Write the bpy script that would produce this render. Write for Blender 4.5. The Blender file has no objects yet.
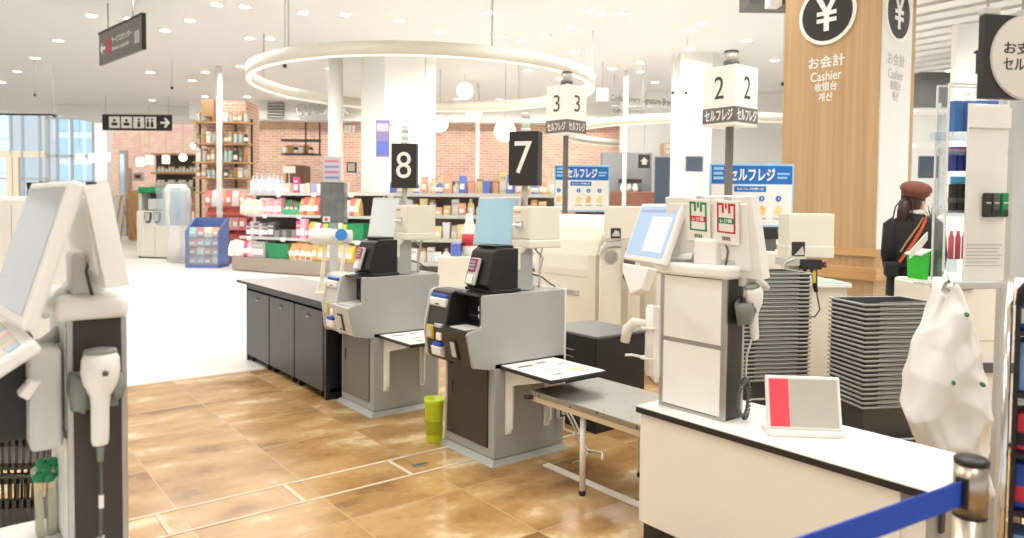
import bpy, bmesh, math, random
from mathutils import Vector, Matrix, Euler
random.seed(7)
SC = bpy.context.scene
COL = SC.collection
R = math.radians
PI = math.pi

# ------------------------------------------------------------------ camera model
FPX = 730.0; CAMH = 1.42; AZ = R(51.9); PITCH = R(2.2); ROLL = R(-0.6); HOR = 207.0
SHPX = (269 - HOR) - FPX * math.tan(PITCH)
_f0 = Vector((math.cos(AZ), math.sin(AZ), 0)); _r0 = Vector((math.sin(AZ), -math.cos(AZ), 0)); _z = Vector((0, 0, 1))
FWD = _f0 * math.cos(PITCH) - _z * math.sin(PITCH)
_u0 = _r0.cross(FWD)
RGT = _r0 * math.cos(ROLL) - _u0 * math.sin(ROLL)
UPV = _u0 * math.cos(ROLL) + _r0 * math.sin(ROLL)
CAMP = Vector((0, 0, CAMH))
VROT = AZ - PI / 2          # rotation of things that stand square to the long hall axis

def W(u, v, d):
    """point of the place at distance d along the hall, sighted at u, v"""
    return CAMP + (FWD + RGT * (u - 512) / FPX - UPV * (v - (269 - SHPX)) / FPX) * d

cam_data = bpy.data.cameras.new('camera')
cam = bpy.data.objects.new('camera', cam_data); COL.objects.link(cam)
m3 = Matrix((RGT, UPV, -FWD)).transposed()
cam.matrix_world = Matrix.Translation(CAMP) @ m3.to_4x4()
cam_data.sensor_width = 36.0; cam_data.lens = 36.0 * FPX / 1024; cam_data.shift_y = -SHPX / 1024
cam_data.clip_start = 0.05; cam_data.clip_end = 300
cam_data.dof.use_dof = True; cam_data.dof.focus_distance = 3.7; cam_data.dof.aperture_fstop = 2.8
SC.camera = cam

# ------------------------------------------------------------------ materials
def lin(h):
    if isinstance(h, str):
        h = h.lstrip('#'); c = [int(h[i:i + 2], 16) / 255 for i in (0, 2, 4)]
    else:
        c = h
    return tuple(x / 12.92 if x <= 0.04045 else ((x + 0.055) / 1.055) ** 2.4 for x in c) + (1,)

MATS = {}
def mat(name, col, rough=0.5, metal=0.0, var=0.05, scale=9.0, bump=0.0, spec=0.5, emit=0.0, trans=0.0):
    if name in MATS: return MATS[name]
    m = bpy.data.materials.new(name); m.use_nodes = True
    nt = m.node_tree; N = nt.nodes; L = nt.links; b = N['Principled BSDF']
    c = lin(col)
    tc = N.new('ShaderNodeTexCoord'); no = N.new('ShaderNodeTexNoise'); no.inputs['Scale'].default_value = scale
    no.inputs['Detail'].default_value = 3
    L.new(tc.outputs['Object'], no.inputs['Vector'])
    hs = N.new('ShaderNodeHueSaturation'); hs.inputs['Color'].default_value = c
    mr = N.new('ShaderNodeMapRange'); mr.inputs['To Min'].default_value = 1 - var; mr.inputs['To Max'].default_value = 1 + var
    L.new(no.outputs['Fac'], mr.inputs['Value']); L.new(mr.outputs['Result'], hs.inputs['Value'])
    L.new(hs.outputs['Color'], b.inputs['Base Color'])
    mr2 = N.new('ShaderNodeMapRange'); mr2.inputs['To Min'].default_value = max(0.02, rough - 0.05); mr2.inputs['To Max'].default_value = min(1, rough + 0.05)
    L.new(no.outputs['Fac'], mr2.inputs['Value']); L.new(mr2.outputs['Result'], b.inputs['Roughness'])
    b.inputs['Metallic'].default_value = metal
    b.inputs['Specular IOR Level'].default_value = spec
    if emit:
        b.inputs['Emission Color'].default_value = c; b.inputs['Emission Strength'].default_value = emit
    if bump:
        bp = N.new('ShaderNodeBump'); bp.inputs['Strength'].default_value = bump; bp.inputs['Distance'].default_value = 0.01
        L.new(no.outputs['Fac'], bp.inputs['Height']); L.new(bp.outputs['Normal'], b.inputs['Normal'])
    MATS[name] = m
    return m

def clear(name, tint, white=0.04, gloss=0.06):
    """clear acrylic or window glass: tinted transparency with a thin reflection"""
    if name in MATS: return MATS[name]
    m = bpy.data.materials.new(name); m.use_nodes = True
    nt = m.node_tree; N = nt.nodes; L = nt.links; N.clear()
    out = N.new('ShaderNodeOutputMaterial'); t = N.new('ShaderNodeBsdfTransparent'); t.inputs['Color'].default_value = lin(tint)
    g = N.new('ShaderNodeBsdfGlossy'); g.inputs['Roughness'].default_value = 0.05
    d = N.new('ShaderNodeBsdfDiffuse'); d.inputs['Color'].default_value = (0.9, 0.92, 0.95, 1)
    lw = N.new('ShaderNodeLayerWeight'); lw.inputs['Blend'].default_value = 0.25
    no = N.new('ShaderNodeTexNoise'); no.inputs['Scale'].default_value = 4
    mr = N.new('ShaderNodeMapRange'); mr.inputs['To Min'].default_value = white * 0.6; mr.inputs['To Max'].default_value = white * 1.4
    L.new(no.outputs['Fac'], mr.inputs['Value'])
    m1 = N.new('ShaderNodeMixShader'); L.new(mr.outputs['Result'], m1.inputs['Fac']); L.new(t.outputs[0], m1.inputs[1]); L.new(d.outputs[0], m1.inputs[2])
    mm = N.new('ShaderNodeMath'); mm.operation = 'MULTIPLY'; mm.inputs[1].default_value = gloss * 5
    L.new(lw.outputs['Fresnel'], mm.inputs[0])
    m2 = N.new('ShaderNodeMixShader'); L.new(mm.outputs[0], m2.inputs['Fac']); L.new(m1.outputs[0], m2.inputs[1]); L.new(g.outputs[0], m2.inputs[2])
    L.new(m2.outputs[0], out.inputs['Surface'])
    MATS[name] = m
    return m

def brick_mat(name, c1, c2, mortar):
    m = bpy.data.materials.new(name); m.use_nodes = True
    N = m.node_tree.nodes; L = m.node_tree.links; b = N['Principled BSDF']
    tc = N.new('ShaderNodeTexCoord'); sp = N.new('ShaderNodeSeparateXYZ'); ad = N.new('ShaderNodeMath'); cb = N.new('ShaderNodeCombineXYZ')
    L.new(tc.outputs['Object'], sp.inputs[0]); L.new(sp.outputs['X'], ad.inputs[0]); L.new(sp.outputs['Y'], ad.inputs[1])
    L.new(ad.outputs[0], cb.inputs['X']); L.new(sp.outputs['Z'], cb.inputs['Y'])
    br = N.new('ShaderNodeTexBrick'); L.new(cb.outputs[0], br.inputs['Vector'])
    br.inputs['Scale'].default_value = 1; br.inputs['Brick Width'].default_value = 0.24; br.inputs['Row Height'].default_value = 0.08; br.inputs['Mortar Size'].default_value = 0.01
    br.inputs['Color1'].default_value = lin(c1); br.inputs['Color2'].default_value = lin(c2); br.inputs['Mortar'].default_value = lin(mortar)
    no = N.new('ShaderNodeTexNoise'); no.inputs['Scale'].default_value = 2.5; L.new(cb.outputs[0], no.inputs['Vector'])
    mx = N.new('ShaderNodeMix'); mx.data_type = 'RGBA'; mx.blend_type = 'OVERLAY'; mx.inputs['Factor'].default_value = 0.35
    L.new(br.outputs['Color'], mx.inputs[6]); L.new(no.outputs['Color'], mx.inputs[7])
    hs = N.new('ShaderNodeHueSaturation'); hs.inputs['Saturation'].default_value = 0.8; L.new(mx.outputs[2], hs.inputs['Color'])
    L.new(hs.outputs[0], b.inputs['Base Color']); b.inputs['Roughness'].default_value = 0.85
    return m

def wood_mat(name, c1, c2, along='Z', scale=1.0):
    m = bpy.data.materials.new(name); m.use_nodes = True
    N = m.node_tree.nodes; L = m.node_tree.links; b = N['Principled BSDF']
    tc = N.new('ShaderNodeTexCoord'); mp = N.new('ShaderNodeMapping'); L.new(tc.outputs['Object'], mp.inputs['Vector'])
    s = {'Z': (22, 22, 0.35), 'Y': (22, 0.35, 22), 'X': (0.35, 22, 22)}[along]
    mp.inputs['Scale'].default_value = tuple(k * scale for k in s)
    no = N.new('ShaderNodeTexNoise'); no.inputs['Scale'].default_value = 1; no.inputs['Detail'].default_value = 5; no.inputs['Distortion'].default_value = 0.3
    L.new(mp.outputs[0], no.inputs['Vector'])
    cr = N.new('ShaderNodeValToRGB'); cr.color_ramp.elements[0].color = lin(c1); cr.color_ramp.elements[1].color = lin(c2)
    cr.color_ramp.elements[0].position = 0.3; cr.color_ramp.elements[1].position = 0.7
    L.new(no.outputs['Fac'], cr.inputs[0]); L.new(cr.outputs[0], b.inputs['Base Color']); b.inputs['Roughness'].default_value = 0.5
    return m

def tile_mat(name):
    m = bpy.data.materials.new(name); m.use_nodes = True
    N = m.node_tree.nodes; L = m.node_tree.links; b = N['Principled BSDF']
    tc = N.new('ShaderNodeTexCoord'); mp = N.new('ShaderNodeMapping'); L.new(tc.outputs['Object'], mp.inputs['Vector'])
    mp.inputs['Location'].default_value = (-0.245, -0.0, 0)      # grout lines at x = .845 + .6 k, y = 3.6 + .6 k
    br = N.new('ShaderNodeTexBrick'); br.offset = 0; br.squash = 1
    br.inputs['Scale'].default_value = 1; br.inputs['Brick Width'].default_value = 0.6; br.inputs['Row Height'].default_value = 0.6
    br.inputs['Mortar Size'].default_value = 0.0035; br.inputs['Mortar Smooth'].default_value = 0.3
    br.inputs['Color1'].default_value = (0, 0, 0, 1); br.inputs['Color2'].default_value = (1, 1, 1, 1); br.inputs['Mortar'].default_value = (0.5, 0.5, 0.5, 1)
    L.new(mp.outputs[0], br.inputs['Vector'])
    # each tile shifts the stone pattern
    sc = N.new('ShaderNodeVectorMath'); sc.operation = 'SCALE'; sc.inputs['Scale'].default_value = 7.0
    L.new(br.outputs['Color'], sc.inputs[0])
    ad = N.new('ShaderNodeVectorMath'); ad.operation = 'ADD'; L.new(mp.outputs[0], ad.inputs[0]); L.new(sc.outputs[0], ad.inputs[1])
    m2 = N.new('ShaderNodeMapping'); m2.inputs['Rotation'].default_value = (0, 0, 0.66); m2.inputs['Scale'].default_value = (1.3, 2.4, 1)
    L.new(ad.outputs[0], m2.inputs['Vector'])
    n1 = N.new('ShaderNodeTexNoise'); n1.inputs['Scale'].default_value = 1.6; n1.inputs['Detail'].default_value = 2.5; n1.inputs['Roughness'].default_value = 0.45; n1.inputs['Distortion'].default_value = 0.15
    L.new(m2.outputs[0], n1.inputs['Vector'])
    n2 = N.new('ShaderNodeTexNoise'); n2.inputs['Scale'].default_value = 22; n2.inputs['Detail'].default_value = 6
    L.new(ad.outputs[0], n2.inputs['Vector'])
    mxf = N.new('ShaderNodeMath'); mxf.operation = 'MULTIPLY_ADD'; mxf.inputs[1].default_value = 0.22
    sb = N.new('ShaderNodeMath'); sb.operation = 'SUBTRACT'; sb.inputs[1].default_value = 0.5
    L.new(n2.outputs['Fac'], sb.inputs[0]); L.new(sb.outputs[0], mxf.inputs[0]); L.new(n1.outputs['Fac'], mxf.inputs[2])
    cr = N.new('ShaderNodeValToRGB'); cr.color_ramp.interpolation = 'EASE'; e = cr.color_ramp.elements
    e[0].position = 0.30; e[0].color = lin('#86653d'); e[1].position = 0.74; e[1].color = lin('#d9c49c')
    k = e.new(0.43); k.color = lin('#a57e4e'); k = e.new(0.56); k.color = lin('#b8925f')
    L.new(mxf.outputs[0], cr.inputs[0])
    mx = N.new('ShaderNodeMix'); mx.data_type = 'RGBA'; mx.inputs[7].default_value = lin('#b89f78')
    L.new(br.outputs['Fac'], mx.inputs['Factor']); L.new(cr.outputs[0], mx.inputs[6])
    L.new(mx.outputs[2], b.inputs['Base Color'])
    mr = N.new('ShaderNodeMapRange'); mr.inputs['To Min'].default_value = 0.16; mr.inputs['To Max'].default_value = 0.28
    L.new(n1.outputs['Fac'], mr.inputs['Value']); L.new(mr.outputs[0], b.inputs['Roughness'])
    bp = N.new('ShaderNodeBump'); bp.inputs['Strength'].default_value = 0.15; bp.inputs['Distance'].default_value = 0.002; bp.invert = True
    L.new(br.outputs['Fac'], bp.inputs['Height']); L.new(bp.outputs[0], b.inputs['Normal'])
    return m

M = {
 'white': mat('white_plastic', '#f1efe9', 0.42, var=0.02),
 'cream': mat('cream_plastic', '#ebe5d6', 0.45, var=0.02),
 'cream2': mat('warm_cream_laminate', '#f3eee2', 0.5, var=0.02),
 'top': mat('white_laminate', '#f5f3ee', 0.35, var=0.02),
 'grey': mat('grey_painted_steel', '#a9aba6', 0.45, var=0.02),
 'lgrey': mat('light_grey_plastic', '#c9c8c2', 0.45, var=0.02),
 'dgrey': mat('dark_grey_plastic', '#5b5c5a', 0.5),
 'black': mat('black_plastic', '#1e1d1e', 0.38),
 'edge': mat('black_edge_band', '#262220', 0.4),
 'brown': mat('dark_brown_panel', '#3a322d', 0.42, var=0.04),
 'greige': mat('grey_brown_panel', '#77716a', 0.45, var=0.03),
 'navy': mat('black_navy_laminate', '#17181d', 0.35),
 'boxtop': mat('grey_laminate_top', '#6d6f72', 0.3),
 'ddoor': mat('dark_grey_door', '#48484c', 0.4, var=0.03),
 'steel': mat('brushed_steel', '#b3aa9c', 0.3, 1.0, var=0.06, scale=30),
 'chrome': mat('chrome', '#d9d7d2', 0.12, 1.0),
 'aluminium': mat('aluminium', '#b9b8b4', 0.35, 0.9),
 'green': mat('leaf_green_plastic', '#1f8a55', 0.45),
 'bright': mat('bright_green_plastic', '#2fc22f', 0.4),
 'lime': mat('lime_yellow_plastic', '#c6d622', 0.4),
 'blue': mat('blue_plastic', '#2450b0', 0.45),
 'belt': mat('blue_webbing', '#1a4cc0', 0.7, bump=0.2, scale=120),
 'pink': mat('coral_pink_print', '#f0505f', 0.5),
 'taupe': mat('taupe_print', '#c4bfb2', 0.5),
 'brick': brick_mat('red_brick', '#c98c69', '#d6a382', '#e0c9b4'),
 'wood': wood_mat('light_oak_veneer', '#b8946a', '#c7a67c'),
 'woodh': wood_mat('light_oak_band', '#c08f58', '#d2a874', 'Y'),
 'shelfwood': wood_mat('pine_shelf', '#b88a58', '#cfa67a', 'X'),
 'tile': tile_mat('brown_stone_tile'),
 'floorw': mat('white_polished_floor', '#e9e6e0', 0.3, var=0.02, scale=1.5),
 'ceil': mat('white_ceiling_paint', '#e9e7e4', 0.9, var=0.01),
 'wallw': mat('white_wall_paint', '#f0eee9', 0.85, var=0.01),
 'trimw': mat('pale_floor_strip', '#cdbfa6', 0.5),
 'ring': mat('cream_ring_paint', '#e6dfd0', 0.6),
 'glow': mat('lit_diffuser', '#fff4e2', 0.5, emit=6.0),
 'globe': mat('lit_globe_glass', '#fff3e0', 0.4, emit=2.2),
 'litbox': mat('backlit_white_acrylic', '#f6f1e6', 0.4, emit=0.12),
 'screenblue': mat('lit_blue_screen', '#9dbfce', 0.2, emit=0.24, var=0.06, scale=3),
 'screenlav': mat('lit_pale_blue_screen', '#a9c4e6', 0.2, emit=0.22, var=0.05, scale=3),
 'screengrey': mat('dim_grey_screen', '#aeb1b4', 0.1, emit=0.08, var=0.06, scale=4),
 'paper': mat('white_paper', '#f3f1ea', 0.7),
 'boardblue': mat('sign_blue_print', '#1b6fc4', 0.45),
 'boardpale': mat('sign_pale_blue_print', '#9fd0f0', 0.45),
 'signgrey': mat('sign_grey_print', '#77716c', 0.5),
 'signblack': mat('sign_black_print', '#2b2826', 0.45),
 'ink': mat('dark_ink', '#35302d', 0.6),
 'inkwhite': mat('white_ink', '#fbf8f2', 0.6),
 'red': mat('red_print', '#cf3444', 0.5),
 'magenta': mat('magenta_print', '#d2477a', 0.5),
 'poly': mat('white_polythene', '#ece9e2', 0.4, var=0.03, bump=0.1, scale=16),
 'basket': mat('grey_basket_plastic', '#4b4c49', 0.42),
 'rimhighlight': mat('basket_rim_highlight', '#a9aaa4', 0.4),  # rim grey lightened to paint in the highlights along the basket lips
 'basketdark': mat('charcoal_basket_plastic', '#4c4d48', 0.45),
 'acryl': clear('clear_acrylic', '#fbfdfe', 0.03, 0.03),
 'frost': clear('clear_pack_film', '#eef5fa', 0.14, 0.03),
 'glass': clear('daylight_tint_glass', '#f0f6fb', 0.02, 0.03),  # faint blue tint stands in for the cool daylight outside
 'smoke': clear('smoky_acrylic', '#b9b7b4', 0.18, 0.05),
}

# ------------------------------------------------------------------ mesh builder
def frame(o, xd, yd):
    x = Vector(xd).normalized(); y = Vector(yd); y = (y - x * y.dot(x)).normalized(); z = x.cross(y)
    m = Matrix((x, y, z)).transposed().to_4x4(); m.translation = Vector(o)
    return m
def FX(x, y, z):   # a face that looks toward -X; local x runs to the viewer's right
    return frame((x, y, z), (0, -1, 0), (0, 0, 1))
def FY(x, y, z):   # a face that looks toward -Y
    return frame((x, y, z), (1, 0, 0), (0, 0, 1))

_font_cache = {}
def text_mesh(body, bold):
    k = (body, bold)
    if k not in _font_cache:
        cu = bpy.data.curves.new('lettering', 'FONT'); cu.body = body; cu.extrude = 0.012; cu.offset = bold; cu.resolution_u = 3
        cu.align_x = 'CENTER'
        o = bpy.data.objects.new('lettering', cu); COL.objects.link(o)
        bpy.context.view_layer.update()
        dg = bpy.context.evaluated_depsgraph_get()
        me = bpy.data.meshes.new_from_object(o.evaluated_get(dg))
        bpy.data.objects.remove(o); bpy.data.curves.remove(cu)
        _font_cache[k] = me
    return _font_cache[k]

class MB:
    def __init__(s, T=None):
        s.bm = bmesh.new(); s.ms = []; s.T = T or Matrix()
    def mi(s, m):
        if isinstance(m, str): m = M[m]
        if m not in s.ms: s.ms.append(m)
        return s.ms.index(m)
    def _fin(s, verts, m, smooth=False, T=None):
        t = s.T @ T if T is not None else s.T
        vs = [v for v in verts if v.is_valid]
        bmesh.ops.transform(s.bm, matrix=t, verts=vs)
        i = s.mi(m); fs = set(f for v in vs for f in v.link_faces)
        for f in fs: f.material_index = i; f.smooth = smooth
        return fs
    def box(s, x0, x1, y0, y1, z0, z1, m, bev=0.0, T=None, seg=2):
        r = bmesh.ops.create_cube(s.bm, size=1)
        vs = r['verts']
        bmesh.ops.transform(s.bm, matrix=Matrix.Translation(((x0 + x1) / 2, (y0 + y1) / 2, (z0 + z1) / 2)) @ Matrix.Diagonal((abs(x1 - x0), abs(y1 - y0), abs(z1 - z0), 1)), verts=vs)
        if bev:
            es = list(set(e for v in vs for e in v.link_edges))
            q = bmesh.ops.bevel(s.bm, geom=es, offset=bev, segments=seg, affect='EDGES', profile=0.5)
            vs = list(set(list(q['verts']) + [v for v in vs if v.is_valid]))
        s._fin(vs, m, False, T); return s
    def prism(s, pts, axis, a0, a1, m, bev=0.0, T=None):
        """polygon extruded along an axis; pts are (x,z) for 'Y', (y,z) for 'X', (x,y) for 'Z'"""
        def P(p, a):
            return {'Y': (p[0], a, p[1]), 'X': (a, p[0], p[1]), 'Z': (p[0], p[1], a)}[axis]
        A = [s.bm.verts.new(P(p, a0)) for p in pts]; B = [s.bm.verts.new(P(p, a1)) for p in pts]
        n = len(pts); fs = [s.bm.faces.new(A), s.bm.faces.new(B[::-1])]
        for i in range(n): fs.append(s.bm.faces.new((A[i], B[i], B[(i + 1) % n], A[(i + 1) % n])))
        bmesh.ops.recalc_face_normals(s.bm, faces=fs)
        vs = A + B
        if bev:
            es = list(set(e for v in vs for e in v.link_edges))
            q = bmesh.ops.bevel(s.bm, geom=es, offset=bev, segments=2, affect='EDGES', profile=0.5)
            vs = list(set(list(q['verts']) + [v for v in vs if v.is_valid]))
        s._fin(vs, m, False, T); return s
    def hexa(s, p8, m, T=None):
        """bottom four then top four corners"""
        v = [s.bm.verts.new(p) for p in p8]
        fs = [s.bm.faces.new([v[i] for i in q]) for q in ((3, 2, 1, 0), (4, 5, 6, 7), (0, 1, 5, 4), (1, 2, 6, 5), (2, 3, 7, 6), (3, 0, 4, 7))]
        bmesh.ops.recalc_face_normals(s.bm, faces=fs)
        s._fin(v, m, False, T); return s
    def cyl(s, p0, p1, r, m, n=16, r2=None, T=None):
        p0 = Vector(p0); p1 = Vector(p1); d = p1 - p0
        rr = bmesh.ops.create_cone(s.bm, cap_ends=True, segments=n, radius1=r, radius2=r if r2 is None else r2, depth=d.length)
        mt = Matrix.Translation((p0 + p1) / 2) @ d.to_track_quat('Z', 'Y').to_matrix().to_4x4()
        bmesh.ops.transform(s.bm, matrix=mt, verts=rr['verts'])
        fs = s._fin(rr['verts'], m, True, T)
        for f in fs:
            if len(f.verts) > 4: f.smooth = False
        return s
    def lathe(s, prof, m, n=24, T=None, sx=1.0, sy=1.0):
        rings = []
        for r, z in prof:
            rings.append([s.bm.verts.new((max(r, 1e-4) * math.cos(2 * PI * k / n) * sx, max(r, 1e-4) * math.sin(2 * PI * k / n) * sy, z)) for k in range(n)])
        fs = []
        for a, b in zip(rings, rings[1:]):
            for k in range(n): fs.append(s.bm.faces.new((a[k], a[(k + 1) % n], b[(k + 1) % n], b[k])))
        fs.append(s.bm.faces.new(rings[0][::-1])); fs.append(s.bm.faces.new(rings[-1]))
        bmesh.ops.recalc_face_normals(s.bm, faces=fs)
        vs = [v for q in rings for v in q]
        s._fin(vs, m, True, T); return s
    def tube(s, pts, r, m, n=8, closed=False, T=None, rad=None):
        P = [Vector(p) for p in pts]; N = len(P); rings = []
        ref = Vector((0.137, 0.21, 0.97))
        prev = None
        for i, p in enumerate(P):
            if closed: t = P[(i + 1) % N] - P[i - 1]
            else: t = P[min(i + 1, N - 1)] - P[max(i - 1, 0)]
            t.normalize()
            if prev is None:
                a = t.cross(ref)
                if a.length < 1e-3: a = t.cross(Vector((1, 0, 0)))
            else:
                a = prev - t * prev.dot(t)
            a.normalize(); prev = a; b = t.cross(a)
            q = rad[i] if rad else r
            rings.append([s.bm.verts.new(p + (a * math.cos(2 * PI * k / n) + b * math.sin(2 * PI * k / n)) * q) for k in range(n)])
        fs = []
        for i in range(N if closed else N - 1):
            A = rings[i]; B = rings[(i + 1) % N]
            for k in range(n): fs.append(s.bm.faces.new((A[k], A[(k + 1) % n], B[(k + 1) % n], B[k])))
        if not closed: fs.append(s.bm.faces.new(rings[0][::-1])); fs.append(s.bm.faces.new(rings[-1]))
        bmesh.ops.recalc_face_normals(s.bm, faces=fs)
        s._fin([v for q in rings for v in q], m, True, T); return s
    def ball(s, c, r, m, sx=1, sy=1, sz=1, T=None, n=20):
        q = bmesh.ops.create_uvsphere(s.bm, u_segments=n, v_segments=max(8, n // 2), radius=r)
        bmesh.ops.transform(s.bm, matrix=Matrix.Translation(c) @ Matrix.Diagonal((sx, sy, sz, 1)), verts=q['verts'])
        s._fin(q['verts'], m, True, T); return s
    def loft(s, rings, m, T=None, cap=True, smooth=True):
        RR = [[s.bm.verts.new(p) for p in r] for r in rings]; n = len(RR[0]); fs = []
        for a, b in zip(RR, RR[1:]):
            for k in range(n): fs.append(s.bm.faces.new((a[k], a[(k + 1) % n], b[(k + 1) % n], b[k])))
        if cap: fs.append(s.bm.faces.new(RR[0][::-1])); fs.append(s.bm.faces.new(RR[-1]))
        bmesh.ops.recalc_face_normals(s.bm, faces=fs)
        s._fin([v for q in RR for v in q], m, smooth, T); return s
    def disc(s, T, r, m, n=40, th=0.002, sx=1.0):
        return s.prism([(r * sx * math.cos(2 * PI * k / n), r * math.sin(2 * PI * k / n)) for k in range(n)], 'Z', 0, th, m, T=T)
    def poly(s, T, pts, m, th=0.002):
        return s.prism(pts, 'Z', 0, th, m, T=T)
    def rect(s, T, x0, x1, y0, y1, m, th=0.002):
        return s.box(x0, x1, y0, y1, 0, th, m, T=T)
    def text(s, body, T, m, w=None, h=None, bold=0.0, th=0.0015):
        me = text_mesh(body, bold)
        xs = [v.co.x for v in me.vertices]; ys = [v.co.y for v in me.vertices]
        cx, cy = (min(xs) + max(xs)) / 2, (min(ys) + max(ys)) / 2; bw, bh = max(xs) - min(xs), max(ys) - min(ys)
        kx = w / bw if w else h / bh
        ky = h / bh if h else kx
        old = set(s.bm.verts)
        s.bm.from_mesh(me)
        vs = [v for v in s.bm.verts if v not in old]
        bmesh.ops.transform(s.bm, matrix=Matrix.Diagonal((kx, ky, th / 0.024, 1)) @ Matrix.Translation((-cx, -cy, 0.012)), verts=vs)
        s._fin(vs, m, False, T); return s
    def build(s, name, parent=None, loc=None, rot=None):
        me = bpy.data.meshes.new(name); s.bm.to_mesh(me); s.bm.free()
        for m in s.ms: me.materials.append(m)
        o = bpy.data.objects.new(name, me); COL.objects.link(o)
        if parent is not None: o.parent = parent
        if loc is not None: o.location = loc
        if rot is not None: o.rotation_euler = rot
        return o

def tag(o, label, cat, group=None):
    o['label'] = label; o['category'] = cat
    if group: o['group'] = group
    return o
def thing(name, label, cat, loc=(0, 0, 0), rz=0.0, group=None):
    o = bpy.data.objects.new(name, None); o.empty_display_size = 0.1; COL.objects.link(o)
    o.location = loc; o.rotation_euler = (0, 0, rz)
    return tag(o, label, cat, group)
def struct(name, mb, parent=None, loc=None, rot=None):
    o = mb.build(name, parent, loc, rot)
    if parent is None: o['kind'] = 'structure'
    return o
def dup(root, loc, rz=None, label=None, group=None):
    r = root.copy(); COL.objects.link(r); r.location = loc
    if rz is not None: r.rotation_euler = (0, 0, rz)
    if label: r['label'] = label
    if group: r['group'] = group
    for ch in list(root.children):
        c = ch.copy(); COL.objects.link(c); c.parent = r
        for g in list(ch.children):
            d = g.copy(); COL.objects.link(d); d.parent = c
    return r
ORD = ['first', 'second', 'third', 'fourth', 'fifth', 'sixth', 'seventh', 'eighth', 'ninth', 'tenth', 'eleventh', 'twelfth', 'thirteenth', 'fourteenth',
       'fifteenth', 'sixteenth', 'seventeenth', 'eighteenth', 'nineteenth', 'twentieth', 'twenty-first', 'twenty-second', 'twenty-third', 'twenty-fourth',
       'twenty-fifth', 'twenty-sixth', 'twenty-seventh', 'twenty-eighth']

class Hall:
    """local coordinates of something standing square to the hall (or turned by rot) at distance d"""
    def __init__(s, u, d, rot=0.0):
        s.u, s.d = u, d
        p = W(u, 206, d); s.loc = (p.x, p.y, 0)
        s.rz = VROT + rot
        s.M = Matrix.Translation(s.loc) @ Matrix.Rotation(s.rz, 4, 'Z'); s.inv = s.M.inverted()
    def P(s, u, v, dy=0.0):
        o = s.inv @ CAMP; r = s.inv.to_3x3() @ (W(u, v, 1) - CAMP)
        return o + r * ((dy - o.y) / r.y)
    def X(s, u, dy=0.0): return s.P(u, 250, dy).x
    def Z(s, v, dy=0.0, u=None): return s.P(s.u if u is None else u, v, dy).z
LP = 28; LF = 0.66; WP = 1.0; EXPO = 0.06
# ------------------------------------------------------------------ the setting
def hall_box(mb, u0, u1, v0, v1, d0, d1, m, bev=0):
    """box square to the hall spanning u0..u1, v0..v1 on its near face at d0 and reaching back to d1"""
    h = Hall((u0 + u1) / 2, d0)
    T = Matrix.Translation(h.loc) @ Matrix.Rotation(VROT, 4, 'Z')
    mb.box(h.X(u0), h.X(u1), 0, d1 - d0, h.Z(v1), h.Z(v0), m, bev=bev, T=T)
    return h

f = MB(); f.box(-9, 5.6, -5, 6.24, -0.1, 0, 'tile'); struct('floor', f)
f = MB(); f.box(-40, 50, 6.24, 62, -0.1, 0, 'floorw'); f.box(5.6, 50, -12, 6.24, -0.1, 0, 'floorw'); struct('floor', f)
t = MB()
for y in (3.31, 3.577): t.box(-6, 8, y - 0.009, y + 0.009, 0, 0.003, 'trimw')
for k in range(-6, 12): x = 0.76 + 0.592 * k; t.box(x - 0.011, x + 0.011, 3.322, 3.565, 0, 0.003, 'trimw')
struct('trim_1', t)
t = MB(); t.box(-6, 5.6, 6.22, 6.26, 0, 0.002, 'trimw'); struct('trim_2', t)

CZ = 4.6
c = MB(Matrix.Rotation(VROT, 4, 'Z'))
c.box(-26, 24, -7, 27, CZ, CZ + 0.12, 'ceil')
c.box(-26, 24, 26.5, 27, CZ, CZ + 3.5, 'ceil')
struct('ceiling', c)
# dropped soffit far to one side, with panel joints
s = MB()
h = hall_box(s, 57, 250, 66, 116, 24, 26.4, 'wallw')
T = Matrix.Translation(h.loc) @ Matrix.Rotation(VROT, 4, 'Z')
for k in range(9):
    x = h.X(62 + k * 22); s.box(x - 0.02, x + 0.02, -0.02, 0, h.Z(112), h.Z(70), 'ceil', T=T)
struct('trim_3', s)
# slatted ceiling over the tills beyond the pillar
s = MB()
sz = 4.05
s.box(7.62, 16, -3, 4.3, sz + 0.30, sz + 0.4, 'edge')
x = 7.66
while x < 15.5:
    s.box(x, x + 0.30, -3, min(0.55 * x, 7.5) - 0.3, sz, sz + 0.16, 'ceil'); x += 0.47
struct('trim_4', s)
# dark ceiling beam with a white junction box by the pillar
t = MB(); h = hall_box(t, 744, 800, -14, 4, 7.6, 7.95, 'dgrey')
hall_box(t, 764, 776, -12, 5, 7.45, 7.6, 'white'); struct('trim_5', t)

# far walls
def brick_wall(name, u0, u1, v0, d, th=0.3):
    h = Hall((u0 + u1) / 2, d); b = MB(); b.box(h.X(u0), h.X(u1), 0, th, 0, h.Z(v0), 'brick')
    return struct(name, b, None, h.loc, (0, 0, VROT)), h
brick_wall('wall_cafe', 104, 205, 124, 32)
brick_wall('wall_back', 196, 628, 121, 23)
w = MB(); hall_box(w, 190, 640, 97, 121.5, 22.6, 23.6, 'wallw'); struct('wall_fascia', w)
w = MB(); h = hall_box(w, 620, 800, 60, 240, 20, 20.4, 'wallw')
struct('wall_far', w)
w = MB(); hall_box(w, 96, 108, 100, 236, 31.5, 33.5, 'wallw'); struct('wall_corner', w)
w = MB(); hall_box(w, 860, 1150, 66, 330, 15, 15.3, 'wallw'); struct('wall_right', w)
w = MB(); hall_box(w, 915, 948, 72, 106, 12.6, 12.8, 'dgrey'); struct('trim_6', w)
w = MB(); hall_box(w, 950, 980, 24, 300, 9.5, 9.62, 'wallw'); struct('column', w)
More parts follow.
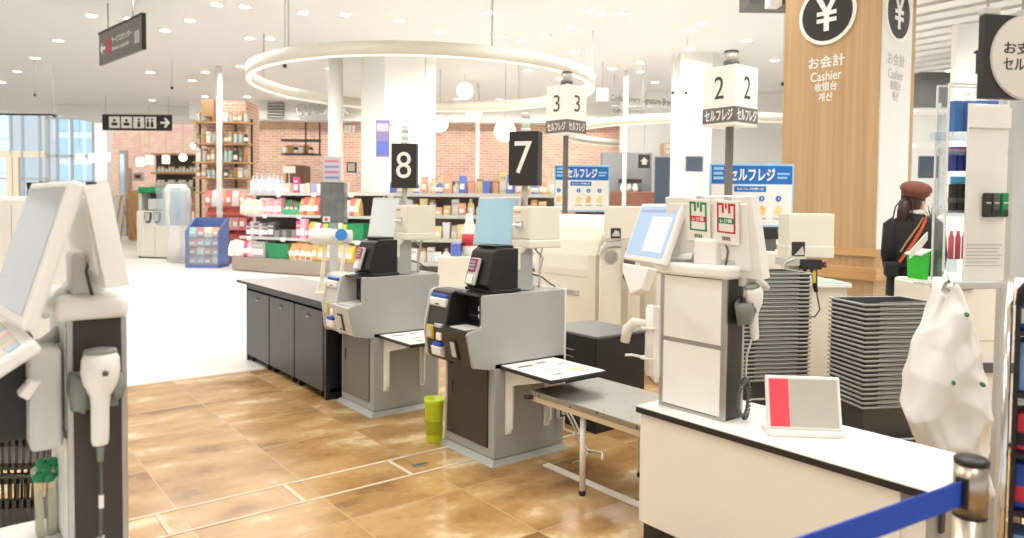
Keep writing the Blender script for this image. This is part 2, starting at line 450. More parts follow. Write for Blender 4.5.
# the big square column and the slim columns
w = MB(); w.box(0, 1.19, 0, 1.02, 0, CZ, 'wallw', bev=0.01); p = W(384, 200, 14.5); struct('column', w, None, (p.x, p.y, 0))
for u, d, r in ((335.5, 15.4, 0.155), (219.5, 17.0, 0.065), (477, 19, 0.055), (624, 17, 0.05)):
    p = W(u, 200, d); w = MB(); w.cyl((0, 0, 0), (0, 0, CZ), r, 'wallw', 20); struct('column', w, None, (p.x, p.y, 0))
h = Hall(697, 15); w = MB(); w.box(h.X(677), h.X(709), 0, 0.8, 0, CZ, 'wallw'); struct('column', w, None, h.loc, (0, 0, VROT))

# glazed front far away, buildings beyond
def window(n, u0, u1, v0, d, vert, horiz, thick):
    h = Hall((u0 + u1) / 2, d)
    root = thing_s('window_%d' % n, h.loc)
    g = MB(); g.box(h.X(u0), h.X(u1), 0.04, 0.06, 0.05, h.Z(v0), 'glass'); g.build('glazing', root)
    g = None; fr = MB()
    for u in vert: x = h.X(u); fr.box(x - 0.05, x + 0.05, 0, 0.12, 0, h.Z(v0), 'aluminium')
    for v, tk in horiz: z = h.Z(v); fr.box(h.X(u0), h.X(u1), 0, 0.12, z - tk, z + tk, 'trimw' if tk > 0.1 else 'aluminium')
    for u in thick: x = h.X(u); fr.box(x - 0.14, x + 0.14, -0.02, 0.16, 0, h.Z(154), 'trimw')
    fr.build('mullion_grid', root)
    return h
def thing_s(name, loc):
    o = bpy.data.objects.new(name, None); COL.objects.link(o); o.location = loc; o.rotation_euler = (0, 0, VROT); o['kind'] = 'structure'
    return o
window(1, -120, 48, 70, 36, (-90, -60, -28, -8, 12, 23.5, 40.6, 47.5), ((108, 0.06), (153.5, 0.16), (178, 0.04)), (-30, 10.5, 17))
window(2, 48, 95, 70, 34.5, (49, 58, 72.5, 94), ((118, 0.06), (156, 0.06), (181, 0.04)), ())
mglassb = mat('pale_blue_facade', '#d3e3ef', 0.4); mfac = mat('pale_grey_facade', '#d9dde0', 0.7); mdk = mat('blue_grey_facade_glass', '#a9c4d8', 0.3)  # facades toned blue in place of cool outdoor light
sun = bpy.data.lights.new('added_facade_sun', 'SUN'); sun.energy = 3.2; sun.angle = R(3); so_ = bpy.data.objects.new('added_facade_sun', sun); COL.objects.link(so_)  # sun added and aimed from the camera side to brighten the facades
so_.rotation_euler = Vector((_f0.x * math.cos(R(52)) - 0.15 * _r0.x, _f0.y * math.cos(R(52)) - 0.15 * _r0.y, -math.sin(R(52)))).to_track_quat('-Z', 'Y').to_euler()
def facade(u0, u1, v0, d, label, m1, rows, cols, mw):
    h = Hall((u0 + u1) / 2, d); r = thing('building', label, 'building', h.loc, VROT)
    b = MB(); b.box(h.X(u0), h.X(u1), 0, 5, 0, h.Z(v0), m1); b.build('facade', r)
    x0, x1, z1 = h.X(u0), h.X(u1), h.Z(v0)
    for i in range(cols):
        wn = MB()
        for j in range(rows):
            cx = x0 + (i + 0.5) * (x1 - x0) / cols; cz = 0.6 + (j + 0.5) * (z1 - 0.8) / rows
            wn.box(cx - 0.36 * (x1 - x0) / cols, cx + 0.36 * (x1 - x0) / cols, -0.05, 0.02, cz - 0.34 * z1 / rows, cz + 0.34 * z1 / rows, mw)
        wn.build('window', r)
facade(-95, 14, 70, 56, 'pale grey building outside behind the glass doors', mfac, 4, 5, mglassb)
facade(18, 48, 138, 66, 'low pale building outside behind the narrow glass panes', mfac, 2, 3, mdk)
facade(57, 100, 105, 50, 'blue grey glass building outside beside the white wall corner', mglassb, 4, 3, mdk)
gz = MB(); gz.box(-60, 60, 0, 60, -0.25, -0.05, mat('pale_outdoor_paving', '#c9ccce', 0.8)); struct('ground', gz, None, W(40, 200, 37).xy.to_3d(), (0, 0, VROT))

# wood clad pillar with white side, chair rail and till signs
PX, PY = 6.686, 3.185
p = MB()
p.box(0, 0.70, 0, 0.95, 0, CZ, 'wood')
struct_p = thing('pillar', 'square pillar clad in oak veneer with white yen signs', 'pillar', (PX, PY, 0)); del struct_p['category']; struct_p['kind'] = 'structure'
p.build('oak_cladding', struct_p)
q = MB(); q.box(0.02, 0.6, -0.012, 0.0, 1.07, CZ, 'white'); q.build('white_side_panel', struct_p)
q = MB(); q.box(-0.03, 0.74, -0.03, 0.98, 1.0, 1.07, 'woodh', bev=0.006); q.box(-0.045, 0.755, -0.045, 0.995, 0.78, 0.90, 'woodh', bev=0.008)
q.build('oak_rail', struct_p)
q = MB(); q.box(-0.02, 0.72, -0.02, 0.97, 0, 0.1, 'edge'); q.build('plinth', struct_p)
yen = [(-0.62, 1.0), (-0.30, 1.0), (0, 0.34), (0.30, 1.0), (0.62, 1.0), (0.21, 0.18), (0.55, 0.18), (0.55, -0.06), (0.14, -0.06), (0.14, -0.24), (0.55, -0.24), (0.55, -0.48),
       (0.14, -0.48), (0.14, -1.0), (-0.14, -1.0), (-0.14, -0.48), (-0.55, -0.48), (-0.55, -0.24), (-0.14, -0.24), (-0.14, -0.06), (-0.55, -0.06), (-0.55, 0.18), (-0.21, 0.18)]
def yen_sign(mk, r, sx, ink, tw, name):
    b = MB()
    b.disc(mk(0, 0, 0), r, 'inkwhite', sx=sx, th=0.012); b.disc(mk(0, 0, 0.012), r * 0.88, 'signblack', sx=sx, th=0.004)
    b.poly(mk(0, 0, 0.016), [(a * r * 0.62 * sx, c * r * 0.56) for a, c in yen], 'inkwhite', th=0.004)
    zz = -r - 0.16
    b.text('お会計', mk(0, zz, 0), ink, w=tw * 1.0, h=0.115, bold=0.012)
    b.text('Cashier', mk(0, zz - 0.135, 0), ink, w=tw * 0.86, h=0.09, bold=0.004)
    b.text('收银台', mk(0, zz - 0.237, 0), ink, w=tw * 0.62, h=0.085, bold=0.012)
    b.text('계산', mk(0, zz - 0.335, 0), ink, w=tw * 0.4, h=0.085, bold=0.01)
    b.build(name, struct_p)
yen_sign(lambda x, z, o: FX(-0.002 - o, 0.505 - x, 3.285 + z), 0.285, 1.0, 'inkwhite', 0.36, 'yen_sign')
yen_sign(lambda x, z, o: FY(0.285 + x, -0.014 - o, 3.24 + z), 0.265, 0.92, mat('pale_grey_ink', '#c9c5bc', 0.6), 0.34, 'yen_sign')

# ------------------------------------------------------------------ ceiling lights
spots = []
def downlight(u, v, z=CZ, r=0.1, power=None):
    q = CAMP + (W(u, v, 1) - CAMP) * ((z - CAMH) / (W(u, v, 1).z - CAMH))
    spots.append((q.x, q.y, z, r))
for u, v in ((92, 15), (58, 40), (217, 4), (165, 30), (190, 20), (245, 6), (303, 12), (345, 14), (490, 12), (500, 36), (545, 36), (622, 13), (703, 22), (747, 40), (775, 60), (690, 48), (640, 62),
             (612, 68), (35, 58), (17, 71), (2, 82), (150, 72), (192, 80), (120, 50), (270, 38), (400, 20), (440, 32), (528, 70), (655, 82), (590, 10), (130, 18), (575, 52),
             (152, 100), (178, 108), (120, 112), (82, 118), (205, 72), (240, 66), (570, 96), (600, 100)):
    downlight(u, v)
for x, y in ((1.2, 1.6), (-0.6, 3.4), (2.0, 4.6), (0.4, 5.4), (-2.2, 5.0), (4.2, 0.4), (4.6, 2.4), (0.6, -1.0), (2.6, -1.2), (-1.6, 0.6), (5.6, -0.6), (3.4, 1.9), (6.0, 4.6), (4.0, 6.6), (0.8, 8.0), (3.2, 9.0), (-1.8, 8.4), (6.6, 7.6), (2.4, 12.0), (8.8, 9.6)):
    spots.append((x, y, CZ, 0.1))
for x, y in ((8.2, 1.2), (9.5, 2.5), (10.5, 0.3), (8.5, -1.2), (11, 3.2), (12, 1.5), (9, 3.6), (13, 4.5)): spots.append((x, y, 4.03, 0.09))  # downlights under the slats, some added so bounced light lifts them
for u in range(205, 625, 42):
    q_ = W(u, 110, 21.6); spots.append((q_.x, q_.y, CZ, 0.1))
for u in (112, 130, 150, 172): q_ = W(u, 110, 26.0); spots.append((q_.x, q_.y, CZ, 0.1))
for u, d_ in ((640, 17), (690, 13), (740, 17), (600, 12), (520, 14), (560, 18), (470, 15), (420, 19), (330, 17), (250, 14), (280, 20), (900, 12), (950, 13.5), (930, 8.0)):  # extra downlights added to brighten the far hall
    q_ = W(u, 110, d_); spots.append((q_.x, q_.y, CZ if u < 880 else 4.03, 0.1))
def lamp_data(nm, e):
    l_ = bpy.data.lights.new(nm, 'AREA'); l_.shape = 'DISK'; l_.size = 0.16; l_.energy = e; l_.color = (1.0, 0.99, 0.95); l_.spread = R(150); return l_
ldA = lamp_data('downlight_lamp', LP); ldB = lamp_data('bright_downlight_lamp', LP * LF)
root0 = None
for i, (x, y, z, r) in enumerate(spots):
    if root0 is None:
        root0 = thing('ceiling_downlight', 'round recessed downlight in the white ceiling', 'ceiling light', (x, y, z), 0, 'recessed ceiling downlights')
        b = MB(); b.lathe([(0.085, -0.012), (0.115, -0.01), (0.125, 0.0)], 'white', 20); b.build('trim_ring', root0)
        b = MB(); b.cyl((0, 0, -0.016), (0, 0, -0.0125), 0.084, 'glow', 20); b.build('diffuser', root0)
    else: dup(root0, (x, y, z))
    lo = bpy.data.objects.new('downlight_lamp', ldB if Vector((x, y)).length > 9.5 else ldA); COL.objects.link(lo); lo.location = (x, y, z - 0.03)
w = bpy.data.worlds.new('hall_daylight'); SC.world = w; w.use_nodes = True
bg = w.node_tree.nodes['Background']; bg.inputs['Color'].default_value = (0.985, 1.0, 0.98, 1); bg.inputs['Strength'].default_value = WP
SC.view_settings.view_transform = 'Standard'; SC.view_settings.look = 'None'; SC.view_settings.gamma = 1; SC.view_settings.use_curve_mapping = False
SC.view_settings.exposure = EXPO
# ------------------------------------------------------------------ self checkout kiosks
def kiosk(loc, num, dark, label, signrot, scr):
    K = thing('self_checkout_kiosk', label, 'self checkout kiosk', loc)
    front = 'brown' if dark else 'lgrey'
    # skirt
    b = MB(); b.hexa([(-0.035, -0.03, 0), (0.52, -0.03, 0), (0.52, 0.52, 0), (-0.035, 0.52, 0), (-0.003, -0.003, 0.028), (0.512, -0.003, 0.028), (0.512, 0.5, 0.028), (-0.003, 0.5, 0.028)], 'grey')
    b.build('base_skirt', K)
    # lower cabinet and the upper housing
    b = MB()
    b.box(0.0, 0.51, 0.0, 0.495, 0.03, 0.56, 'grey', bev=0.004)
    side = [(-0.085, 0.93), (-0.078, 0.941), (0.50, 0.941), (0.51, 0.93), (0.51, 0.53), (-0.03, 0.53), (-0.142, 0.553), (-0.185, 0.735), (-0.172, 0.748), (-0.10, 0.762), (-0.085, 0.78)]
    b.prism(side, 'Y', 0.0, 0.02, 'grey', bev=0.003)
    b.box(0.02, 0.51, 0.02, 0.497, 0.53, 0.935, 'grey', bev=0.003)
    b.build('cabinet', K)
    b = MB(); b.box(0.508, 0.522, -0.002, 0.497, 0.1, 0.945, 'white', bev=0.005); b.build('rear_panel', K)
    # nose with recess, receipt slot
    b = MB()
    b.prism([(-0.03, 0.53), (-0.14, 0.555), (-0.18, 0.733), (0.02, 0.733), (0.02, 0.53)], 'Y', 0.02, 0.265, front)
    b.prism([(-0.186, 0.733), (-0.186, 0.747), (0.02, 0.765), (0.02, 0.733)], 'Y', 0.018, 0.267, 'edge' if dark else 'lgrey', bev=0.003)
    b.box(-0.165, -0.05, 0.045, 0.20, 0.748, 0.757, 'lgrey', bev=0.003, T=Matrix.Translation((0, 0, 0.003)))
    ln = Vector((-0.04, 0, 0.178)).normalized()
    T = frame((-0.1615, 0.19, 0.638), (0, -1, 0), ln)
    b.rect(T, 0.0, 0.065, -0.06, 0.055, 'edge', th=0.006); b.rect(Matrix.Translation((-0.004, 0, 0)) @ T, 0.012, 0.052, -0.045, 0.04, 'lgrey' , th=0.006)
    b.build('bagging_nose', K)
    b = MB()
    b.box(0.005, 0.02, 0.02, 0.265, 0.765, 0.93, 'black'); b.box(-0.085, 0.02, 0.02, 0.032, 0.765, 0.93, 'black')
    b.box(-0.085, 0.02, 0.02, 0.265, 0.928, 0.942, 'black', bev=0.003)
    b.box(0.012, 0.018, 0.03, 0.25, 0.80, 0.807, 'dgrey', T=Matrix.Translation((-0.01, 0, 0)))
    b.build('recess', K)
    b = MB(); b.box(-0.03, 0.004, 0.075, 0.125, 0.795, 0.87, 'white', bev=0.008); b.box(-0.034, -0.028, 0.085, 0.115, 0.825, 0.842, 'ink'); b.cyl((-0.033, 0.1, 0.858), (-0.027, 0.1, 0.858), 0.007, 'ink', 10)
    b.build('receipt_printer', K)
    # tall module with coin trays
    b = MB()
    prof = [(-0.105, 0.905), (-0.095, 0.93), (-0.07, 0.94), (0.02, 0.94), (0.02, 0.535), (-0.10, 0.535), (-0.125, 0.56), (-0.142, 0.72)]
    b.prism(prof, 'Y', 0.285, 0.485, front, bev=0.004)
    b.prism([(x - 0.012, z + (0.004 if z > 0.7 else -0.004)) for x, z in prof], 'Y', 0.267, 0.287, 'edge' if dark else 'lgrey', bev=0.005)
    b.prism([(x - 0.012, z + (0.004 if z > 0.7 else -0.004)) for x, z in prof], 'Y', 0.483, 0.500, 'lgrey', bev=0.005)
    b.build('cash_module', K)
    b = MB(); b.box(-0.134, -0.08, 0.30, 0.47, 0.845, 0.895, 'white', bev=0.01); b.box(-0.125, -0.075, 0.305, 0.465, 0.893, 0.915, 'blue', bev=0.008)
    b.box(-0.137, -0.132, 0.36, 0.40, 0.858, 0.864, 'ink'); b.build('coin_inlet', K)
    b = MB(); b.box(-0.150, -0.128, 0.405, 0.475, 0.655, 0.735, mat('yellow_label', '#d8b23c', 0.5), bev=0.004); b.box(-0.153, -0.149, 0.418, 0.462, 0.665, 0.722, 'lgrey'); b.build('note_slot', K)
    b = MB(); b.box(-0.152, -0.128, 0.31, 0.385, 0.73, 0.75, 'lgrey', bev=0.003); b.box(-0.150, -0.128, 0.32, 0.37, 0.655, 0.70, 'white', bev=0.006)
    b.prism([(-0.128, 0.56), (-0.165, 0.575), (-0.172, 0.625), (-0.13, 0.625)], 'Y', 0.295, 0.39, 'white', bev=0.006); b.box(-0.166, -0.132, 0.302, 0.383, 0.622, 0.645, 'blue', bev=0.006)
    b.build('change_tray', K)
    # door
    b = MB(); b.box(-0.012, 0.0, 0.055, 0.455, 0.085, 0.525, 'brown' if dark else 'greige', bev=0.003); d = b.build('door', K)
    b = MB(); b.box(-0.016, -0.010, 0.395, 0.41, 0.32, 0.40, 'edge', bev=0.002); b.build('handle', d)
    # payment terminal
    b = MB()
    b.prism([(0.035, 0.945), (0.0, 0.985), (0.055, 1.165), (0.085, 1.185), (0.225, 1.185), (0.225, 0.945)], 'Y', 0.085, 0.305, 'black', bev=0.006)
    b.box(0.02, 0.23, 0.06, 0.33, 0.941, 0.957, 'black', bev=0.006)
    b.prism([(0.09, 1.187), (0.08, 1.2), (0.21, 1.2), (0.215, 1.187)], 'Y', 0.12, 0.28, 'edge')
    tm = b.build('payment_terminal', K)
    nv = Vector((0.055, 0, 0.18)).normalized()
    T = frame((0.010, 0.215, 1.045), (0, -1, 0), nv)
    b = MB(); b.box(-0.045, 0.045, -0.075, 0.085, 0.0, 0.022, 'lgrey', bev=0.01, T=T); b.box(-0.038, 0.038, 0.0, 0.078, 0.021, 0.026, 'magenta', bev=0.004, T=T); b.box(-0.03, 0.03, 0.008, 0.07, 0.025, 0.029, 'dgrey', T=T)
    for i in range(3):
        for j in range(3): b.box(-0.026 + i * 0.019, -0.012 + i * 0.019, 0.012 + j * 0.019, 0.025 + j * 0.019, 0.028, 0.032, mat('pinkish_keys', '#b7a4b4', 0.5), T=T)
    b.box(-0.03, 0.03, -0.07, -0.018, 0.021, 0.03, 'white', bev=0.006, T=T); b.build('card_reader', tm)
    # post and printer box
    b = MB(); b.box(0.232, 0.345, 0.10, 0.19, 0.94, 1.19, 'grey', bev=0.004); b.box(0.225, 0.25, 0.095, 0.195, 1.06, 1.19, 'cream', bev=0.004)
    b.prism([(0.232, 1.19), (0.232, 1.10), (0.25, 1.15), (0.29, 1.178), (0.34, 1.186)], 'Y', 0.094, 0.196, 'cream'); b.build('post', K)
    b = MB(); b.box(0.278, 0.512, 0.05, 0.208, 1.228, 1.425, 'cream', bev=0.008); b.box(0.272, 0.516, 0.046, 0.212, 1.183, 1.232, 'cream', bev=0.008)
    b.box(0.272, 0.28, 0.055, 0.203, 1.24, 1.416, 'cream', bev=0.003)
    pr = b.build('printer_box', K)
    b = MB(); b.box(0.262, 0.276, 0.10, 0.175, 1.305, 1.345, 'lgrey', bev=0.005); b.prism([(0.275, 1.30), (0.235, 1.312), (0.238, 1.322), (0.275, 1.335)], 'Y', 0.11, 0.165, 'white', bev=0.003)
    b.box(0.25, 0.262, 0.122, 0.152, 1.318, 1.330, 'ink'); b.box(0.270, 0.273, 0.13, 0.185, 1.385, 1.397, mat('salmon_label', '#d89a84', 0.5)); b.build('receipt_slot', pr)
    # screen
    (nb, nt_, fb, ft) = scr
    nb, nt_, fb, ft = [Vector(q) for q in (nb, nt_, fb, ft)]
    xd = nb - fb; yd = ft - fb; wd = xd.length; ht = yd.length
    T = frame(fb, xd, yd)
    b = MB(); b.box(-0.012, wd + 0.012, -0.014, ht + 0.012, -0.035, 0.0, 'lgrey' , bev=0.008, T=T); sb = b.build('touch_screen', K)
    b = MB(); b.box(0.004, wd - 0.004, 0.004, ht - 0.004, -0.001, 0.003, 'screenblue' if dark else mat('pale_lit_screen', '#d3d8d8', 0.2, emit=0.15, var=0.06, scale=3), T=T); b.build('display', sb)
    b = MB(); b.box(wd * 0.3, wd * 0.8, -0.03, -0.012, -0.05, -0.005, 'black', T=T); b.build('screen_foot', sb)
    # cables behind
    b = MB()
    b.tube([(0.38, 0.15, 1.19), (0.44, 0.12, 1.12), (0.40, 0.10, 1.05), (0.41, 0.12, 0.945)], 0.006, 'lgrey')
    b.tube([(0.47, 0.16, 1.19), (0.43, 0.14, 1.10), (0.42, 0.13, 1.0), (0.43, 0.14, 0.945)], 0.005, 'white')
    b.tube([(0.36, 0.14, 1.03), (0.42, 0.11, 1.01), (0.47, 0.08, 0.965), (0.50, 0.08, 0.95)], 0.005, 'dgrey')
    b.box(0.36, 0.46, 0.2, 0.33, 0.942, 1.03, 'white', bev=0.01)
    b.build('cables', K)
    # numbered sign on its pole, lamp above
    cx, cy = 0.305, 0.13
    b = MB(); b.cyl((cx, cy, 1.42), (cx, cy, 1.62), 0.017, 'lgrey', 12); b.build('sign_pole', K)
    T = Matrix.Translation((cx, cy, 0)) @ Matrix.Rotation(signrot, 4, 'Z')
    b = MB(); b.box(-0.088, 0.088, -0.045, 0.045, 1.545, 1.855, 'signblack', bev=0.003, T=T)
    b.text(num, T @ FY(0, -0.046, 1.705), 'inkwhite', h=0.185 if num == '7' else 0.185, w=0.105, bold=-0.012 if False else 0.0)
    b.build('number_sign', K)
    b = MB(); b.cyl((cx, cy, 1.855), (cx, cy, 1.875), 0.028, 'white', 20); b.cyl((cx, cy, 1.875), (cx, cy, 1.93), 0.023, mat('pale_green_lens', '#cfe6d6', 0.2, emit=0.1), 20)
    b.cyl((cx, cy, 1.93), (cx, cy, 1.97), 0.023, mat('pale_grey_lens', '#dcdcd8', 0.2), 20); b.cyl((cx, cy, 1.97), (cx, cy, 1.978), 0.024, 'lgrey', 20); b.build('status_lamp', K)
    # shelf with brackets on the side
    sx0, sx1 = 0.03, 0.43
    b = MB(); b.box(sx0, sx1, -0.43, -0.002, 0.528, 0.548, 'edge', bev=0.006); sh = b.build('side_shelf', K)
    b = MB(); b.box(sx0 + 0.008, sx1 - 0.008, -0.422, -0.006, 0.546, 0.551, 'top', bev=0.002)
    for (a, c, w_, h_, m_) in ((0.05, -0.09, 0.10, 0.022, 'dgrey'), (0.2, -0.07, 0.06, 0.02, 'boardblue'), (0.28, -0.14, 0.07, 0.05, 'lgrey'), (0.12, -0.22, 0.09, 0.04, 'lgrey'), (0.24, -0.29, 0.11, 0.04, mat('pale_orange_print', '#f0c078', 0.6)), (0.1, -0.33, 0.05, 0.02, 'dgrey'), (0.3, -0.23, 0.05, 0.03, 'boardpale')):
        b.box(sx0 + a, sx0 + a + w_, c - h_, c, 0.5505, 0.5515, m_)
    b.build('printed_top', sh)
    for x in (sx0 + 0.04, sx1 - 0.08):
        b = MB(); b.box(x, x + 0.04, -0.014, -0.002, 0.16, 0.525, 'white', bev=0.003)
        b.prism([(-0.012, 0.525), (-0.30, 0.525), (-0.30, 0.505), (-0.05, 0.44), (-0.045, 0.2), (-0.012, 0.17)], 'X', x + 0.014, x + 0.026, 'white')
        for z in (0.2, 0.25, 0.3): b.cyl((x + 0.02, -0.016, z), (x + 0.02, -0.012, z), 0.005, 'dgrey', 8)
        b.build('bracket', K)
    b = MB(); b.cyl((sx0 + 0.2, -0.35, 0.508), (sx0 + 0.2, -0.35, 0.53), 0.014, 'black', 12); b.build('shelf_lock', K)
    return K
S7 = ((0.272, 0.218, 1.193), (0.318, 0.218, 1.466), (0.228, 0.535, 1.193), (0.276, 0.535, 1.468))
kiosk((2.374, 3.167, 0), '7', True, 'self checkout kiosk under the black number 7 sign, dark brown front panels', R(-57), S7)
kiosk((2.279, 4.397, 0), '8', False, 'self checkout kiosk under the black number 8 sign, pale grey front panels', R(-40), S7)

# lime bin between the kiosks, wall socket box
b = thing('waste_bin', 'slim lime yellow waste bin on the tiles between kiosks 7 and 8', 'bin', (2.333, 3.72, 0))
q = MB(); n = 24
q.lathe([(0.042, 0.0), (0.044, 0.004), (0.054, 0.235), (0.057, 0.24), (0.057, 0.262), (0.052, 0.262), (0.048, 0.05), (0.0, 0.045)], 'lime', 28, sx=1.0, sy=1.25); q.build('bin_body', b)
def socket(root, T):
    b = MB(); b.box(-0.025, 0.025, -0.03, 0.0, -0.06, 0.06, 'white', bev=0.004, T=T); b.box(-0.018, 0.018, -0.034, -0.029, -0.05, 0.05, 'ink', T=T); b.build('socket_case', root)
    b = MB()
    for z in (-0.022, 0.022): b.box(-0.012, 0.012, -0.055, -0.033, z - 0.013, z + 0.013, 'white', bev=0.004, T=T)
    b.build('plug', root)
q = thing('socket_box', 'white socket box with two plugs low on the side of kiosk 7', 'socket', (2.845, 3.164, 0.25)); socket(q, Matrix())
c = MB()
c.tube([(2.85, 3.11, 0.235), (2.87, 3.06, 0.15), (2.90, 3.04, 0.05), (2.92, 3.0, 0.008), (2.83, 2.93, 0.006), (2.74, 2.93, 0.006)], 0.006, 'lgrey')
tag(c.build('power_cord'), 'grey power cord dropping from the kiosk 7 sockets to the floor', 'cord')
c = MB()
c.tube([(2.845, 3.11, 0.28), (2.89, 3.08, 0.18), (2.93, 3.05, 0.08), (2.95, 3.03, 0.01), (2.99, 2.95, 0.006), (2.90, 2.86, 0.006)], 0.006, 'white')
tag(c.build('power_cord'), 'white power cord looping beyond the grey one below kiosk 7', 'cord')

# bin cupboard in a row with three doors and a steel top
B = thing('waste_cupboard', 'low black cupboard of three grey waste doors under a steel top', 'waste cupboard', (2.19, 4.965, 0))
q = MB(); q.box(0, 0.5, 0.0, 0.035, 0.0, 0.69, 'navy'); q.box(0, 0.5, 1.71, 1.745, 0, 0.69, 'navy'); q.box(0.0, 0.5, 0, 1.745, 0.66, 0.695, 'navy'); q.box(0.46, 0.5, 0, 1.745, 0, 0.69, 'navy'); q.box(0.03, 0.5, 0, 1.745, 0.05, 0.08, 'navy')
q.build('carcass', B)
q = MB(); q.box(-0.03, 0.53, -0.03, 1.93, 0.695, 0.72, 'edge', bev=0.004); w = q.build('worktop', B)
q = MB(); q.box(-0.026, 0.526, -0.026, 1.926, 0.716, 0.722, mat('satin_steel_top', '#bcbab6', 0.36, 0.75), bev=0.002); q.build('steel_cover', w)
for i in range(3):
    y0 = 0.05 + i * 0.555; q = MB(); q.box(-0.004, 0.018, y0, y0 + 0.535, 0.055, 0.645, 'ddoor', bev=0.004); d = q.build('door', B)
    q = MB(); q.box(-0.006, 0.0, y0 + 0.235, y0 + 0.30, 0.575, 0.605, 'edge', bev=0.002); q.box(-0.012, -0.004, y0 + 0.235, y0 + 0.30, 0.572, 0.58, 'aluminium'); q.build('latch', d)
    for yy in (y0 + 0.06, y0 + 0.47):
        q = MB(); q.cyl((0.03, yy - 0.012, 0.028), (0.03, yy + 0.012, 0.028), 0.026, 'edge', 16); q.box(0.015, 0.045, yy - 0.016, yy + 0.016, 0.045, 0.06, 'edge'); q.build('caster', B)

# steel table with one visible tube leg and a floor bar
T_ = thing('steel_table', 'low steel topped packing table standing beside kiosk 7 and the white counter', 'table', (2.443, 2.09, 0))
def dotted():
    m = mat('dimpled_steel', '#a5a29a', 0.34, 0.8, var=0.03, scale=20)
    N = m.node_tree.nodes; L = m.node_tree.links; b_ = N['Principled BSDF']
    tc = N.new('ShaderNodeTexCoord'); vo = N.new('ShaderNodeTexVoronoi'); vo.inputs['Scale'].default_value = 26; vo.inputs['Randomness'].default_value = 0.75
    L.new(tc.outputs['Object'], vo.inputs['Vector'])
    lt = N.new('ShaderNodeMath'); lt.operation = 'LESS_THAN'; lt.inputs[1].default_value = 0.19; L.new(vo.outputs['Distance'], lt.inputs[0])
    mx = N.new('ShaderNodeMix'); mx.data_type = 'RGBA'; mx.inputs[7].default_value = lin('#5f5c57')
    old = b_.inputs['Base Color'].links[0].from_socket
    L.new(lt.outputs[0], mx.inputs['Factor']); L.new(old, mx.inputs[6]); L.new(mx.outputs[2], b_.inputs['Base Color'])
    return m
q = MB(); q.box(0, 0.50, 0, 0.855, 0.425, 0.455, dotted(), bev=0.004); q.build('tabletop', T_)
for xa_ in (0.002, 0.48): q = MB(); q.box(xa_, xa_ + 0.018, 0.005, 0.85, 0.40, 0.427, mat('pale_wood_edge', '#cdbb9c', 0.5)); q.build('apron', T_)
for x, y in ((0.037, 0.489), (0.46, 0.489), (0.037, 0.06), (0.46, 0.06)):
    q = MB(); q.cyl((x, y, 0.02), (x, y, 0.426), 0.015, 'cream', 16); q.cyl((x, y, 0), (x, y, 0.024), 0.017, 'black', 14); q.build('leg', T_)
q = MB(); q.box(0.40, 0.43, 0.45, 0.53, 0.405, 0.425, 'black'); q.cyl((0.005, 0.835, 0.42), (-0.03, 0.87, 0.42), 0.012, 'black', 12); q.build('corner_fitting', T_)
q = MB(); q.box(0.14, 0.185, 0.10, 0.91, 0.0, 0.012, 'cream2', bev=0.003); tag(q.build('cable_cover', None, (2.443, 2.09, 0)), 'flat cream cable cover lying on the tiles below the steel table', 'cable cover')

# black cabinet behind
K = thing('storage_box', 'black cabinet with dark grey top standing behind kiosk 7', 'cabinet', (3.215, 3.233, 0))
q = MB(); q.box(0.0, 0.45, 0, 0.50, 0.0, 0.60, 'navy', bev=0.004); q.box(-0.003, 0.0, 0.01, 0.49, 0.06, 0.585, 'navy'); q.build('carcass', K)
q = MB(); q.box(-0.008, 0.458, -0.008, 0.508, 0.60, 0.617, 'boxtop', bev=0.003); q.build('top', K)
q = MB(); q.box(-0.012, -0.004, 0.20, 0.30, 0.50, 0.506, 'aluminium'); q.box(-0.012, -0.004, 0.20, 0.30, 0.455, 0.461, 'aluminium'); q.build('handle', K)

# drain plate on the floor
q = MB(); q.box(-0.05, 0.05, -0.02, 0.02, 0.0, 0.004, 'aluminium', bev=0.002)
for k in range(5): q.box(-0.038 + k * 0.017, -0.030 + k * 0.017, -0.012, 0.012, 0.004, 0.0045, 'edge')
p = W(420, 465, 1); t_ = -CAMH / (p.z - CAMH); p = CAMP + (p - CAMP) * t_
tag(q.build('drain_plate', None, (p.x, p.y, 0), (0, 0, 0)), 'small slotted metal plate set in the tiles by the lime bin', 'floor plate')

# ------------------------------------------------------------------ white counter in front
C_ = thing('counter', 'long cream counter with white top and black edge band carrying the operator terminal', 'counter', (2.31, 0.905, 0))
q = MB(); q.box(0.015, 0.43, 0.10, 1.165, 0.09, 0.556, 'cream2', bev=0.003); q.box(0.03, 0.43, 0.03, 0.10, 0.09, 0.50, 'cream2'); q.build('body', C_)
q = MB(); q.box(0.03, 0.42, 0.06, 1.15, 0.0, 0.09, 'edge'); q.build('plinth', C_)
q = MB(); q.box(0, 0.445, 0, 1.18, 0.556, 0.582, 'edge', bev=0.003); w = q.build('worktop', C_)
q = MB(); q.box(0.001, 0.444, 0.001, 1.179, 0.580, 0.586, 'top', bev=0.001); q.build('white_laminate', w)
q = MB(); q.prism([(0.0, 0.556), (0.0, 0.42), (0.01, 0.42), (0.05, 0.54), (0.05, 0.556)], 'X', 0.12, 0.145, 'dgrey', T=Matrix.Translation((0, 0.02, 0))); q.prism([(0.0, 0.556), (0.0, 0.42), (0.01, 0.42), (0.05, 0.54), (0.05, 0.556)], 'X', 0.34, 0.365, 'dgrey', T=Matrix.Translation((0, 0.02, 0))); q.build('end_bracket', C_)
CT = 0.586

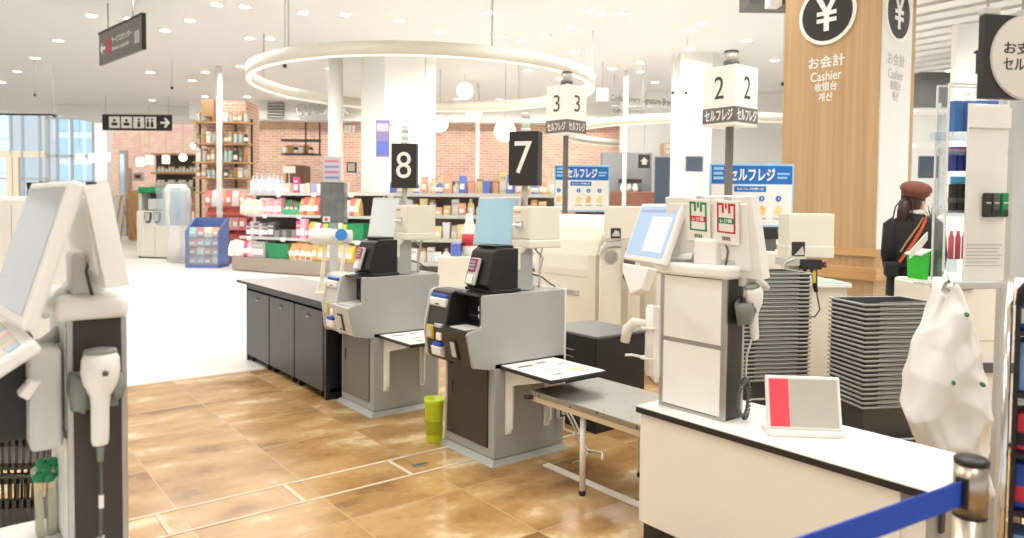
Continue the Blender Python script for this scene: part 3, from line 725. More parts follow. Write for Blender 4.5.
def scanner_mesh(b, T):
    """hand scanner hung head up: face toward local -Y"""
    def ring(cx, cz, rx, ry, y0, n=16): return [(cx + rx * math.cos(2 * PI * k / n), y0 + ry * math.sin(2 * PI * k / n), cz) for k in range(n)]
    b.loft([ring(0, -0.215, 0.016, 0.014, -0.052), ring(0, -0.205, 0.0185, 0.017, -0.052), ring(0, -0.13, 0.019, 0.018, -0.056), ring(0.0, -0.10, 0.022, 0.02, -0.06), ring(0, -0.07, 0.036, 0.03, -0.066),
            ring(0, -0.04, 0.0405, 0.034, -0.07), ring(0, -0.012, 0.039, 0.034, -0.07), ring(0, 0.0, 0.034, 0.028, -0.068), ring(0, 0.003, 0.02, 0.018, -0.066)], 'white', T)
    b.loft([ring(0, 0.002, 0.036, 0.03, -0.066), ring(0, 0.009, 0.033, 0.027, -0.064), ring(0, 0.011, 0.02, 0.018, -0.062)], mat('scanner_grey', '#8d918a', 0.45), T)
    b.lathe([(0.0065, 0), (0.0065, 0.004), (0.0, 0.005)], 'dgrey', 12, T @ frame((0.004, -0.103, -0.04), (1, 0, 0), (0, 0, 1)))
def coil(x, y, z0, z1, r, turns, wire, m):
    pts = []
    N = int(turns * 10)
    for k in range(N + 1):
        a = 2 * PI * turns * k / N; pts.append((x + r * math.cos(a), y + r * math.sin(a), z0 + (z1 - z0) * k / N))
    return pts

def terminal(base, label, lcd, lcdcol, tray, big):
    D = thing('operator_terminal', label, 'checkout terminal', base)
    # post
    b = MB(); b.box(0.006, 0.119, 0.006, 0.324, 0.0, 0.56, 'black')
    for x, y in ((0.0, 0.0), (0.112, 0.0), (0.0, 0.305), (0.112, 0.305)): b.box(x, x + 0.013, y, y + 0.025, 0.0, 0.56, 'aluminium', bev=0.002)
    b.box(0.0, 0.013, 0.02, 0.31, 0.282, 0.296, 'aluminium'); b.box(0.0, 0.013, 0.02, 0.31, 0.0, 0.012, 'aluminium'); b.build('post', D)
    for z0, z1 in ((0.016, 0.280), (0.298, 0.556)):
        b = MB(); b.box(-0.002, 0.008, 0.022, 0.308, z0, z1, 'top', bev=0.002); b.build('side_panel', D)
    b = MB(); b.box(0.014, 0.111, 0.002, 0.008, 0.005, 0.555, 'brown'); b.build('scanner_panel', D)
    b = MB(); b.box(-0.022, 0.128, -0.018, 0.36, 0.560, 0.612, 'white', bev=0.016, seg=3); b.build('cap', D)
    b = MB(); b.box(0.02, 0.09, 0.07, 0.18, 0.605, 0.715, 'white', bev=0.012); b.tube([(0.06, 0.05, 0.61), (0.045, 0.03, 0.67), (0.06, 0.06, 0.72)], 0.004, 'dgrey'); b.build('neck', D)
    # rear display leaning the other way
    pz, ph = (0.64, 0.235) if big else (0.565, 0.32)
    T = frame((0.072 - (pz - 0.565) * 0.14, 0.335, pz), (0, -1, 0), (-0.045, 0, 0.31))
    b = MB(); b.hexa([(0.0, 0.0, -0.05), (0.445, 0.0, -0.05), (0.445, 0.0, -0.004), (0.0, 0.0, -0.004), (0.0, ph, -0.05), (0.415, ph, -0.05), (0.415, ph, 0.0), (0.0, ph, 0.0)], 'white', T)
    b.box(0.02, 0.40, 0.03, ph - 0.025, -0.004, 0.004, 'white', bev=0.004, T=T); b.box(0.05, 0.33, 0.05, 0.07, 0.003, 0.005, 'lgrey', T=T); b.build('customer_display', D)
    # slanted main display
    nb, edge, w_, h_, tilt = lcd
    e = Vector((math.cos(edge), math.sin(edge), 0)); nb = Vector(nb); fb = nb + e * w_
    nrm = Vector((math.sin(edge), -math.cos(edge), 0))          # points behind the screen
    up = (Vector((0, 0, 1)) * math.cos(tilt) + nrm * math.sin(tilt))
    T = frame(fb, -e, up)
    b = MB(); b.box(-0.004, w_ + 0.004, -0.004, h_ + 0.004, -0.03, 0.0, 'white', bev=0.008, T=T); s_ = b.build('display', D)
    b = MB(); b.box(0.014, w_ - 0.016, 0.022, h_ - 0.012, -0.001, 0.002, lcdcol, T=T)
    if lcdcol == 'screenlav':
        b.box(w_ * 0.42, w_ - 0.04, 0.045, h_ - 0.06, 0.0018, 0.003, mat('lit_white_window', '#d3def0', 0.3, emit=0.25), T=T); b.box(0.03, w_ - 0.035, h_ - 0.04, h_ - 0.028, 0.0018, 0.003, mat('lit_lavender_bar', '#98a4d0', 0.3, emit=0.15), T=T)
    b.build('screen', s_)
    b = MB(); mid = fb + (nb - fb) * 0.5 + Vector((0, 0, 0.05)) + nrm * 0.03
    b.tube([tuple(mid), tuple(mid + nrm * 0.05 - Vector((0, 0, 0.05))), (0.04, 0.2, 0.64)], 0.013, 'white', 10); b.build('display_arm', D)
    return D

def hanging_scanner(D_loc, label, T, glabel):
    s_ = thing('barcode_scanner', label, 'barcode scanner', D_loc)
    b = MB(); scanner_mesh(b, T); b.build('scanner_body', s_)
    b = MB(); g = mat('cradle_grey_green', '#7d837b', 0.5)
    b.loft([[(x, y, z) for x, y, z in r] for r in (
        [(-0.052, 0, -0.14), (-0.03, -0.01, -0.145), (-0.03, -0.05, -0.14), (-0.05, -0.045, -0.13)],
        [(-0.058, 0, -0.09), (-0.03, -0.008, -0.09), (-0.028, -0.075, -0.09), (-0.055, -0.06, -0.09)],
        [(-0.056, 0, -0.05), (-0.034, -0.008, -0.05), (-0.036, -0.07, -0.055), (-0.054, -0.055, -0.05)])], g, T)
    b.loft([[(x, y, z) for x, y, z in r] for r in (
        [(0.03, 0, -0.115), (0.045, -0.01, -0.115), (0.046, -0.06, -0.11), (0.03, -0.06, -0.115)],
        [(0.026, 0, -0.09), (0.05, -0.01, -0.085), (0.05, -0.075, -0.085), (0.026, -0.075, -0.09)],
        [(0.034, 0, -0.06), (0.047, -0.01, -0.055), (0.046, -0.06, -0.055), (0.036, -0.06, -0.06)])], g, T)
    b.box(-0.05, 0.045, -0.012, 0.0, -0.14, -0.05, g, T=T); b.build('cradle', s_)
    return s_

RB = (2.40, 1.707, CT)
lcdR = ((-0.058, 0.275, 0.605), R(68), 0.38, 0.265, R(20))
TERM = terminal(RB, 'white operator terminal with pale blue screen standing on the long cream counter', lcdR, 'screenlav', None, False)
s1 = hanging_scanner((2.40, 1.707, CT), 'white hand scanner on the black side of the terminal with two card samples', Matrix.Translation((0.052, 0.0, 0.525)) @ Matrix.Rotation(R(-14), 4, 'Y') @ Matrix.Rotation(R(28), 4, 'Z'), '')
b = MB(); b.tube([(0.115, -0.04, 0.32), (0.10, -0.03, 0.26), (0.095, -0.03, 0.18), (0.105, -0.035, 0.15)], 0.004, 'lgrey')
b.tube([(0.075 + 0.03 * math.sin(a) , -0.035, 0.085 - 0.06 * math.cos(a)) for a in [k * 0.2 - 2.6 for k in range(27)]], 0.006, 'dgrey', 8)
pts = []
for k in range(150):
    a = 2.55 - 4.4 * k / 149; c = Vector((0.085 + 0.026 * math.cos(a), -0.035, 0.09 + 0.075 * math.sin(a))); r_ = Vector((math.cos(a), 0, math.sin(a)))
    w_ = 2 * PI * 22 * k / 149; pts.append(c + r_ * 0.009 * math.cos(w_) + Vector((0, 0.009 * math.sin(w_), 0)))
b.tube(pts, 0.0028, 'dgrey', 6); b.build('coiled_cord', s1)
# white fixed scanner tip below the leaning display
q = thing('desk_scanner', 'small white rounded scanner head poking out below the leaning display', 'barcode scanner', (2.40, 1.707, CT))
b = MB(); b.loft([[(0.13 + dx, -0.03 + r_ * math.cos(2 * PI * k / 14), z + r_ * 0.55 * math.sin(2 * PI * k / 14)) for k in range(14)] for dx, z, r_ in ((-0.03, 0.565, 0.028), (0.0, 0.56, 0.03), (0.06, 0.535, 0.028), (0.085, 0.522, 0.022), (0.09, 0.518, 0.012))], 'white'); b.build('scanner_head', q)
b = MB(); b.box(0.08, 0.12, -0.03, 0.03, 0.53, 0.57, 'white', bev=0.006); b.build('mount', q)
# two sample cards hanging on the rear display
def card(loc, c1, c2, label):
    q = thing('bag_card', label, 'card', loc)
    T = frame((0, 0, 0), (-0.02, -1, 0), (-0.045, 0, 0.31)) @ Matrix.Rotation(R(-4), 4, 'Z') @ Matrix.Scale(1.12, 4)
    b = MB(); b.box(-0.052, 0.052, -0.155, 0.0, 0.004, 0.010, 'paper', bev=0.002, T=T); b.build('card_sheet', q)
    b = MB(); z = 0.0102
    for x0, x1, y0, y1, m_ in ((-0.038, -0.031, -0.112, -0.012, c1), (0.031, 0.038, -0.112, -0.012, c1), (-0.038, 0.038, -0.116, -0.11, c1), (-0.038, -0.018, -0.018, -0.010, c1), (0.018, 0.038, -0.018, -0.010, c1),
                               (-0.018, -0.009, -0.045, -0.010, c1), (0.009, 0.018, -0.045, -0.010, c1), (-0.004, 0.004, -0.03, -0.010, c1), (-0.036, 0.036, -0.082, -0.062, c2)):
        b.box(x0, x1, y0, y1, z, z + 0.0008, m_, T=T)
    b.text('レジ袋', T @ Matrix.Translation((0, -0.072, z + 0.0008)), 'inkwhite', w=0.05, h=0.014, bold=0.02, th=0.0006)
    for k in range(9): b.box(-0.018 + k * 0.004, -0.0165 + k * 0.004 + (k % 3) * 0.0005, -0.142, -0.128, z, z + 0.0006, 'ink', T=T)
    b.build('card_print', q)
    b = MB(); b.box(-0.012, 0.012, -0.012, 0.012, -0.01, 0.006, 'lgrey', T=T); b.build('clip', q)
card((2.424, 1.862, CT + 0.875), 'green', 'red', 'white sample card with green bag outline and red band hanging on the terminal')
card((2.424, 1.728, CT + 0.87), 'red', 'green', 'white sample card with red bag outline and green band hanging on the terminal')
# keypad tray at the terminal
q = MB(); T = frame((-0.13, 0.393, 0.60), (math.cos(R(-112)), math.sin(R(-112)), 0), (-0.2, 0.1, -0.9))
q.prism([(-0.02, 0.0), (0.22, 0.0), (0.20, 0.09), (0.12, 0.12), (0.0, 0.04)], 'Z', -0.02, 0.02, 'white', bev=0.005, T=T); q.build('keypad_tray', TERM)
# roll holder on the far side of the post
q = thing('bag_roll_holder', 'white plastic bag roll holder at the far side of the terminal post', 'bag holder', (2.40, 2.075, CT + 0.12))
b = MB(); b.cyl((-0.01, 0.0, 0.0), (-0.01, 0.0, 0.29), 0.024, 'poly', 18); b.cyl((-0.01, 0, 0.285), (-0.01, 0, 0.30), 0.02, 'white', 16); b.build('bag_roll', q)
b = MB(); b.box(-0.02, 0.02, -0.045, 0.0, 0.0, 0.30, 'white', bev=0.006)
b.lathe([(0.036, 0.0), (0.04, 0.0), (0.04, 0.008), (0.036, 0.008)], 'white', 20, Matrix.Translation((-0.012, 0.006, 0.07))); b.lathe([(0.036, 0.0), (0.04, 0.0), (0.04, 0.008), (0.036, 0.008)], 'white', 20, Matrix.Translation((-0.012, 0.006, 0.20))); b.build('bracket', q)
b = MB(); b.tube([(-0.02, 0.02, 0.22), (-0.04, 0.07, 0.22), (-0.05, 0.10, 0.19), (-0.055, 0.11, 0.13)], 0.02, 'poly', 10, rad=[0.016, 0.022, 0.024, 0.02]); b.tube([(-0.03, 0.03, 0.075), (-0.05, 0.07, 0.08), (-0.06, 0.10, 0.075)], 0.006, 'white', 8); b.build('loose_bag_end', q)

# tilted menu tablet
q = thing('price_stand', 'white framed tablet stand with coral stripe and grey panel on the cream counter', 'stand', (2.50, 1.425, CT), 0)
dirx = Vector((0.70, -0.66, 0)).normalized(); back = Vector((-dirx.y, dirx.x, 0)); 
T = frame(-dirx * 0.135, dirx, back * 0.055 + Vector((0, 0, 0.205)))
b = MB(); b.box(0, 0.27, 0.022, 0.218, -0.008, 0.008, 'white', bev=0.005, T=T); b.build('panel', q)
b = MB(); b.box(0.012, 0.082, 0.032, 0.206, 0.008, 0.0095, 'pink', T=T); b.box(0.082, 0.258, 0.032, 0.206, 0.008, 0.0095, 'taupe', T=T); b.build('print', q)
Tb = frame(-dirx * 0.135, dirx, back)
b = MB(); b.box(0.0, 0.275, -0.02, 0.09, 0.0, 0.022, 'white', bev=0.005, T=Tb); b.box(0.10, 0.17, 0.06, 0.085, 0.0, 0.12, 'white', bev=0.004, T=Tb); b.build('foot', q)

# ------------------------------------------------------------------ second terminal close to the camera
LB = (0.226, 1.95, CT)
lcdL = ((-0.103, -0.20, 0.582), R(95.5), 0.38, 0.31, R(17))
terminal(LB, 'white operator terminal with grey reflecting screen and black scanner side nearest the entrance', lcdL, 'screengrey', None, True)
q = thing('counter', 'cream counter carrying the terminal with the grey reflecting screen', 'counter', (-0.55, 0.85, 0))
b = MB(); b.box(0.02, 0.88, 0.03, 1.36, 0.09, 0.556, 'cream2', bev=0.003); b.build('body', q)
b = MB(); b.box(0.04, 0.86, 0.05, 1.34, 0, 0.09, 'edge'); b.build('plinth', q)
b = MB(); b.box(0, 0.91, 0, 1.40, 0.556, 0.586, 'top', bev=0.002); b.build('worktop', q)
s2 = hanging_scanner((LB[0], LB[1], CT), 'white hand scanner hanging on the black side nearest the camera', Matrix.Translation((0.058, 0.0, 0.49)), '')
b = MB(); b.tube([(0.058, -0.052, 0.277), (0.058, -0.052, 0.235)], 0.007, mat('cradle_grey_green', '#7d837b', 0.5), 10, rad=[0.0085, 0.006])
b.tube([(0.058, -0.052, 0.24), (0.06, -0.05, 0.18), (0.058, -0.048, 0.10), (0.058, -0.045, 0.055)], 0.0035, 'dgrey', 8); b.box(0.054, 0.064, -0.054, -0.044, 0.125, 0.155, 'white', bev=0.001)
b.tube([(0.055 - 0.045 * k / 69 + 0.009 * math.cos(2 * PI * 9 * k / 69), -0.045 + 0.009 * math.sin(2 * PI * 9 * k / 69), 0.05 - 0.045 * k / 69 + 0.004 * math.cos(2 * PI * 9 * k / 69)) for k in range(70)], 0.0035, 'lgrey', 6); b.build('coiled_cord', s2)
# keyboard with coloured keys under the near screen
q = thing('keyboard', 'tilted white keyboard with pastel keys below the grey reflecting screen', 'keyboard', (0.108, 1.94, 1.125))
T = Matrix.Rotation(R(92 - 180), 4, 'Z') @ Matrix.Rotation(R(-28), 4, 'X')
T = frame((0, 0, 0), (0.04, -1, 0), (0.80, 0.0, 0.52))
b = MB(); b.box(-0.18, 0.20, -0.16, 0.035, -0.03, 0.0, 'white', bev=0.008, T=T); b.build('case', q)
cols = [mat('key_' + c, hx, 0.5) for c, hx in (('pink', '#dcb0b0'), ('peach', '#e3c9b4'), ('cream', '#e4dfd2'), ('sage', '#c4cdc0'), ('sky', '#bccada'))]
b = MB()
for i in range(8):
    for j in range(5):
        b.box(-0.165 + i * 0.044, -0.165 + i * 0.044 + 0.038, -0.148 + j * 0.033, -0.148 + j * 0.033 + 0.028, -0.001, 0.006, cols[(i * 3 + j * 2) % 5], bev=0.0015, T=T, seg=1)
b.build('keys', q)
b = MB(); b.tube([(0.02, 0.05, -0.03), (0.06, 0.1, -0.06), (0.13, 0.16, -0.02)], 0.018, 'lgrey', 10); b.build('arm', q)
# coin changer and black box beside the near terminal
q = thing('card_terminal', 'pale grey card device hung beside the near terminal post', 'card terminal', (0.175, 1.965, 0.85))
b = MB(); b.box(-0.022, 0.042, -0.012, 0.16, 0.0, 0.235, 'lgrey', bev=0.012, seg=3); b.build('case', q)
b = MB(); b.prism([(-0.045, 0.14), (-0.02, 0.17), (0.0, 0.165), (-0.025, 0.125)], 'Y', -0.03, 0.02, 'white', bev=0.003); b.build('slip', q)
b = MB(); b.box(-0.03, -0.018, -0.005, 0.10, 0.12, 0.16, 'ink'); b.build('slot', q)
q = thing('cash_box', 'black metal box hung behind the pale grey card device', 'box', (0.10, 2.07, 0.86))
b = MB(); b.box(-0.01, 0.07, -0.03, 0.17, 0.0, 0.25, 'black', bev=0.01); b.build('case', q); b = MB(); b.box(-0.014, -0.008, 0.0, 0.14, 0.03, 0.22, 'dgrey', bev=0.003); b.build('front_plate', q)
# chopstick holder
p = W(51, 532, 1); k = (CT - CAMH) / (p.z - CAMH); p = CAMP + (p - CAMP) * k
q = thing('chopstick_holder', 'clear cup of wooden chopsticks with green paper tops by the near terminal', 'holder', (p.x, p.y, CT))
b = MB(); b.box(-0.032, 0.032, -0.028, 0.028, 0.0, 0.12, 'frost', bev=0.004); b.build('cup', q)
for i in range(9):
    x, y = -0.022 + (i % 3) * 0.022, -0.018 + (i // 3) * 0.018
    b = MB(); b.box(x - 0.0075, x + 0.0075, y - 0.005, y + 0.005, 0.004, 0.165, mat('pale_bamboo', '#e0cba0', 0.6), T=Matrix.Rotation(R((i % 3 - 1) * 2.0), 4, 'Y'))
    tag(b.build('chopstick', None, (p.x, p.y, CT)), 'pair of wooden chopsticks standing in the clear cup', 'chopsticks', 'chopsticks in the clear cup')
b = MB()
for i in range(14):
    b.ball((random.uniform(-0.03, 0.03), random.uniform(-0.024, 0.024), random.uniform(0.145, 0.18)), 0.014, ['green', mat('pale_green_paper', '#a9c7a2', 0.6), 'green'][i % 3], n=10)
b.build('paper_tops', q)
# ------------------------------------------------------------------ belt post
q = thing('belt_stanchion', 'steel post with black cap holding the blue belt beside the cream counter', 'stanchion', (1.66, 0.580, 0))
b = MB(); b.lathe([(0.16, 0), (0.16, 0.012), (0.05, 0.03), (0.034, 0.035)], 'steel', 32); b.build('base', q)
b = MB(); b.cyl((0, 0, 0.03), (0, 0, 0.795), 0.0315, 'steel', 28); b.cyl((0, 0, 0.80), (0, 0, 0.905), 0.0315, 'steel', 28); b.build('post', q)
b = MB(); b.cyl((0, 0, 0.794), (0, 0, 0.80), 0.032, 'black', 28); b.build('collar', q)
b = MB(); b.lathe([(0.032, 0.903), (0.033, 0.912), (0.028, 0.917), (0.0, 0.917)], 'black', 28); b.build('cap', q)
dd = Vector((1.261 - 1.66, 0.628 - 0.58, 0)).normalized()
b = MB(); T = frame((0, 0, 0.85), dd, (0, 0, 1)); b.box(0.022, 0.038, -0.034, 0.03, -0.012, 0.012, 'black', bev=0.003, T=T); b.build('belt_head', q)
b = MB(); b.box(0.034, 1.3, -0.028, 0.024, -0.0012, 0.0012, 'belt', T=T)
b.box(0.034, 1.3, 0.018, 0.022, -0.0016, 0.0016, mat('belt_edge_blue', '#1f50c0', 0.7), T=T); b.build('belt', q)

# ------------------------------------------------------------------ acrylic display tower, hanging bag and goods
SX = {}
D0 = 2.85
rh = Hall(968, D0, R(10)); RV = rh.rz
def rp(u, v, dy=0.0): return rh.P(u, v, dy)
rk = thing('display_tower', 'clear acrylic shelf tower with grey pole standing behind the cream counter', 'display stand', rh.loc, RV)
xl, xr = rp(945.5, 200).x, rp(1006, 200).x
ztop, zb = rp(968, 84).z, rp(968, 281).z
zs = [rp(968, v).z for v in (152, 213.5, 281)]
b = MB()
b.box(xl - 0.002, xl + 0.002, 0, 0.06, zb, ztop, 'acryl'); b.box(xl, xr, 0.056, 0.06, zb, ztop, 'acryl'); b.box(xl, xr, 0, 0.06, ztop - 0.004, ztop, 'acryl')
b.build('acrylic_case', rk)
for xx, yy in ((xl, 0.0), (xl, 0.06), (xr - 0.004, 0.0)): b = MB(); b.box(xx - 0.003, xx + 0.003, yy - 0.003, yy + 0.003, zb, ztop, 'white'); b.build('acrylic_edge', rk)
for yy in (0.0, 0.06): b = MB(); b.box(xl, xr, yy - 0.003, yy + 0.003, ztop - 0.004, ztop + 0.002, 'white'); b.build('acrylic_edge', rk)
b = MB()
for z in zs[:2]: b = MB(); b.box(xl, xr, 0.0, 0.056, z - 0.006, z, 'acryl'); b.box(xl, xr, -0.003, 0.0, z - 0.012, z + 0.012, 'frost'); b.build('shelf', rk)
b = MB()
b.box(xl - 0.01, xr, -0.02, 0.06, zb - 0.03, zb - 0.004, 'lgrey', bev=0.004); b.build('shelf', rk)
b = MB(); xp = rp(1003, 300, 0.04).x; b.box(xp - 0.008, xp + 0.03, 0.04, 0.07, 0.0, ztop + 0.02, 'lgrey', bev=0.004); b.build('pole', rk)
b = MB(); b.lathe([(0.12, 0), (0.12, 0.012), (0.03, 0.03), (0, 0.03)], 'dgrey', 28, Matrix.Translation((xp + 0.01, 0.06, 0))); b.build('base', rk)
b = MB(); b.box(rp(928, 1).x, xl + 0.01, -0.025, 0.03, zb - 0.012, zb - 0.004, 'lgrey'); b.build('side_arm', rk)
# white back of a sign board inside, text lines
x0, x1 = rp(968, 1).x, rp(1009, 1).x
brd = thing('leaflet_board', 'white board with grey lines of print standing in the acrylic tower', 'board', rh.loc, RV)
b = MB(); b.box(x0 + 0.004, x1, -0.02, -0.012, zb + 0.002, rp(968, 104).z, 'paper', bev=0.002); b.build('panel', brd)
b = MB(); zt = rp(968, 245).z
for k in range(7): b.box(x0 + 0.012, x1 - 0.012 - 0.01 * (k % 3), -0.0215, -0.02, zt - k * 0.0135, zt - k * 0.0135 + 0.0035, 'taupe')
b.build('printed_lines', brd)
b = MB(); b.box(x0 + 0.0, x1 + 0.004, -0.028, -0.021, rp(968, 128).z, rp(968, 108).z, 'paper', T=Matrix.Rotation(R(0), 4, 'Y')); b.build('flap', brd)
# goods in the tower
def put(name, label, cat, u, v0, v1, w, d_, m, dy, grp=None, cap=None, shape='box'):
    h_ = rp(u, v0).z - rp(u, v1).z
    c = rp(u, v1, dy); h_ = rp(u, v0, dy).z - c.z; q = thing(name, label, cat, (0, 0, 0), RV, grp); q.location = Matrix.Translation(rh.loc) @ Matrix.Rotation(RV, 4, 'Z') @ Vector((c.x, dy, c.z))
    b = MB()
    if shape == 'box': b.box(-w / 2, w / 2, -d_ / 2, d_ / 2, 0, h_, m, bev=0.002)
    elif shape == 'tube': b.lathe([(w * 0.5, 0), (w * 0.5, h_ * 0.78), (w * 0.3, h_ * 0.86), (w * 0.3, h_), (0, h_)], m, 14)
    b.build('pack' if shape == 'box' else 'tube', q)
    if cap: b = MB(); b.box(-w / 2 - 0.001, w / 2 + 0.001, -d_ / 2 - 0.001, d_ / 2 + 0.001, h_ * cap[0], h_ * cap[1], cap[2]); b.build('band', q)
    return q
mb1 = mat('blue_carton', '#4a7fc4', 0.5); mb2 = mat('navy_carton', '#2c3f88', 0.45); mb3 = mat('rose_tube', '#d8606a', 0.4); mb4 = mat('cyan_header', '#4fb0dc', 0.45)
zz = 0
for i, u in enumerate((955.5, 967, 979, 991)):
    put('carton', 'blue carton on the upper acrylic shelf, %s from the woman' % ORD[i], 'carton', u, 101, 152 if False else 131.5, 0.036, 0.03, mb1, 0.034 + 0.001 * i, 'blue cartons in the acrylic tower')
b = MB(); b.box(rp(945, 1).x, rp(1000, 1).x, 0.02, 0.056, rp(960, 139).z - 0.006, rp(960, 139).z, 'acryl'); b.box(rp(945, 1).x, rp(1000, 1).x, 0.022, 0.056, rp(960, 139).z, rp(960, 132).z, 'frost'); b.build('riser', rk)
for i, u in enumerate((951, 957.7, 964.3)):
    put('tube_pack', 'navy tube pack on the middle acrylic shelf, %s from the woman' % ORD[i], 'tube', u, 147, 171, 0.021, 0.03, mb2, 0.032, 'navy tube packs in the acrylic tower', cap=(0.82, 0.9, 'magenta'))
b = MB(); zq = rp(960, 171.5).z; b.box(xl + 0.02, rp(968, 1).x, 0.012, 0.055, zq - 0.006, zq, 'acryl'); b.build('riser', rk)
for i, u in enumerate((951.5, 957.8, 964)):
    q = put('razor_pack', 'black and clear blister pack below the cyan header, %s from the woman' % ORD[i], 'blister pack', u, 184, 213, 0.019, 0.02, 'ink', 0.03, 'black blister packs in the acrylic tower', cap=(0.36, 0.52, 'dgrey'))
put('header_card', 'cyan header card above the black blister packs', 'card', 958, 176.5, 184, 0.066, 0.012, mb4, 0.03)
for i, u in enumerate((950.5, 957.3, 964)):
    q = put('lip_tube', 'rose coloured tube on the lowest acrylic shelf, %s from the woman' % ORD[i], 'tube', u, 231, 259, 0.020, 0.02, mb3, 0.032, 'rose tubes in the acrylic tower', shape='tube')
b = MB(); zq = rp(960, 259.5).z; b.box(xl + 0.02, rp(968, 1).x, 0.012, 0.055, zq - 0.05, zq, 'frost'); b.build('riser', rk)
# blister packs hung on the board
for i, (u, m_) in enumerate(((980, 'ink'), (988, 'dgrey'), (997, 'green'))):
    c = rp(u, 217); b = MB(); w_ = 0.028; h_ = rp(u, 193).z - c.z
    b.box(-w_ / 2, w_ / 2, -0.04, -0.022, 0, h_, m_, bev=0.004); b.box(-w_ / 2 + 0.003, w_ / 2 - 0.003, -0.0415, -0.039, 0.004, h_ * 0.3, 'ink'); b.box(-w_ / 2 + 0.004, w_ / 2 - 0.004, -0.0415, -0.039, h_ * 0.55, h_ * 0.62, 'lgrey')
    o = b.build('battery_pack', None, Matrix.Translation(rh.loc) @ Matrix.Rotation(RV, 4, 'Z') @ Vector((c.x, 0, c.z)), (0, 0, RV))
    tag(o, ['black blister pack hung on the white board farthest from the pole', 'dark grey blister pack hung in the middle of the white board', 'green topped blister pack hung on the white board nearest the pole'][i], 'blister pack')
# letters on the acrylic top
T = Matrix.Translation(rh.loc) @ Matrix.Rotation(RV, 4, 'Z')
c = rp(972, 95.5); b = MB(T); b.text('セルフレジ', FY(c.x + 0.055, 0.0, c.z) , 'inkwhite', h=0.034, bold=0.015)
o = b.build('lettering'); o.parent = rk; o.matrix_parent_inverse = Matrix(); o.data.transform(T.inverted())
b = MB(); b.text('1', frame((rp(972, 60).x, 0.3, rp(972, 60).z), (1, 0, 0), (0, 0, 1)), 'ink', h=0.10); 
# green leaflet tray
c = rp(929, 280)
q = thing('leaflet_tray', 'bright green slanted box fixed to the side of the acrylic tower', 'box', Matrix.Translation(rh.loc) @ Matrix.Rotation(RV, 4, 'Z') @ Vector((c.x, 0.05, c.z - 0.005)), RV)
b = MB(); b.prism([(-0.016, 0.0), (0.014, 0.0), (0.02, 0.12), (-0.022, 0.10)], 'Y', -0.03, 0.05, 'bright', bev=0.003); b.build('tray', q)
b = MB(); b.prism([(-0.026, 0.096), (0.02, 0.117), (0.024, 0.124), (-0.03, 0.104)], 'Y', -0.035, 0.055, 'white', bev=0.002); b.build('rim', q); b = MB(); b.prism([(-0.03, -0.004), (0.02, -0.004), (0.02, 0.004), (-0.03, 0.004)], 'Y', -0.034, 0.054, 'white'); b.build('base', q)
q2 = thing('leaflet', 'white leaflet sticking out of the bright green box', 'leaflet', q.location, RV)
b = MB(); b.prism([(-0.045, 0.085), (-0.04, 0.12), (0.0, 0.16), (0.03, 0.19), (0.03, 0.16), (0.0, 0.12)], 'Y', 0.0, 0.006, 'paper'); b.build('sheet', q2)

# white bag hanging from the tower
hb = Hall(948, 2.74)
def bagpt(u, v, dy): return hb.P(u, v, dy)
secs = [(285, 945, 950, 0.012), (298, 936, 961, 0.03), (312, 931, 966, 0.05), (330, 922, 971, 0.07), (343, 912, 975, 0.085), (365, 911, 980, 0.09), (390, 908, 984, 0.09), (412, 902, 985, 0.085), (424, 908, 986, 0.08), (445, 920, 987, 0.075), (465, 938, 987, 0.07), (482, 944, 987, 0.06), (492, 950, 987, 0.045), (497, 955, 986, 0.02)]
rings = []; rnd = random.Random(3); n = 44
fold = [rnd.uniform(0, 2 * PI) for _ in range(6)]
for i, (v, a, c, th) in enumerate(secs):
    pa, pc = bagpt(a, v, 0), bagpt(c, v, 0); z = (pa.z + pc.z) / 2; cx = (pa.x + pc.x) / 2; rx = abs(pc.x - pa.x) / 2; rg = []
    for k in range(n):
        an = 2 * PI * k / n
        w_ = 1 + 0.05 * math.sin(7 * an + fold[0] + i * 0.35) + 0.035 * math.sin(13 * an + fold[1] - i * 0.5)
        sq = lambda q_, e: math.copysign(abs(q_) ** e, q_)
        rg.append((cx + rx * sq(math.cos(an), 0.8), th * sq(math.sin(an), 0.8) * w_ + 0.012 * math.sin(3 * an + i), z + 0.008 * math.sin(5 * an + i)))
    rings.append(rg)
q = thing('plastic_bag', 'large white plastic bag hanging full from the acrylic tower', 'bag', hb.loc, VROT)
b = MB(); b.loft(rings, 'poly'); o = b.build('bag_body', q)
sm = o.modifiers.new('Subsurf', 'SUBSURF'); sm.levels = sm.render_levels = 3
tx = bpy.data.textures.new('creases', 'VORONOI'); tx.noise_scale = 0.13; tx.distance_metric = 'DISTANCE'; tx.weight_1 = 1.0; tx.weight_2 = 0.0; tx.noise_intensity = 1.0
dm = o.modifiers.new('Displace', 'DISPLACE'); dm.texture = tx; dm.strength = 0.035; dm.mid_level = 0.4; dm.texture_coords = 'LOCAL'
b = MB()
tp = bagpt(947, 286, 0); b.tube([tuple(tp), tuple(tp + Vector((-0.004, 0.01, 0.03))), tuple(tp + Vector((0.0, 0.02, 0.05))), tuple(tp + Vector((0.012, 0.02, 0.02)))], 0.01, 'poly', 8)
t2 = bagpt(933, 290, 0.02); b.tube([tuple(t2 + Vector((0, 0, 0.03))), tuple(t2 + Vector((0.006, 0, -0.02))), tuple(t2 + Vector((-0.006, 0, -0.07))), tuple(t2 + Vector((0.01, 0, -0.05)))], 0.006, 'poly', 8); b.build('bag_handles', q)
mg = mat('green_print', '#3f7a5c', 0.6)
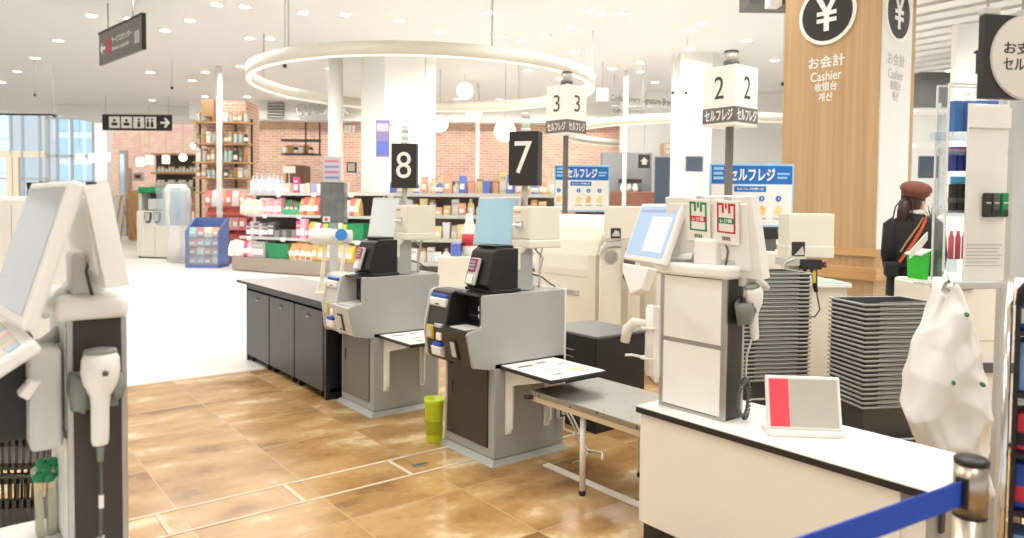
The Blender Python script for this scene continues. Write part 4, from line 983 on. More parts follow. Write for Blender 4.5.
for (u, v, th, hh) in ((955, 312, 0.066, 0.5), (936, 376, 0.106, 0), (965, 378, 0.104, 0)):
    b = MB(); c = bagpt(u, v, 0); b.ball((c.x, -th, c.z), 0.009, mg, 0.6 + hh, 1.9, 1.0, n=10); b.build('green_print', q)

# black till sign with white disc above
sg = Hall(1020, 2.3, R(8))
q = thing('till_sign', 'black hanging box sign with white disc reading self till payment', 'sign', sg.loc, sg.rz)
x0, x1, z0, z1 = sg.X(978), sg.X(1064), sg.Z(99), sg.Z(15.5)
b = MB(); b.box(x0, x1, 0, 0.03, z0, z1, 'signblack', bev=0.003)
cx, cz = sg.X(1021), sg.Z(57.5)
b.disc(FY(cx, -0.001, cz), 0.134, 'lgrey', th=0.003); b.disc(FY(cx, -0.004, cz), 0.129, mat('warm_white_disc', '#e2ddd2', 0.5), th=0.002)
b.text('お支払い', FY(cx + 0.002, -0.0062, cz + 0.027), 'ink', w=0.185, h=0.038, bold=0.008); b.text('セルフレジ', FY(cx + 0.004, -0.0062, cz - 0.022), 'ink', w=0.19, h=0.038, bold=0.008)
b.build('sign_box', q)
b = MB(); b.box(x0 - 0.004, x0 + 0.05, 0.0, 0.03, z1, z1 + 0.022, 'lgrey', bev=0.004); b.build('bracket', q)
b = MB(); b.box(cx - 0.02, cx + 0.02, 0.0, 0.03, z1, z1 + 0.022, 'lgrey', bev=0.004); b.cyl((cx, 0.015, z1), (cx, 0.015, CZ), 0.012, 'lgrey'); b.build('hanger_rod', q)
# number 1 sign half hidden behind it
n1 = Hall(975, 2.75)
q = thing('number_sign', 'small black number 1 plate half hidden behind the black till sign', 'sign', n1.loc, VROT)
b = MB(); a0, a1, c0, c1 = n1.X(972.5), n1.X(990), n1.Z(73), n1.Z(49); b.box(a0, a1, 0, 0.02, c0, c1, 'signblack'); b.prism([(a0, c1), (a0 - 0.008, c1 - 0.005), (a0 - 0.008, c1 - 0.016), (a0, c1 - 0.012)], 'Y', 0, 0.02, 'signblack'); b.cyl(((a0 + a1) / 2, 0.01, c1), ((a0 + a1) / 2, 0.01, CZ), 0.005, 'lgrey', 8); b.build('plate', q)

# dark goods rack at the edge of the aisle
gr = Hall(1013, 1.9, R(-38))
q = thing('goods_rack', 'black wire goods rack with chrome upright beside the steel belt post', 'rack', gr.loc, gr.rz)
xa = -0.006
b = MB(); b.cyl((xa + 0.006, 0, 0), (xa + 0.006, 0, gr.Z(276)), 0.009, 'chrome', 16); b.build('upright', q)
for xx_, yy_ in ((xa + 0.40, 0.0), (xa + 0.40, 0.34), (xa + 0.026, 0.34)): b = MB(); b.cyl((xx_, yy_, 0), (xx_, yy_, gr.Z(290)), 0.009, 'black', 14); b.build('upright', q)
b = MB(); b.box(xa + 0.02, xa + 0.032, -0.005, 0.35, 0.02, gr.Z(292), 'black', bev=0.004)
b.tube([(xa + 0.026, 0, gr.Z(305)), (xa + 0.03, 0, gr.Z(290)), (xa + 0.045, 0, gr.Z(281)), (xa + 0.08, 0, gr.Z(279))], 0.009, 'black')
for v in (330, 392, 452, 510, 575): z = gr.Z(v); b.box(xa + 0.02, xa + 0.40, -0.01, 0.35, z - 0.012, z, 'black')
b.build('frame', q)
pk = ['blue', 'paper', mat('sky_pack', '#7fa7d8', 0.5), 'navy', 'red', mat('grey_pack', '#a8a8b0', 0.5)]
ii = 0
for r_, v in enumerate((330, 392, 452, 510, 575)):
    for k in range(3):
        z = gr.Z(v); x = xa + 0.055 + k * 0.075; w_ = 0.06; hh = [0.11, 0.13, 0.1, 0.12, 0.1][r_]
        b = MB(); m_ = pk[(r_ * 2 + k) % 6]; b.box(-w_ / 2, w_ / 2, 0, 0.1, 0, hh, m_, bev=0.006); b.box(-w_ / 2 + 0.006, w_ / 2 - 0.006, -0.001, 0.002, hh * 0.15, hh * 0.5, pk[(r_ + k * 3 + 1) % 6])
        o = b.build('goods_pack', None, gr.M @ Vector((x, 0.02, z + 0.001)), (0, 0, gr.rz))
        tag(o, 'small packet on the %s shelf of the black rack, %s from the chrome upright' % (['top', 'second', 'third', 'fourth', 'lowest'][r_], ORD[k]), 'packet', 'packets on the black rack'); ii += 1

# ------------------------------------------------------------------ baskets
def basket_meshes(w, d, hgt, slots, body, rim, t=0.0015):
    """tapered basket: body with rim and pillars; returns a body builder and a handle builder"""
    b = MB(); k = 0.86
    def wall(p0, p1, q0, q1):     # lower edge p0-p1, upper edge q0-q1
        p0, p1, q0, q1 = map(Vector, (p0, p1, q0, q1)); n_ = max(6, int((q1 - q0).length / 0.028)); nrm = (p1 - p0).cross(q0 - p0).normalized() * t
        def bar(a0, a1, c0, c1):
            b.hexa([a0, a1, a1 + nrm, a0 + nrm, c0, c1, c1 + nrm, c0 + nrm], body)
        L_ = lambda s_, r_: (p0.lerp(p1, s_)).lerp(q0.lerp(q1, s_), r_)
        if slots:
            for r0, r1 in ((0, 0.12), (0.42, 0.58), (0.86, 1.0)): bar(L_(0, r0), L_(1, r0), L_(0, r1), L_(1, r1))
            for i in range(n_ + 1): s_ = i / n_; e = 0.22 / n_; bar(L_(max(0, s_ - e), 0.05), L_(min(1, s_ + e), 0.05), L_(max(0, s_ - e), 0.95), L_(min(1, s_ + e), 0.95))
        else:
            bar(p0, p1, q0, q1)
            for s_ in (0.04, 0.30, 0.70, 0.96):
                e = 0.035; o = nrm * 4.5
                b.hexa([L_(s_ - e, 0.915), L_(s_ + e, 0.915), L_(s_ + e, 0.915) + o, L_(s_ - e, 0.915) + o, L_(s_ - e, 1.0), L_(s_ + e, 1.0), L_(s_ + e, 1.0) + o, L_(s_ - e, 1.0) + o], body)
    W2, D2 = w / 2, d / 2; a, c = W2 * k, D2 * k
    wall((-a, -c, 0), (a, -c, 0), (-W2, -D2, hgt), (W2, -D2, hgt)); wall((a, c, 0), (-a, c, 0), (W2, D2, hgt), (-W2, D2, hgt))
    wall((-a, c, 0), (-a, -c, 0), (-W2, D2, hgt), (-W2, -D2, hgt)); wall((a, -c, 0), (a, c, 0), (W2, -D2, hgt), (W2, D2, hgt))
    b.box(-a, a, -c, c, 0, 0.004, body)
    e = 0.013
    for x0, x1, y0, y1 in ((-W2 - e, W2 + e, -D2 - e, -D2 - 0.0007), (-W2 - e, W2 + e, D2 + 0.0007, D2 + e), (-W2 - e, -W2 - 0.0007, -D2, D2), (W2 + 0.0007, W2 + e, -D2, D2)):
        b.box(x0, x1, y0, y1, hgt - 0.007, hgt + 0.002, rim, bev=0.002, seg=1)
    hd = []
    for s_ in (-1, 1):
        hq = MB(); hd.append(hq); y = s_ * (D2 + 0.011)
        hq.tube([(-W2 * 0.66, y, hgt + 0.003), (-W2 * 0.62, y, hgt + 0.007), (0, y, hgt + 0.009), (W2 * 0.62, y, hgt + 0.007), (W2 * 0.66, y, hgt + 0.003)], 0.002, rim, 6)
    return b, hd
def stack(loc, rz, w, d, hgt, n, pitch, z0, desc, grp, rims):
    first = None; jx = jy = ja = 0.0
    for i in range(n):
        jx += rnd.uniform(-0.0005, 0.0005); jy += rnd.uniform(-0.0004, 0.0004)
        l = (loc[0] + jx, loc[1] + jy, z0 + i * pitch)
        lab = 'grey shopping basket, %s from the top of the nested stack %s' % (ORD[n - 1 - i], desc)
        if first is None:
            first = thing('shopping_basket', lab, 'basket', l, rz + ja, grp)
            bb, hd = basket_meshes(w, d, hgt, False, 'basket', 'rimhighlight'); bb.build('basket_body', first); [hq.build('handle', first) for hq in hd]
        else: dup(first, l, rz + ja, lab)
    return first
# stack next to the hanging bag: near corner on the sight line of u=863
ang = R(-28)
w_, d_ = 0.385, 0.26
pc = W(868, 206, 3.40); cdir = Vector((math.cos(ang), math.sin(ang), 0)); cnor = Vector((-math.sin(ang), math.cos(ang), 0))
bc = pc + cdir * (w_ / 2 + 0.012) + cnor * (d_ / 2 + 0.012)
stack((bc.x, bc.y), ang, w_, d_, 0.20, 23, 0.0222, 0.292, 'beside the hanging white bag', 'baskets nested beside the bag', None)
# cart under it
q = thing('basket_cart', 'dark slotted basket cart with chrome rail under the stack beside the white bag', 'basket cart', (bc.x, bc.y, 0), ang)
bb, hd = basket_meshes(w_ * 1.16, d_ * 1.12, 0.24, True, 'basketdark', 'basketdark'); 
o = bb.build('cart_basket', q); o.location = (0, 0, 0.10); del hd
b = MB(); b.tube([(-0.245, -0.178, 0.348), (0.245, -0.178, 0.348), (0.255, -0.168, 0.348), (0.255, 0.168, 0.348), (0.245, 0.178, 0.348), (-0.245, 0.178, 0.348), (-0.255, 0.168, 0.348), (-0.255, -0.168, 0.348)], 0.007, 'chrome', 10, closed=True)
for x, y in ((-0.25, -0.172), (0.25, -0.172), (0.25, 0.172), (-0.25, 0.172)): b.cyl((x, y, 0.06), (x, y, 0.36), 0.007, 'chrome', 8)
b.build('chrome_frame', q)
for x, y in ((-0.25, -0.172), (0.25, -0.172), (0.25, 0.172), (-0.25, 0.172)):
    b = MB(); b.cyl((x, y - 0.012, 0.033), (x, y + 0.012, 0.033), 0.032, 'edge', 16); b.build('caster', q)
# stack behind the terminal
pr = W(766, 206, 4.05)
lx, ly = pr.x, pr.y
stack((lx, ly), ang, w_, d_, 0.20, 27, 0.0222, 0.30, 'behind the white operator terminal', 'baskets nested behind the terminal', None)
q = thing('basket_cart', 'wire basket cart with curved chrome rail behind the white operator terminal', 'basket cart', (lx, ly, 0), ang)
bb, hd = basket_meshes(w_ * 1.14, d_ * 1.12, 0.25, True, 'basketdark', 'basketdark'); o = bb.build('cart_basket', q); o.location = (0, 0, 0.11); del hd
b = MB(); b.tube([(-0.21, -0.18, 0.05), (-0.21, -0.19, 0.37), (-0.20, -0.20, 0.40), (-0.17, -0.20, 0.415), (0.17, -0.20, 0.415), (0.20, -0.20, 0.40), (0.21, -0.19, 0.37), (0.21, -0.18, 0.05)], 0.008, 'chrome', 10)
b.tube([(-0.21, 0.18, 0.05), (-0.21, 0.19, 0.38), (0.21, 0.19, 0.38), (0.21, 0.18, 0.05)], 0.008, 'chrome', 10); b.build('chrome_frame', q)
for x, y in ((-0.21, -0.17), (0.21, -0.17), (0.21, 0.17), (-0.21, 0.17)):
    b = MB(); b.cyl((x, y - 0.012, 0.028), (x, y + 0.012, 0.028), 0.027, 'edge', 16); b.build('caster', q)
# two slotted baskets near the first terminal
hb2 = Hall(5, 3.0)
bb, hd = basket_meshes(0.46, 0.33, 0.235, True, 'basketdark', 'basketdark')
for i in range(2):
    if i == 0:
        q = thing('shopping_basket', 'charcoal slotted basket at floor level left of the green topped chopsticks', 'basket', (hb2.loc[0], hb2.loc[1], 0.10), VROT + R(8)); q['label'] = 'charcoal slotted basket, lower of two behind the near terminal'
        bb.build('basket_body', q); [hq.build('handle', q) for hq in hd]; b1 = q
    else: dup(b1, (hb2.loc[0], hb2.loc[1], 0.352), VROT + R(8), 'charcoal slotted basket, upper of two behind the near terminal')
q = thing('basket_stand', 'low steel stand carrying the two charcoal slotted baskets', 'stand', (hb2.loc[0], hb2.loc[1], 0), VROT + R(8))
b = MB(); b.box(-0.25, 0.25, -0.18, 0.18, 0.08, 0.098, 'steel', bev=0.003); b.build('tray', q)
for x, y in ((-0.23, -0.16), (0.23, -0.16), (0.23, 0.16), (-0.23, 0.16)):
    b = MB(); b.cyl((x, y, 0), (x, y, 0.08), 0.015, 'steel', 12); b.build('leg', q)
# ------------------------------------------------------------------ cream checkout machines behind
mc = atd_c = W(596, 300, 6.5)
A = thing('checkout_machine', 'cream checkout machine with curved hood and round speaker behind the number 7 kiosk', 'checkout machine', (4.588, 4.629, 0))
b = MB()
b.box(0, 0.42, 0, 0.85, 0.02, 0.80, 'cream', bev=0.01)
hood = [(-0.005, 0.79), (-0.005, 0.86), (0.015, 0.98), (0.06, 1.12), (0.12, 1.24), (0.19, 1.32), (0.27, 1.355), (0.42, 1.355), (0.42, 0.79)]
b.prism(hood, 'Y', 0.02, 0.85, 'cream', bev=0.006); b.build('body', A)
b = MB(); b.box(0.02, 0.40, 0.02, 0.83, 0, 0.03, 'edge'); b.build('plinth', A)
b = MB(); b.box(-0.012, 0.004, 0.22, 0.62, 0.62, 0.665, 'lgrey', bev=0.003); b.box(-0.014, -0.010, 0.26, 0.40, 0.634, 0.652, 'grey'); b.build('label_strip', A)
b = MB(); b.box(-0.010, 0.0, 0.0, 0.10, 0.03, 1.0, 'cream', bev=0.004); b.build('edge_panel', A)
# arm unit with round speaker
m1 = Hall(612, 6.2)
q = thing('receipt_unit', 'cream printer box and speaker panel standing in front of the curved hood machine', 'receipt printer', m1.loc, VROT)
b = MB(); b.box(m1.X(601), m1.X(622), 0, 0.10, 0, m1.Z(247), 'cream', bev=0.006); b.build('pedestal', q)
b = MB(); b.disc(FY(m1.X(611), -0.004, m1.Z(257)), 0.062, 'lgrey', th=0.006); b.disc(FY(m1.X(611), -0.006, m1.Z(257)), 0.052, 'taupe', th=0.004); b.build('speaker', q)
b = MB(); b.box(m1.X(606), m1.X(650), -0.03, 0.16, m1.Z(239), m1.Z(206), 'cream', bev=0.01); b.build('printer_box', q)
b = MB(); b.box(m1.X(610), m1.X(620), -0.034, -0.028, m1.Z(238), m1.Z(228), 'ink'); b.prism([(m1.X(611), m1.Z(236)), (m1.X(619), m1.Z(236)), (m1.X(618), m1.Z(231)), (m1.X(614), m1.Z(230))], 'Y', -0.036, -0.033, 'lgrey'); b.build('slot', q)
b = MB(); b.prism([(m1.X(599), m1.Z(255)), (m1.X(605), m1.Z(243)), (m1.X(622), m1.Z(240)), (m1.X(622), m1.Z(246)), (m1.X(608), m1.Z(247))], 'Y', -0.02, 0.10, 'lgrey', bev=0.004); b.build('tray', q)
b = MB(); b.tube([(m1.X(626), -0.03, m1.Z(248)), (m1.X(624), -0.05, m1.Z(262)), (m1.X(623), -0.05, m1.Z(276)), (m1.X(628), -0.05, m1.Z(284)), (m1.X(633), -0.05, m1.Z(276)), (m1.X(631), -0.04, m1.Z(262))], 0.008, 'ink', 8); b.box(m1.X(624), m1.X(634), -0.07, -0.03, m1.Z(268), m1.Z(255), 'dgrey', bev=0.004); b.build('cord', q)

def board(u0, u1, v0, v1, d, label, sup):
    h = Hall((u0 + u1) / 2, d); q = thing('instruction_board', label, 'sign board', h.loc, VROT)
    x0, x1, z0, z1 = h.X(u0), h.X(u1), h.Z(v1), h.Z(v0); w_, hh = x1 - x0, z1 - z0
    b = MB(); b.box(x0, x1, 0, 0.025, z0, z1, 'boardpale', bev=0.004); b.build('panel', q)
    b = MB(); zb_ = z1 - hh * 0.035
    b.box(x0 + w_ * 0.02, x1 - w_ * 0.02, -0.003, 0, z0 + hh * 0.03, z1 - hh * 0.33, 'paper')
    b.box(x0 + w_ * 0.02, x1 - w_ * 0.02, -0.003, 0, z1 - hh * 0.32, zb_, 'boardblue')
    b.text('セルフレジ', FY(x0 + w_ * 0.50, -0.0035, z1 - hh * 0.175), 'inkwhite', w=w_ * 0.55, h=hh * 0.2, bold=0.03)
    for k in range(3):
        b.box(x0 + w_ * 0.04, x0 + w_ * (0.16 - 0.01 * (k % 2)), -0.004, -0.002, zb_ - hh * (0.07 + 0.075 * k), zb_ - hh * (0.025 + 0.075 * k), 'boardpale')
    for k in range(2): b.box(x1 - w_ * 0.2, x1 - w_ * (0.05 + 0.03 * k), -0.004, -0.002, zb_ - hh * (0.14 + 0.06 * k), zb_ - hh * (0.11 + 0.06 * k), 'boardpale')
    b.text('セルフレジの使い方', FY(x0 + w_ * 0.48, -0.0075, z1 - hh * 0.40), 'inkwhite', w=w_ * 0.32, h=hh * 0.045, bold=0.02)
    b.box(x0 + w_ * 0.29, x0 + w_ * 0.67, -0.007, -0.002, z1 - hh * 0.445, z1 - hh * 0.355, 'boardblue', bev=0.002)
    b.build('print', q)
    for k in range(4):
        b = MB(); cx = x0 + w_ * (0.08 + [0, 0.36, 0.54, 0.74][k] ) + 0.0; cz = z1 - hh * 0.55
        b.disc(FY(cx, -0.003, cz), hh * 0.045, 'boardblue', th=0.003, n=20); b.text('1234'[k], FY(cx, -0.0062, cz), 'inkwhite', h=hh * 0.05)
        mm = [mat('pale_orange_print', '#f0c078', 0.6), mat('pale_yellow_print', '#f2dc9a', 0.6)]
        b.prism([(cx - w_ * 0.05, cz - hh * 0.25), (cx + w_ * 0.03, cz - hh * 0.27), (cx + w_ * 0.055, cz - hh * 0.15), (cx, cz - hh * 0.1), (cx - w_ * 0.04, cz - hh * 0.16)], 'Y', -0.004, -0.002, mm[k % 2])
        b.box(cx - w_ * 0.06, cx + w_ * 0.06, -0.004, -0.002, cz - hh * 0.33, cz - hh * 0.30, 'taupe')
        b.build('step_picture', q)
    for x in (x0 + w_ * 0.2, x1 - w_ * 0.2): b = MB(); b.box(x - 0.015, x + 0.015, 0.026, 0.05, sup, z0 + hh * 0.5, 'dgrey'); b.build('support', q)
    return h
board(553.5, 608.5, 165, 211.5, 8.05, 'blue and white instruction board farther from the oak pillar, behind the farther lit pole', 1.30)
board(708.5, 792, 163.5, 227, 6.2, 'larger blue and white instruction board standing beside the oak pillar', 1.08)
def dark_display(u0, u1, v0, v1, d, label, zs_):
    h = Hall((u0 + u1) / 2, d); q = thing('monitor', label, 'monitor', h.loc, VROT)
    x0, x1, z0, z1 = h.X(u0), h.X(u1), h.Z(v1), h.Z(v0)
    b = MB(); b.box(x0, x1, 0, 0.04, z0, z1, 'black', bev=0.006); b.build('case', q)
    b = MB(); b.box(x0 + 0.012, x1 - 0.012, -0.002, 0.002, z0 + 0.02, z1 - 0.01, 'edge'); b.box((x0 + x1) / 2 + 0.05, x1 - 0.03, -0.003, 0, z0 + 0.04, z0 + 0.09, 'green'); b.build('display', q)
    b = MB(); b.box((x0 + x1) / 2 - 0.04, (x0 + x1) / 2 + 0.04, 0.01, 0.035, zs_, z0 + 0.02, 'dgrey'); b.build('neck', q)
dark_display(575, 609, 212, 226, 7.85, 'small black display below the smaller blue instruction board', 1.3)
dark_display(750, 791, 227, 239, 6.0, 'black display below the blue board beside the oak pillar', 1.07)
# second cream body below board 2 and the far one below board 3
hB = Hall(612, 7.7); q = thing('checkout_machine', 'cream checkout body under the blue board behind the number 3 pole', 'checkout machine', hB.loc, VROT)
b = MB(); b.box(hB.X(545), hB.X(655), 0.0, 0.6, 0, 1.305, 'cream', bev=0.015); b.build('body', q); b = MB(); b.box(hB.X(548), hB.X(652), 0.02, 0.56, 0, 0.05, 'edge'); b.build('plinth', q)
hC = Hall(735, 5.85); q = thing('checkout_machine', 'cream checkout counter under the blue board behind the number 2 pole', 'checkout machine', hC.loc, VROT)
b = MB(); b.box(hC.X(657), hC.X(798), 0.0, 0.75, 0, 1.08, 'cream', bev=0.015); b.box(hC.X(798), hC.X(850), 0.02, 0.7, 0.0, 0.80, 'cream', bev=0.006); b.build('body', q)
b = MB(); b.box(hC.X(796), hC.X(852), -0.02, 0.72, 0.80, 0.83, 'top', bev=0.004); b.box(hC.X(812), hC.X(852), 0.0, 0.4, 0.83, 0.836, mat('pale_green_mat', '#bcd2c6', 0.6)); b.build('worktop', q)
b = MB(); b.box(hC.X(659), hC.X(848), 0.04, 0.7, 0, 0.06, 'grey'); b.build('plinth', q)
b = MB()
for u in (700, 760): b.box(hC.X(u) - 0.004, hC.X(u) + 0.004, -0.004, 0.0, 0.1, 1.05, 'lgrey')
b.build('panel_joint', q)
# receipt printer with hanging hand scanner
hp = Hall(812, 5.1); q = thing('receipt_unit', 'cream receipt printer box above the black hanging scanner near the pillar', 'receipt printer', hp.loc, VROT)
x0, x1 = hp.X(788), hp.X(834)
b = MB(); b.box(x0, x1, 0, 0.2, hp.Z(256), hp.Z(213.5), 'cream', bev=0.008); b.box(x0 - 0.002, x1 + 0.002, -0.003, 0.203, hp.Z(258), hp.Z(246), 'cream', bev=0.006); b.build('printer_box', q)
b = MB(); b.box(hp.X(791.5), hp.X(804.5), -0.008, -0.001, hp.Z(256), hp.Z(242), 'ink'); b.prism([(hp.X(794), hp.Z(255)), (hp.X(804), hp.Z(255)), (hp.X(802), hp.Z(246)), (hp.X(799), hp.Z(250))], 'Y', -0.011, -0.007, 'lgrey'); b.build('slot', q)
b = MB(); b.box(hp.X(783), hp.X(806), -0.02, 0.15, hp.Z(266), hp.Z(258), 'lgrey', bev=0.004); b.box(hp.X(790), hp.X(803), 0.02, 0.10, 0.0, hp.Z(258), 'lgrey'); b.tube([(hp.X(795), -0.02, hp.Z(258)), (hp.X(784), -0.03, hp.Z(262)), (hp.X(781), -0.03, hp.Z(268)), (hp.X(784), -0.03, hp.Z(272))], 0.006, 'lgrey', 8); b.build('stand', q)
q = thing('barcode_scanner', 'black hand scanner and cradle hanging below the receipt box near the pillar', 'barcode scanner', hp.loc, VROT)
X, Z = hp.X, hp.Z
b = MB(); b.box(X(799), X(819), -0.06, 0.0, Z(269), Z(259), 'black', bev=0.006); b.box(X(817), X(824), -0.05, -0.01, Z(267), Z(261.5), 'ink', bev=0.003); b.cyl((X(822.5), -0.052, Z(264)), (X(822.5), -0.048, Z(264)), 0.008, 'red', 10); b.build('cradle', q)
b = MB(); b.tube([(X(811.5), -0.04, Z(268)), (X(813), -0.04, Z(276)), (X(813.5), -0.04, Z(285)), (X(815), -0.04, Z(291))], 0.018, 'black', 10, rad=[0.024, 0.02, 0.016, 0.014]); b.box(X(810), X(813), -0.062, -0.05, Z(282), Z(270), mat('yellow_label', '#d8b23c', 0.5)); b.build('scanner_body', q)
b = MB(); b.tube([(X(803), -0.03, Z(268)), (X(806), -0.03, Z(278)), (X(805), -0.03, Z(290)), (X(801), -0.03, Z(300))], 0.012, 'ink', 8)
b.tube([(X(815), -0.04, Z(290)), (X(816), -0.06, Z(300)), (X(816.5), -0.08, Z(308)), (X(812), -0.08, Z(315)), (X(804), -0.06, Z(316)), (X(799), -0.03, Z(312))], 0.005, 'ink', 8); b.build('cord', q)
# register counter behind the bag
hD = Hall(950, 4.35); q = thing('checkout_counter', 'beige checkout counter with grey bumper strip behind the hanging white bag', 'checkout counter', hD.loc, VROT)
b = MB(); b.box(hD.X(938), hD.X(1090), 0, 0.5, 0.02, hD.Z(284), 'cream2', bev=0.02); b.build('body', q)
b = MB(); b.box(hD.X(936), hD.X(1092), -0.02, 0.0, hD.Z(372), hD.Z(362), 'dgrey', bev=0.004); b.box(hD.X(938), hD.X(1090), -0.002, 0, hD.Z(341), hD.Z(340), 'taupe'); b.build('bumper', q)
b = MB(); b.box(hD.X(963), hD.X(973), -0.02, 0.0, hD.Z(289), hD.Z(283), 'ink'); b.build('notch', q)
hE = Hall(850, 5.35); q = thing('checkout_counter', 'low cream counter front seen between the two basket stacks', 'checkout counter', hE.loc, VROT)
b = MB(); b.box(hE.X(852), hE.X(936), 0.0, 0.14, 0.0, 0.60, 'cream', bev=0.01); b.build('body', q); b = MB(); b.box(hE.X(850), hE.X(938), -0.02, 0.16, 0.60, 0.63, 'top', bev=0.004); b.build('worktop', q)

# pole lamps with numbers
def pole_lamp(u, v0, v1, d, num, rot, label, ztop_v):
    h = Hall(u, d); q = thing('lamp_pole', label, 'illuminated sign', h.loc, VROT)
    z0, z1 = h.Z(v1), h.Z(v0); a = 0.292; T = Matrix.Rotation(rot, 4, 'Z') ; zl = z0 + (z1 - z0) * 0.30
    b = MB(); b.box(-0.027, 0.027, -0.02, 0.02, 0, z0, 'dgrey' if False else 'signgrey', bev=0.003); b.build('pole', q)
    b = MB(T); b.box(-a / 2, a / 2, -a / 2, a / 2, z0, z1, 'litbox', bev=0.004); b.build('light_box', q)
    for k in range(4):
        b = MB(T); F = Matrix.Rotation(k * PI / 2, 4, 'Z') @ FY(0, -a / 2 - 0.001, 0)
        b.rect(F, -a / 2, a / 2, z0 + 0.02, zl, 'signgrey', th=0.003)
        b.text('セルフレジ', F @ Matrix.Translation((0, (z0 + 0.02 + zl) / 2, 0.003)), 'inkwhite', w=a * 0.86, h=0.085, bold=0.02)
        b.text(num, F @ Matrix.Translation((0.0, zl + (z1 - zl) * 0.48, 0.0)), mat('brown_ink', '#57483c', 0.6), h=0.17, w=0.085)
        b.build('lettering_panel', q)
    b = MB(); zt = h.Z(ztop_v); b.cyl((0, 0, z1), (0, 0, z1 + (zt - z1) * 0.35), 0.062, 'dgrey', 24); b.cyl((0, 0, z1 + (zt - z1) * 0.35), (0, 0, z1 + (zt - z1) * 0.9), 0.052, mat('smoke_lens', '#c4beb6', 0.2), 24); b.cyl((0, 0, z1 + (zt - z1) * 0.9), (0, 0, zt), 0.056, 'dgrey', 24)
    b.build('status_lamp', q)
pole_lamp(728, 68.5, 127, 5.7, '2', R(39), 'dark pole with white lit box numbered 2 nearest the oak pillar', 51)
pole_lamp(565, 87, 136, 7.58, '3', R(44), 'dark pole with white lit box numbered 3 under the large ring light', 72)

# ------------------------------------------------------------------ shop assistant seen from behind
hpn = Hall(914, 5.8)
def skinned(name, verts, edges, radii, m, parent, root=0, levels=2):
    me = bpy.data.meshes.new(name); me.from_pydata(verts, edges, []); me.materials.append(M[m] if isinstance(m, str) else m)
    o = bpy.data.objects.new(name, me); COL.objects.link(o); o.parent = parent
    s_ = o.modifiers.new('Skin', 'SKIN'); s_.use_smooth_shade = True
    for i, r_ in enumerate(radii):
        me.skin_vertices[0].data[i].radius = r_ if isinstance(r_, tuple) else (r_, r_)
    me.skin_vertices[0].data[root].use_root = True
    u_ = o.modifiers.new('Sub', 'SUBSURF'); u_.levels = u_.render_levels = levels
    return o
P_ = thing('person', 'person in brown beret and black clothes with orange shoulder strap seen from behind', 'person', hpn.loc, VROT - R(18))
skin = mat('skin', '#d9ab8c', 0.5, var=0.03); blackc = mat('black_cloth', '#1f1e1f', 0.85, var=0.1, bump=0.2, scale=40); hairm = mat('dark_brown_hair', '#3a2219', 0.45, var=0.2, scale=60); apron = mat('brown_apron', '#4b3829', 0.8, bump=0.2, scale=50); beret = mat('brown_felt', '#7a4a3a', 0.9, bump=0.3, scale=60)
# local: x to the person's right, y forward (away from the camera)
V = [(0, 0, 0.90), (0, 0.0, 1.03), (0, -0.005, 1.16), (0, 0.0, 1.27), (0, 0.005, 1.335), (0, 0.012, 1.39), (0, 0.03, 1.44), (0, 0.04, 1.49), (0, 0.045, 1.555),
     (0.15, 0.0, 1.315), (0.185, -0.03, 1.06), (0.20, 0.11, 0.90), (0.19, 0.18, 0.87),
     (-0.15, 0.0, 1.315), (-0.18, -0.04, 1.07), (-0.14, 0.16, 0.95), (-0.10, 0.23, 0.95),
     (0.085, 0, 0.84), (0.09, 0.01, 0.46), (0.09, -0.02, 0.08), (0.095, 0.10, 0.035), (-0.085, 0, 0.84), (-0.09, 0.01, 0.46), (-0.09, -0.02, 0.08), (-0.095, 0.10, 0.035)]
E_ = [(0, 1), (1, 2), (2, 3), (3, 4), (4, 5), (5, 6), (6, 7), (7, 8), (4, 9), (9, 10), (10, 11), (11, 12), (4, 13), (13, 14), (14, 15), (15, 16), (0, 17), (17, 18), (18, 19), (19, 20), (0, 21), (21, 22), (22, 23), (23, 24)]
Rr = [(0.155, 0.12), (0.135, 0.105), (0.145, 0.11), (0.15, 0.10), (0.10, 0.075), (0.05, 0.05), (0.052, 0.055), (0.083, 0.095), (0.06, 0.07), 0.048, 0.040, 0.032, 0.026, 0.048, 0.040, 0.032, 0.026, 0.085, 0.058, 0.042, 0.035, 0.085, 0.058, 0.042, 0.035]
body = skinned('body', V, E_, Rr, skin, P_)
def rng(cx, cy, z, rx, ry, n=28, e=1.0): return [(cx + rx * math.cos(2 * PI * k / n), cy + ry * math.sin(2 * PI * k / n), z) for k in range(n)]
b = MB(); b.loft([rng(0, 0.0, 0.62, 0.19, 0.155), rng(0, 0, 0.80, 0.185, 0.15), rng(0, 0, 0.92, 0.178, 0.14), rng(0, 0, 1.03, 0.158, 0.128), rng(0, -0.003, 1.15, 0.168, 0.13), rng(0, 0, 1.25, 0.178, 0.128), rng(0, 0, 1.32, 0.175, 0.112), rng(0, 0.002, 1.36, 0.135, 0.092), rng(0, 0.005, 1.395, 0.075, 0.07), rng(0, 0.01, 1.41, 0.066, 0.064)], blackc); b.build('jacket', P_)
for s_, i0 in ((1, 9), (-1, 13)):
    sv = [Vector(V[i0]) + Vector((-0.03 * s_, 0, 0.0)), Vector(V[i0]), Vector(V[i0 + 1]), Vector(V[i0 + 2])]
    b = MB(); b.tube([sv[0], sv[1] + Vector((0.0, 0, -0.02)), sv[1].lerp(sv[2], 0.5), sv[2], sv[2].lerp(sv[3], 0.5), sv[3]], 0.06, blackc, 14, rad=[0.068, 0.074, 0.064, 0.056, 0.047, 0.040]); b.build('sleeve', P_)
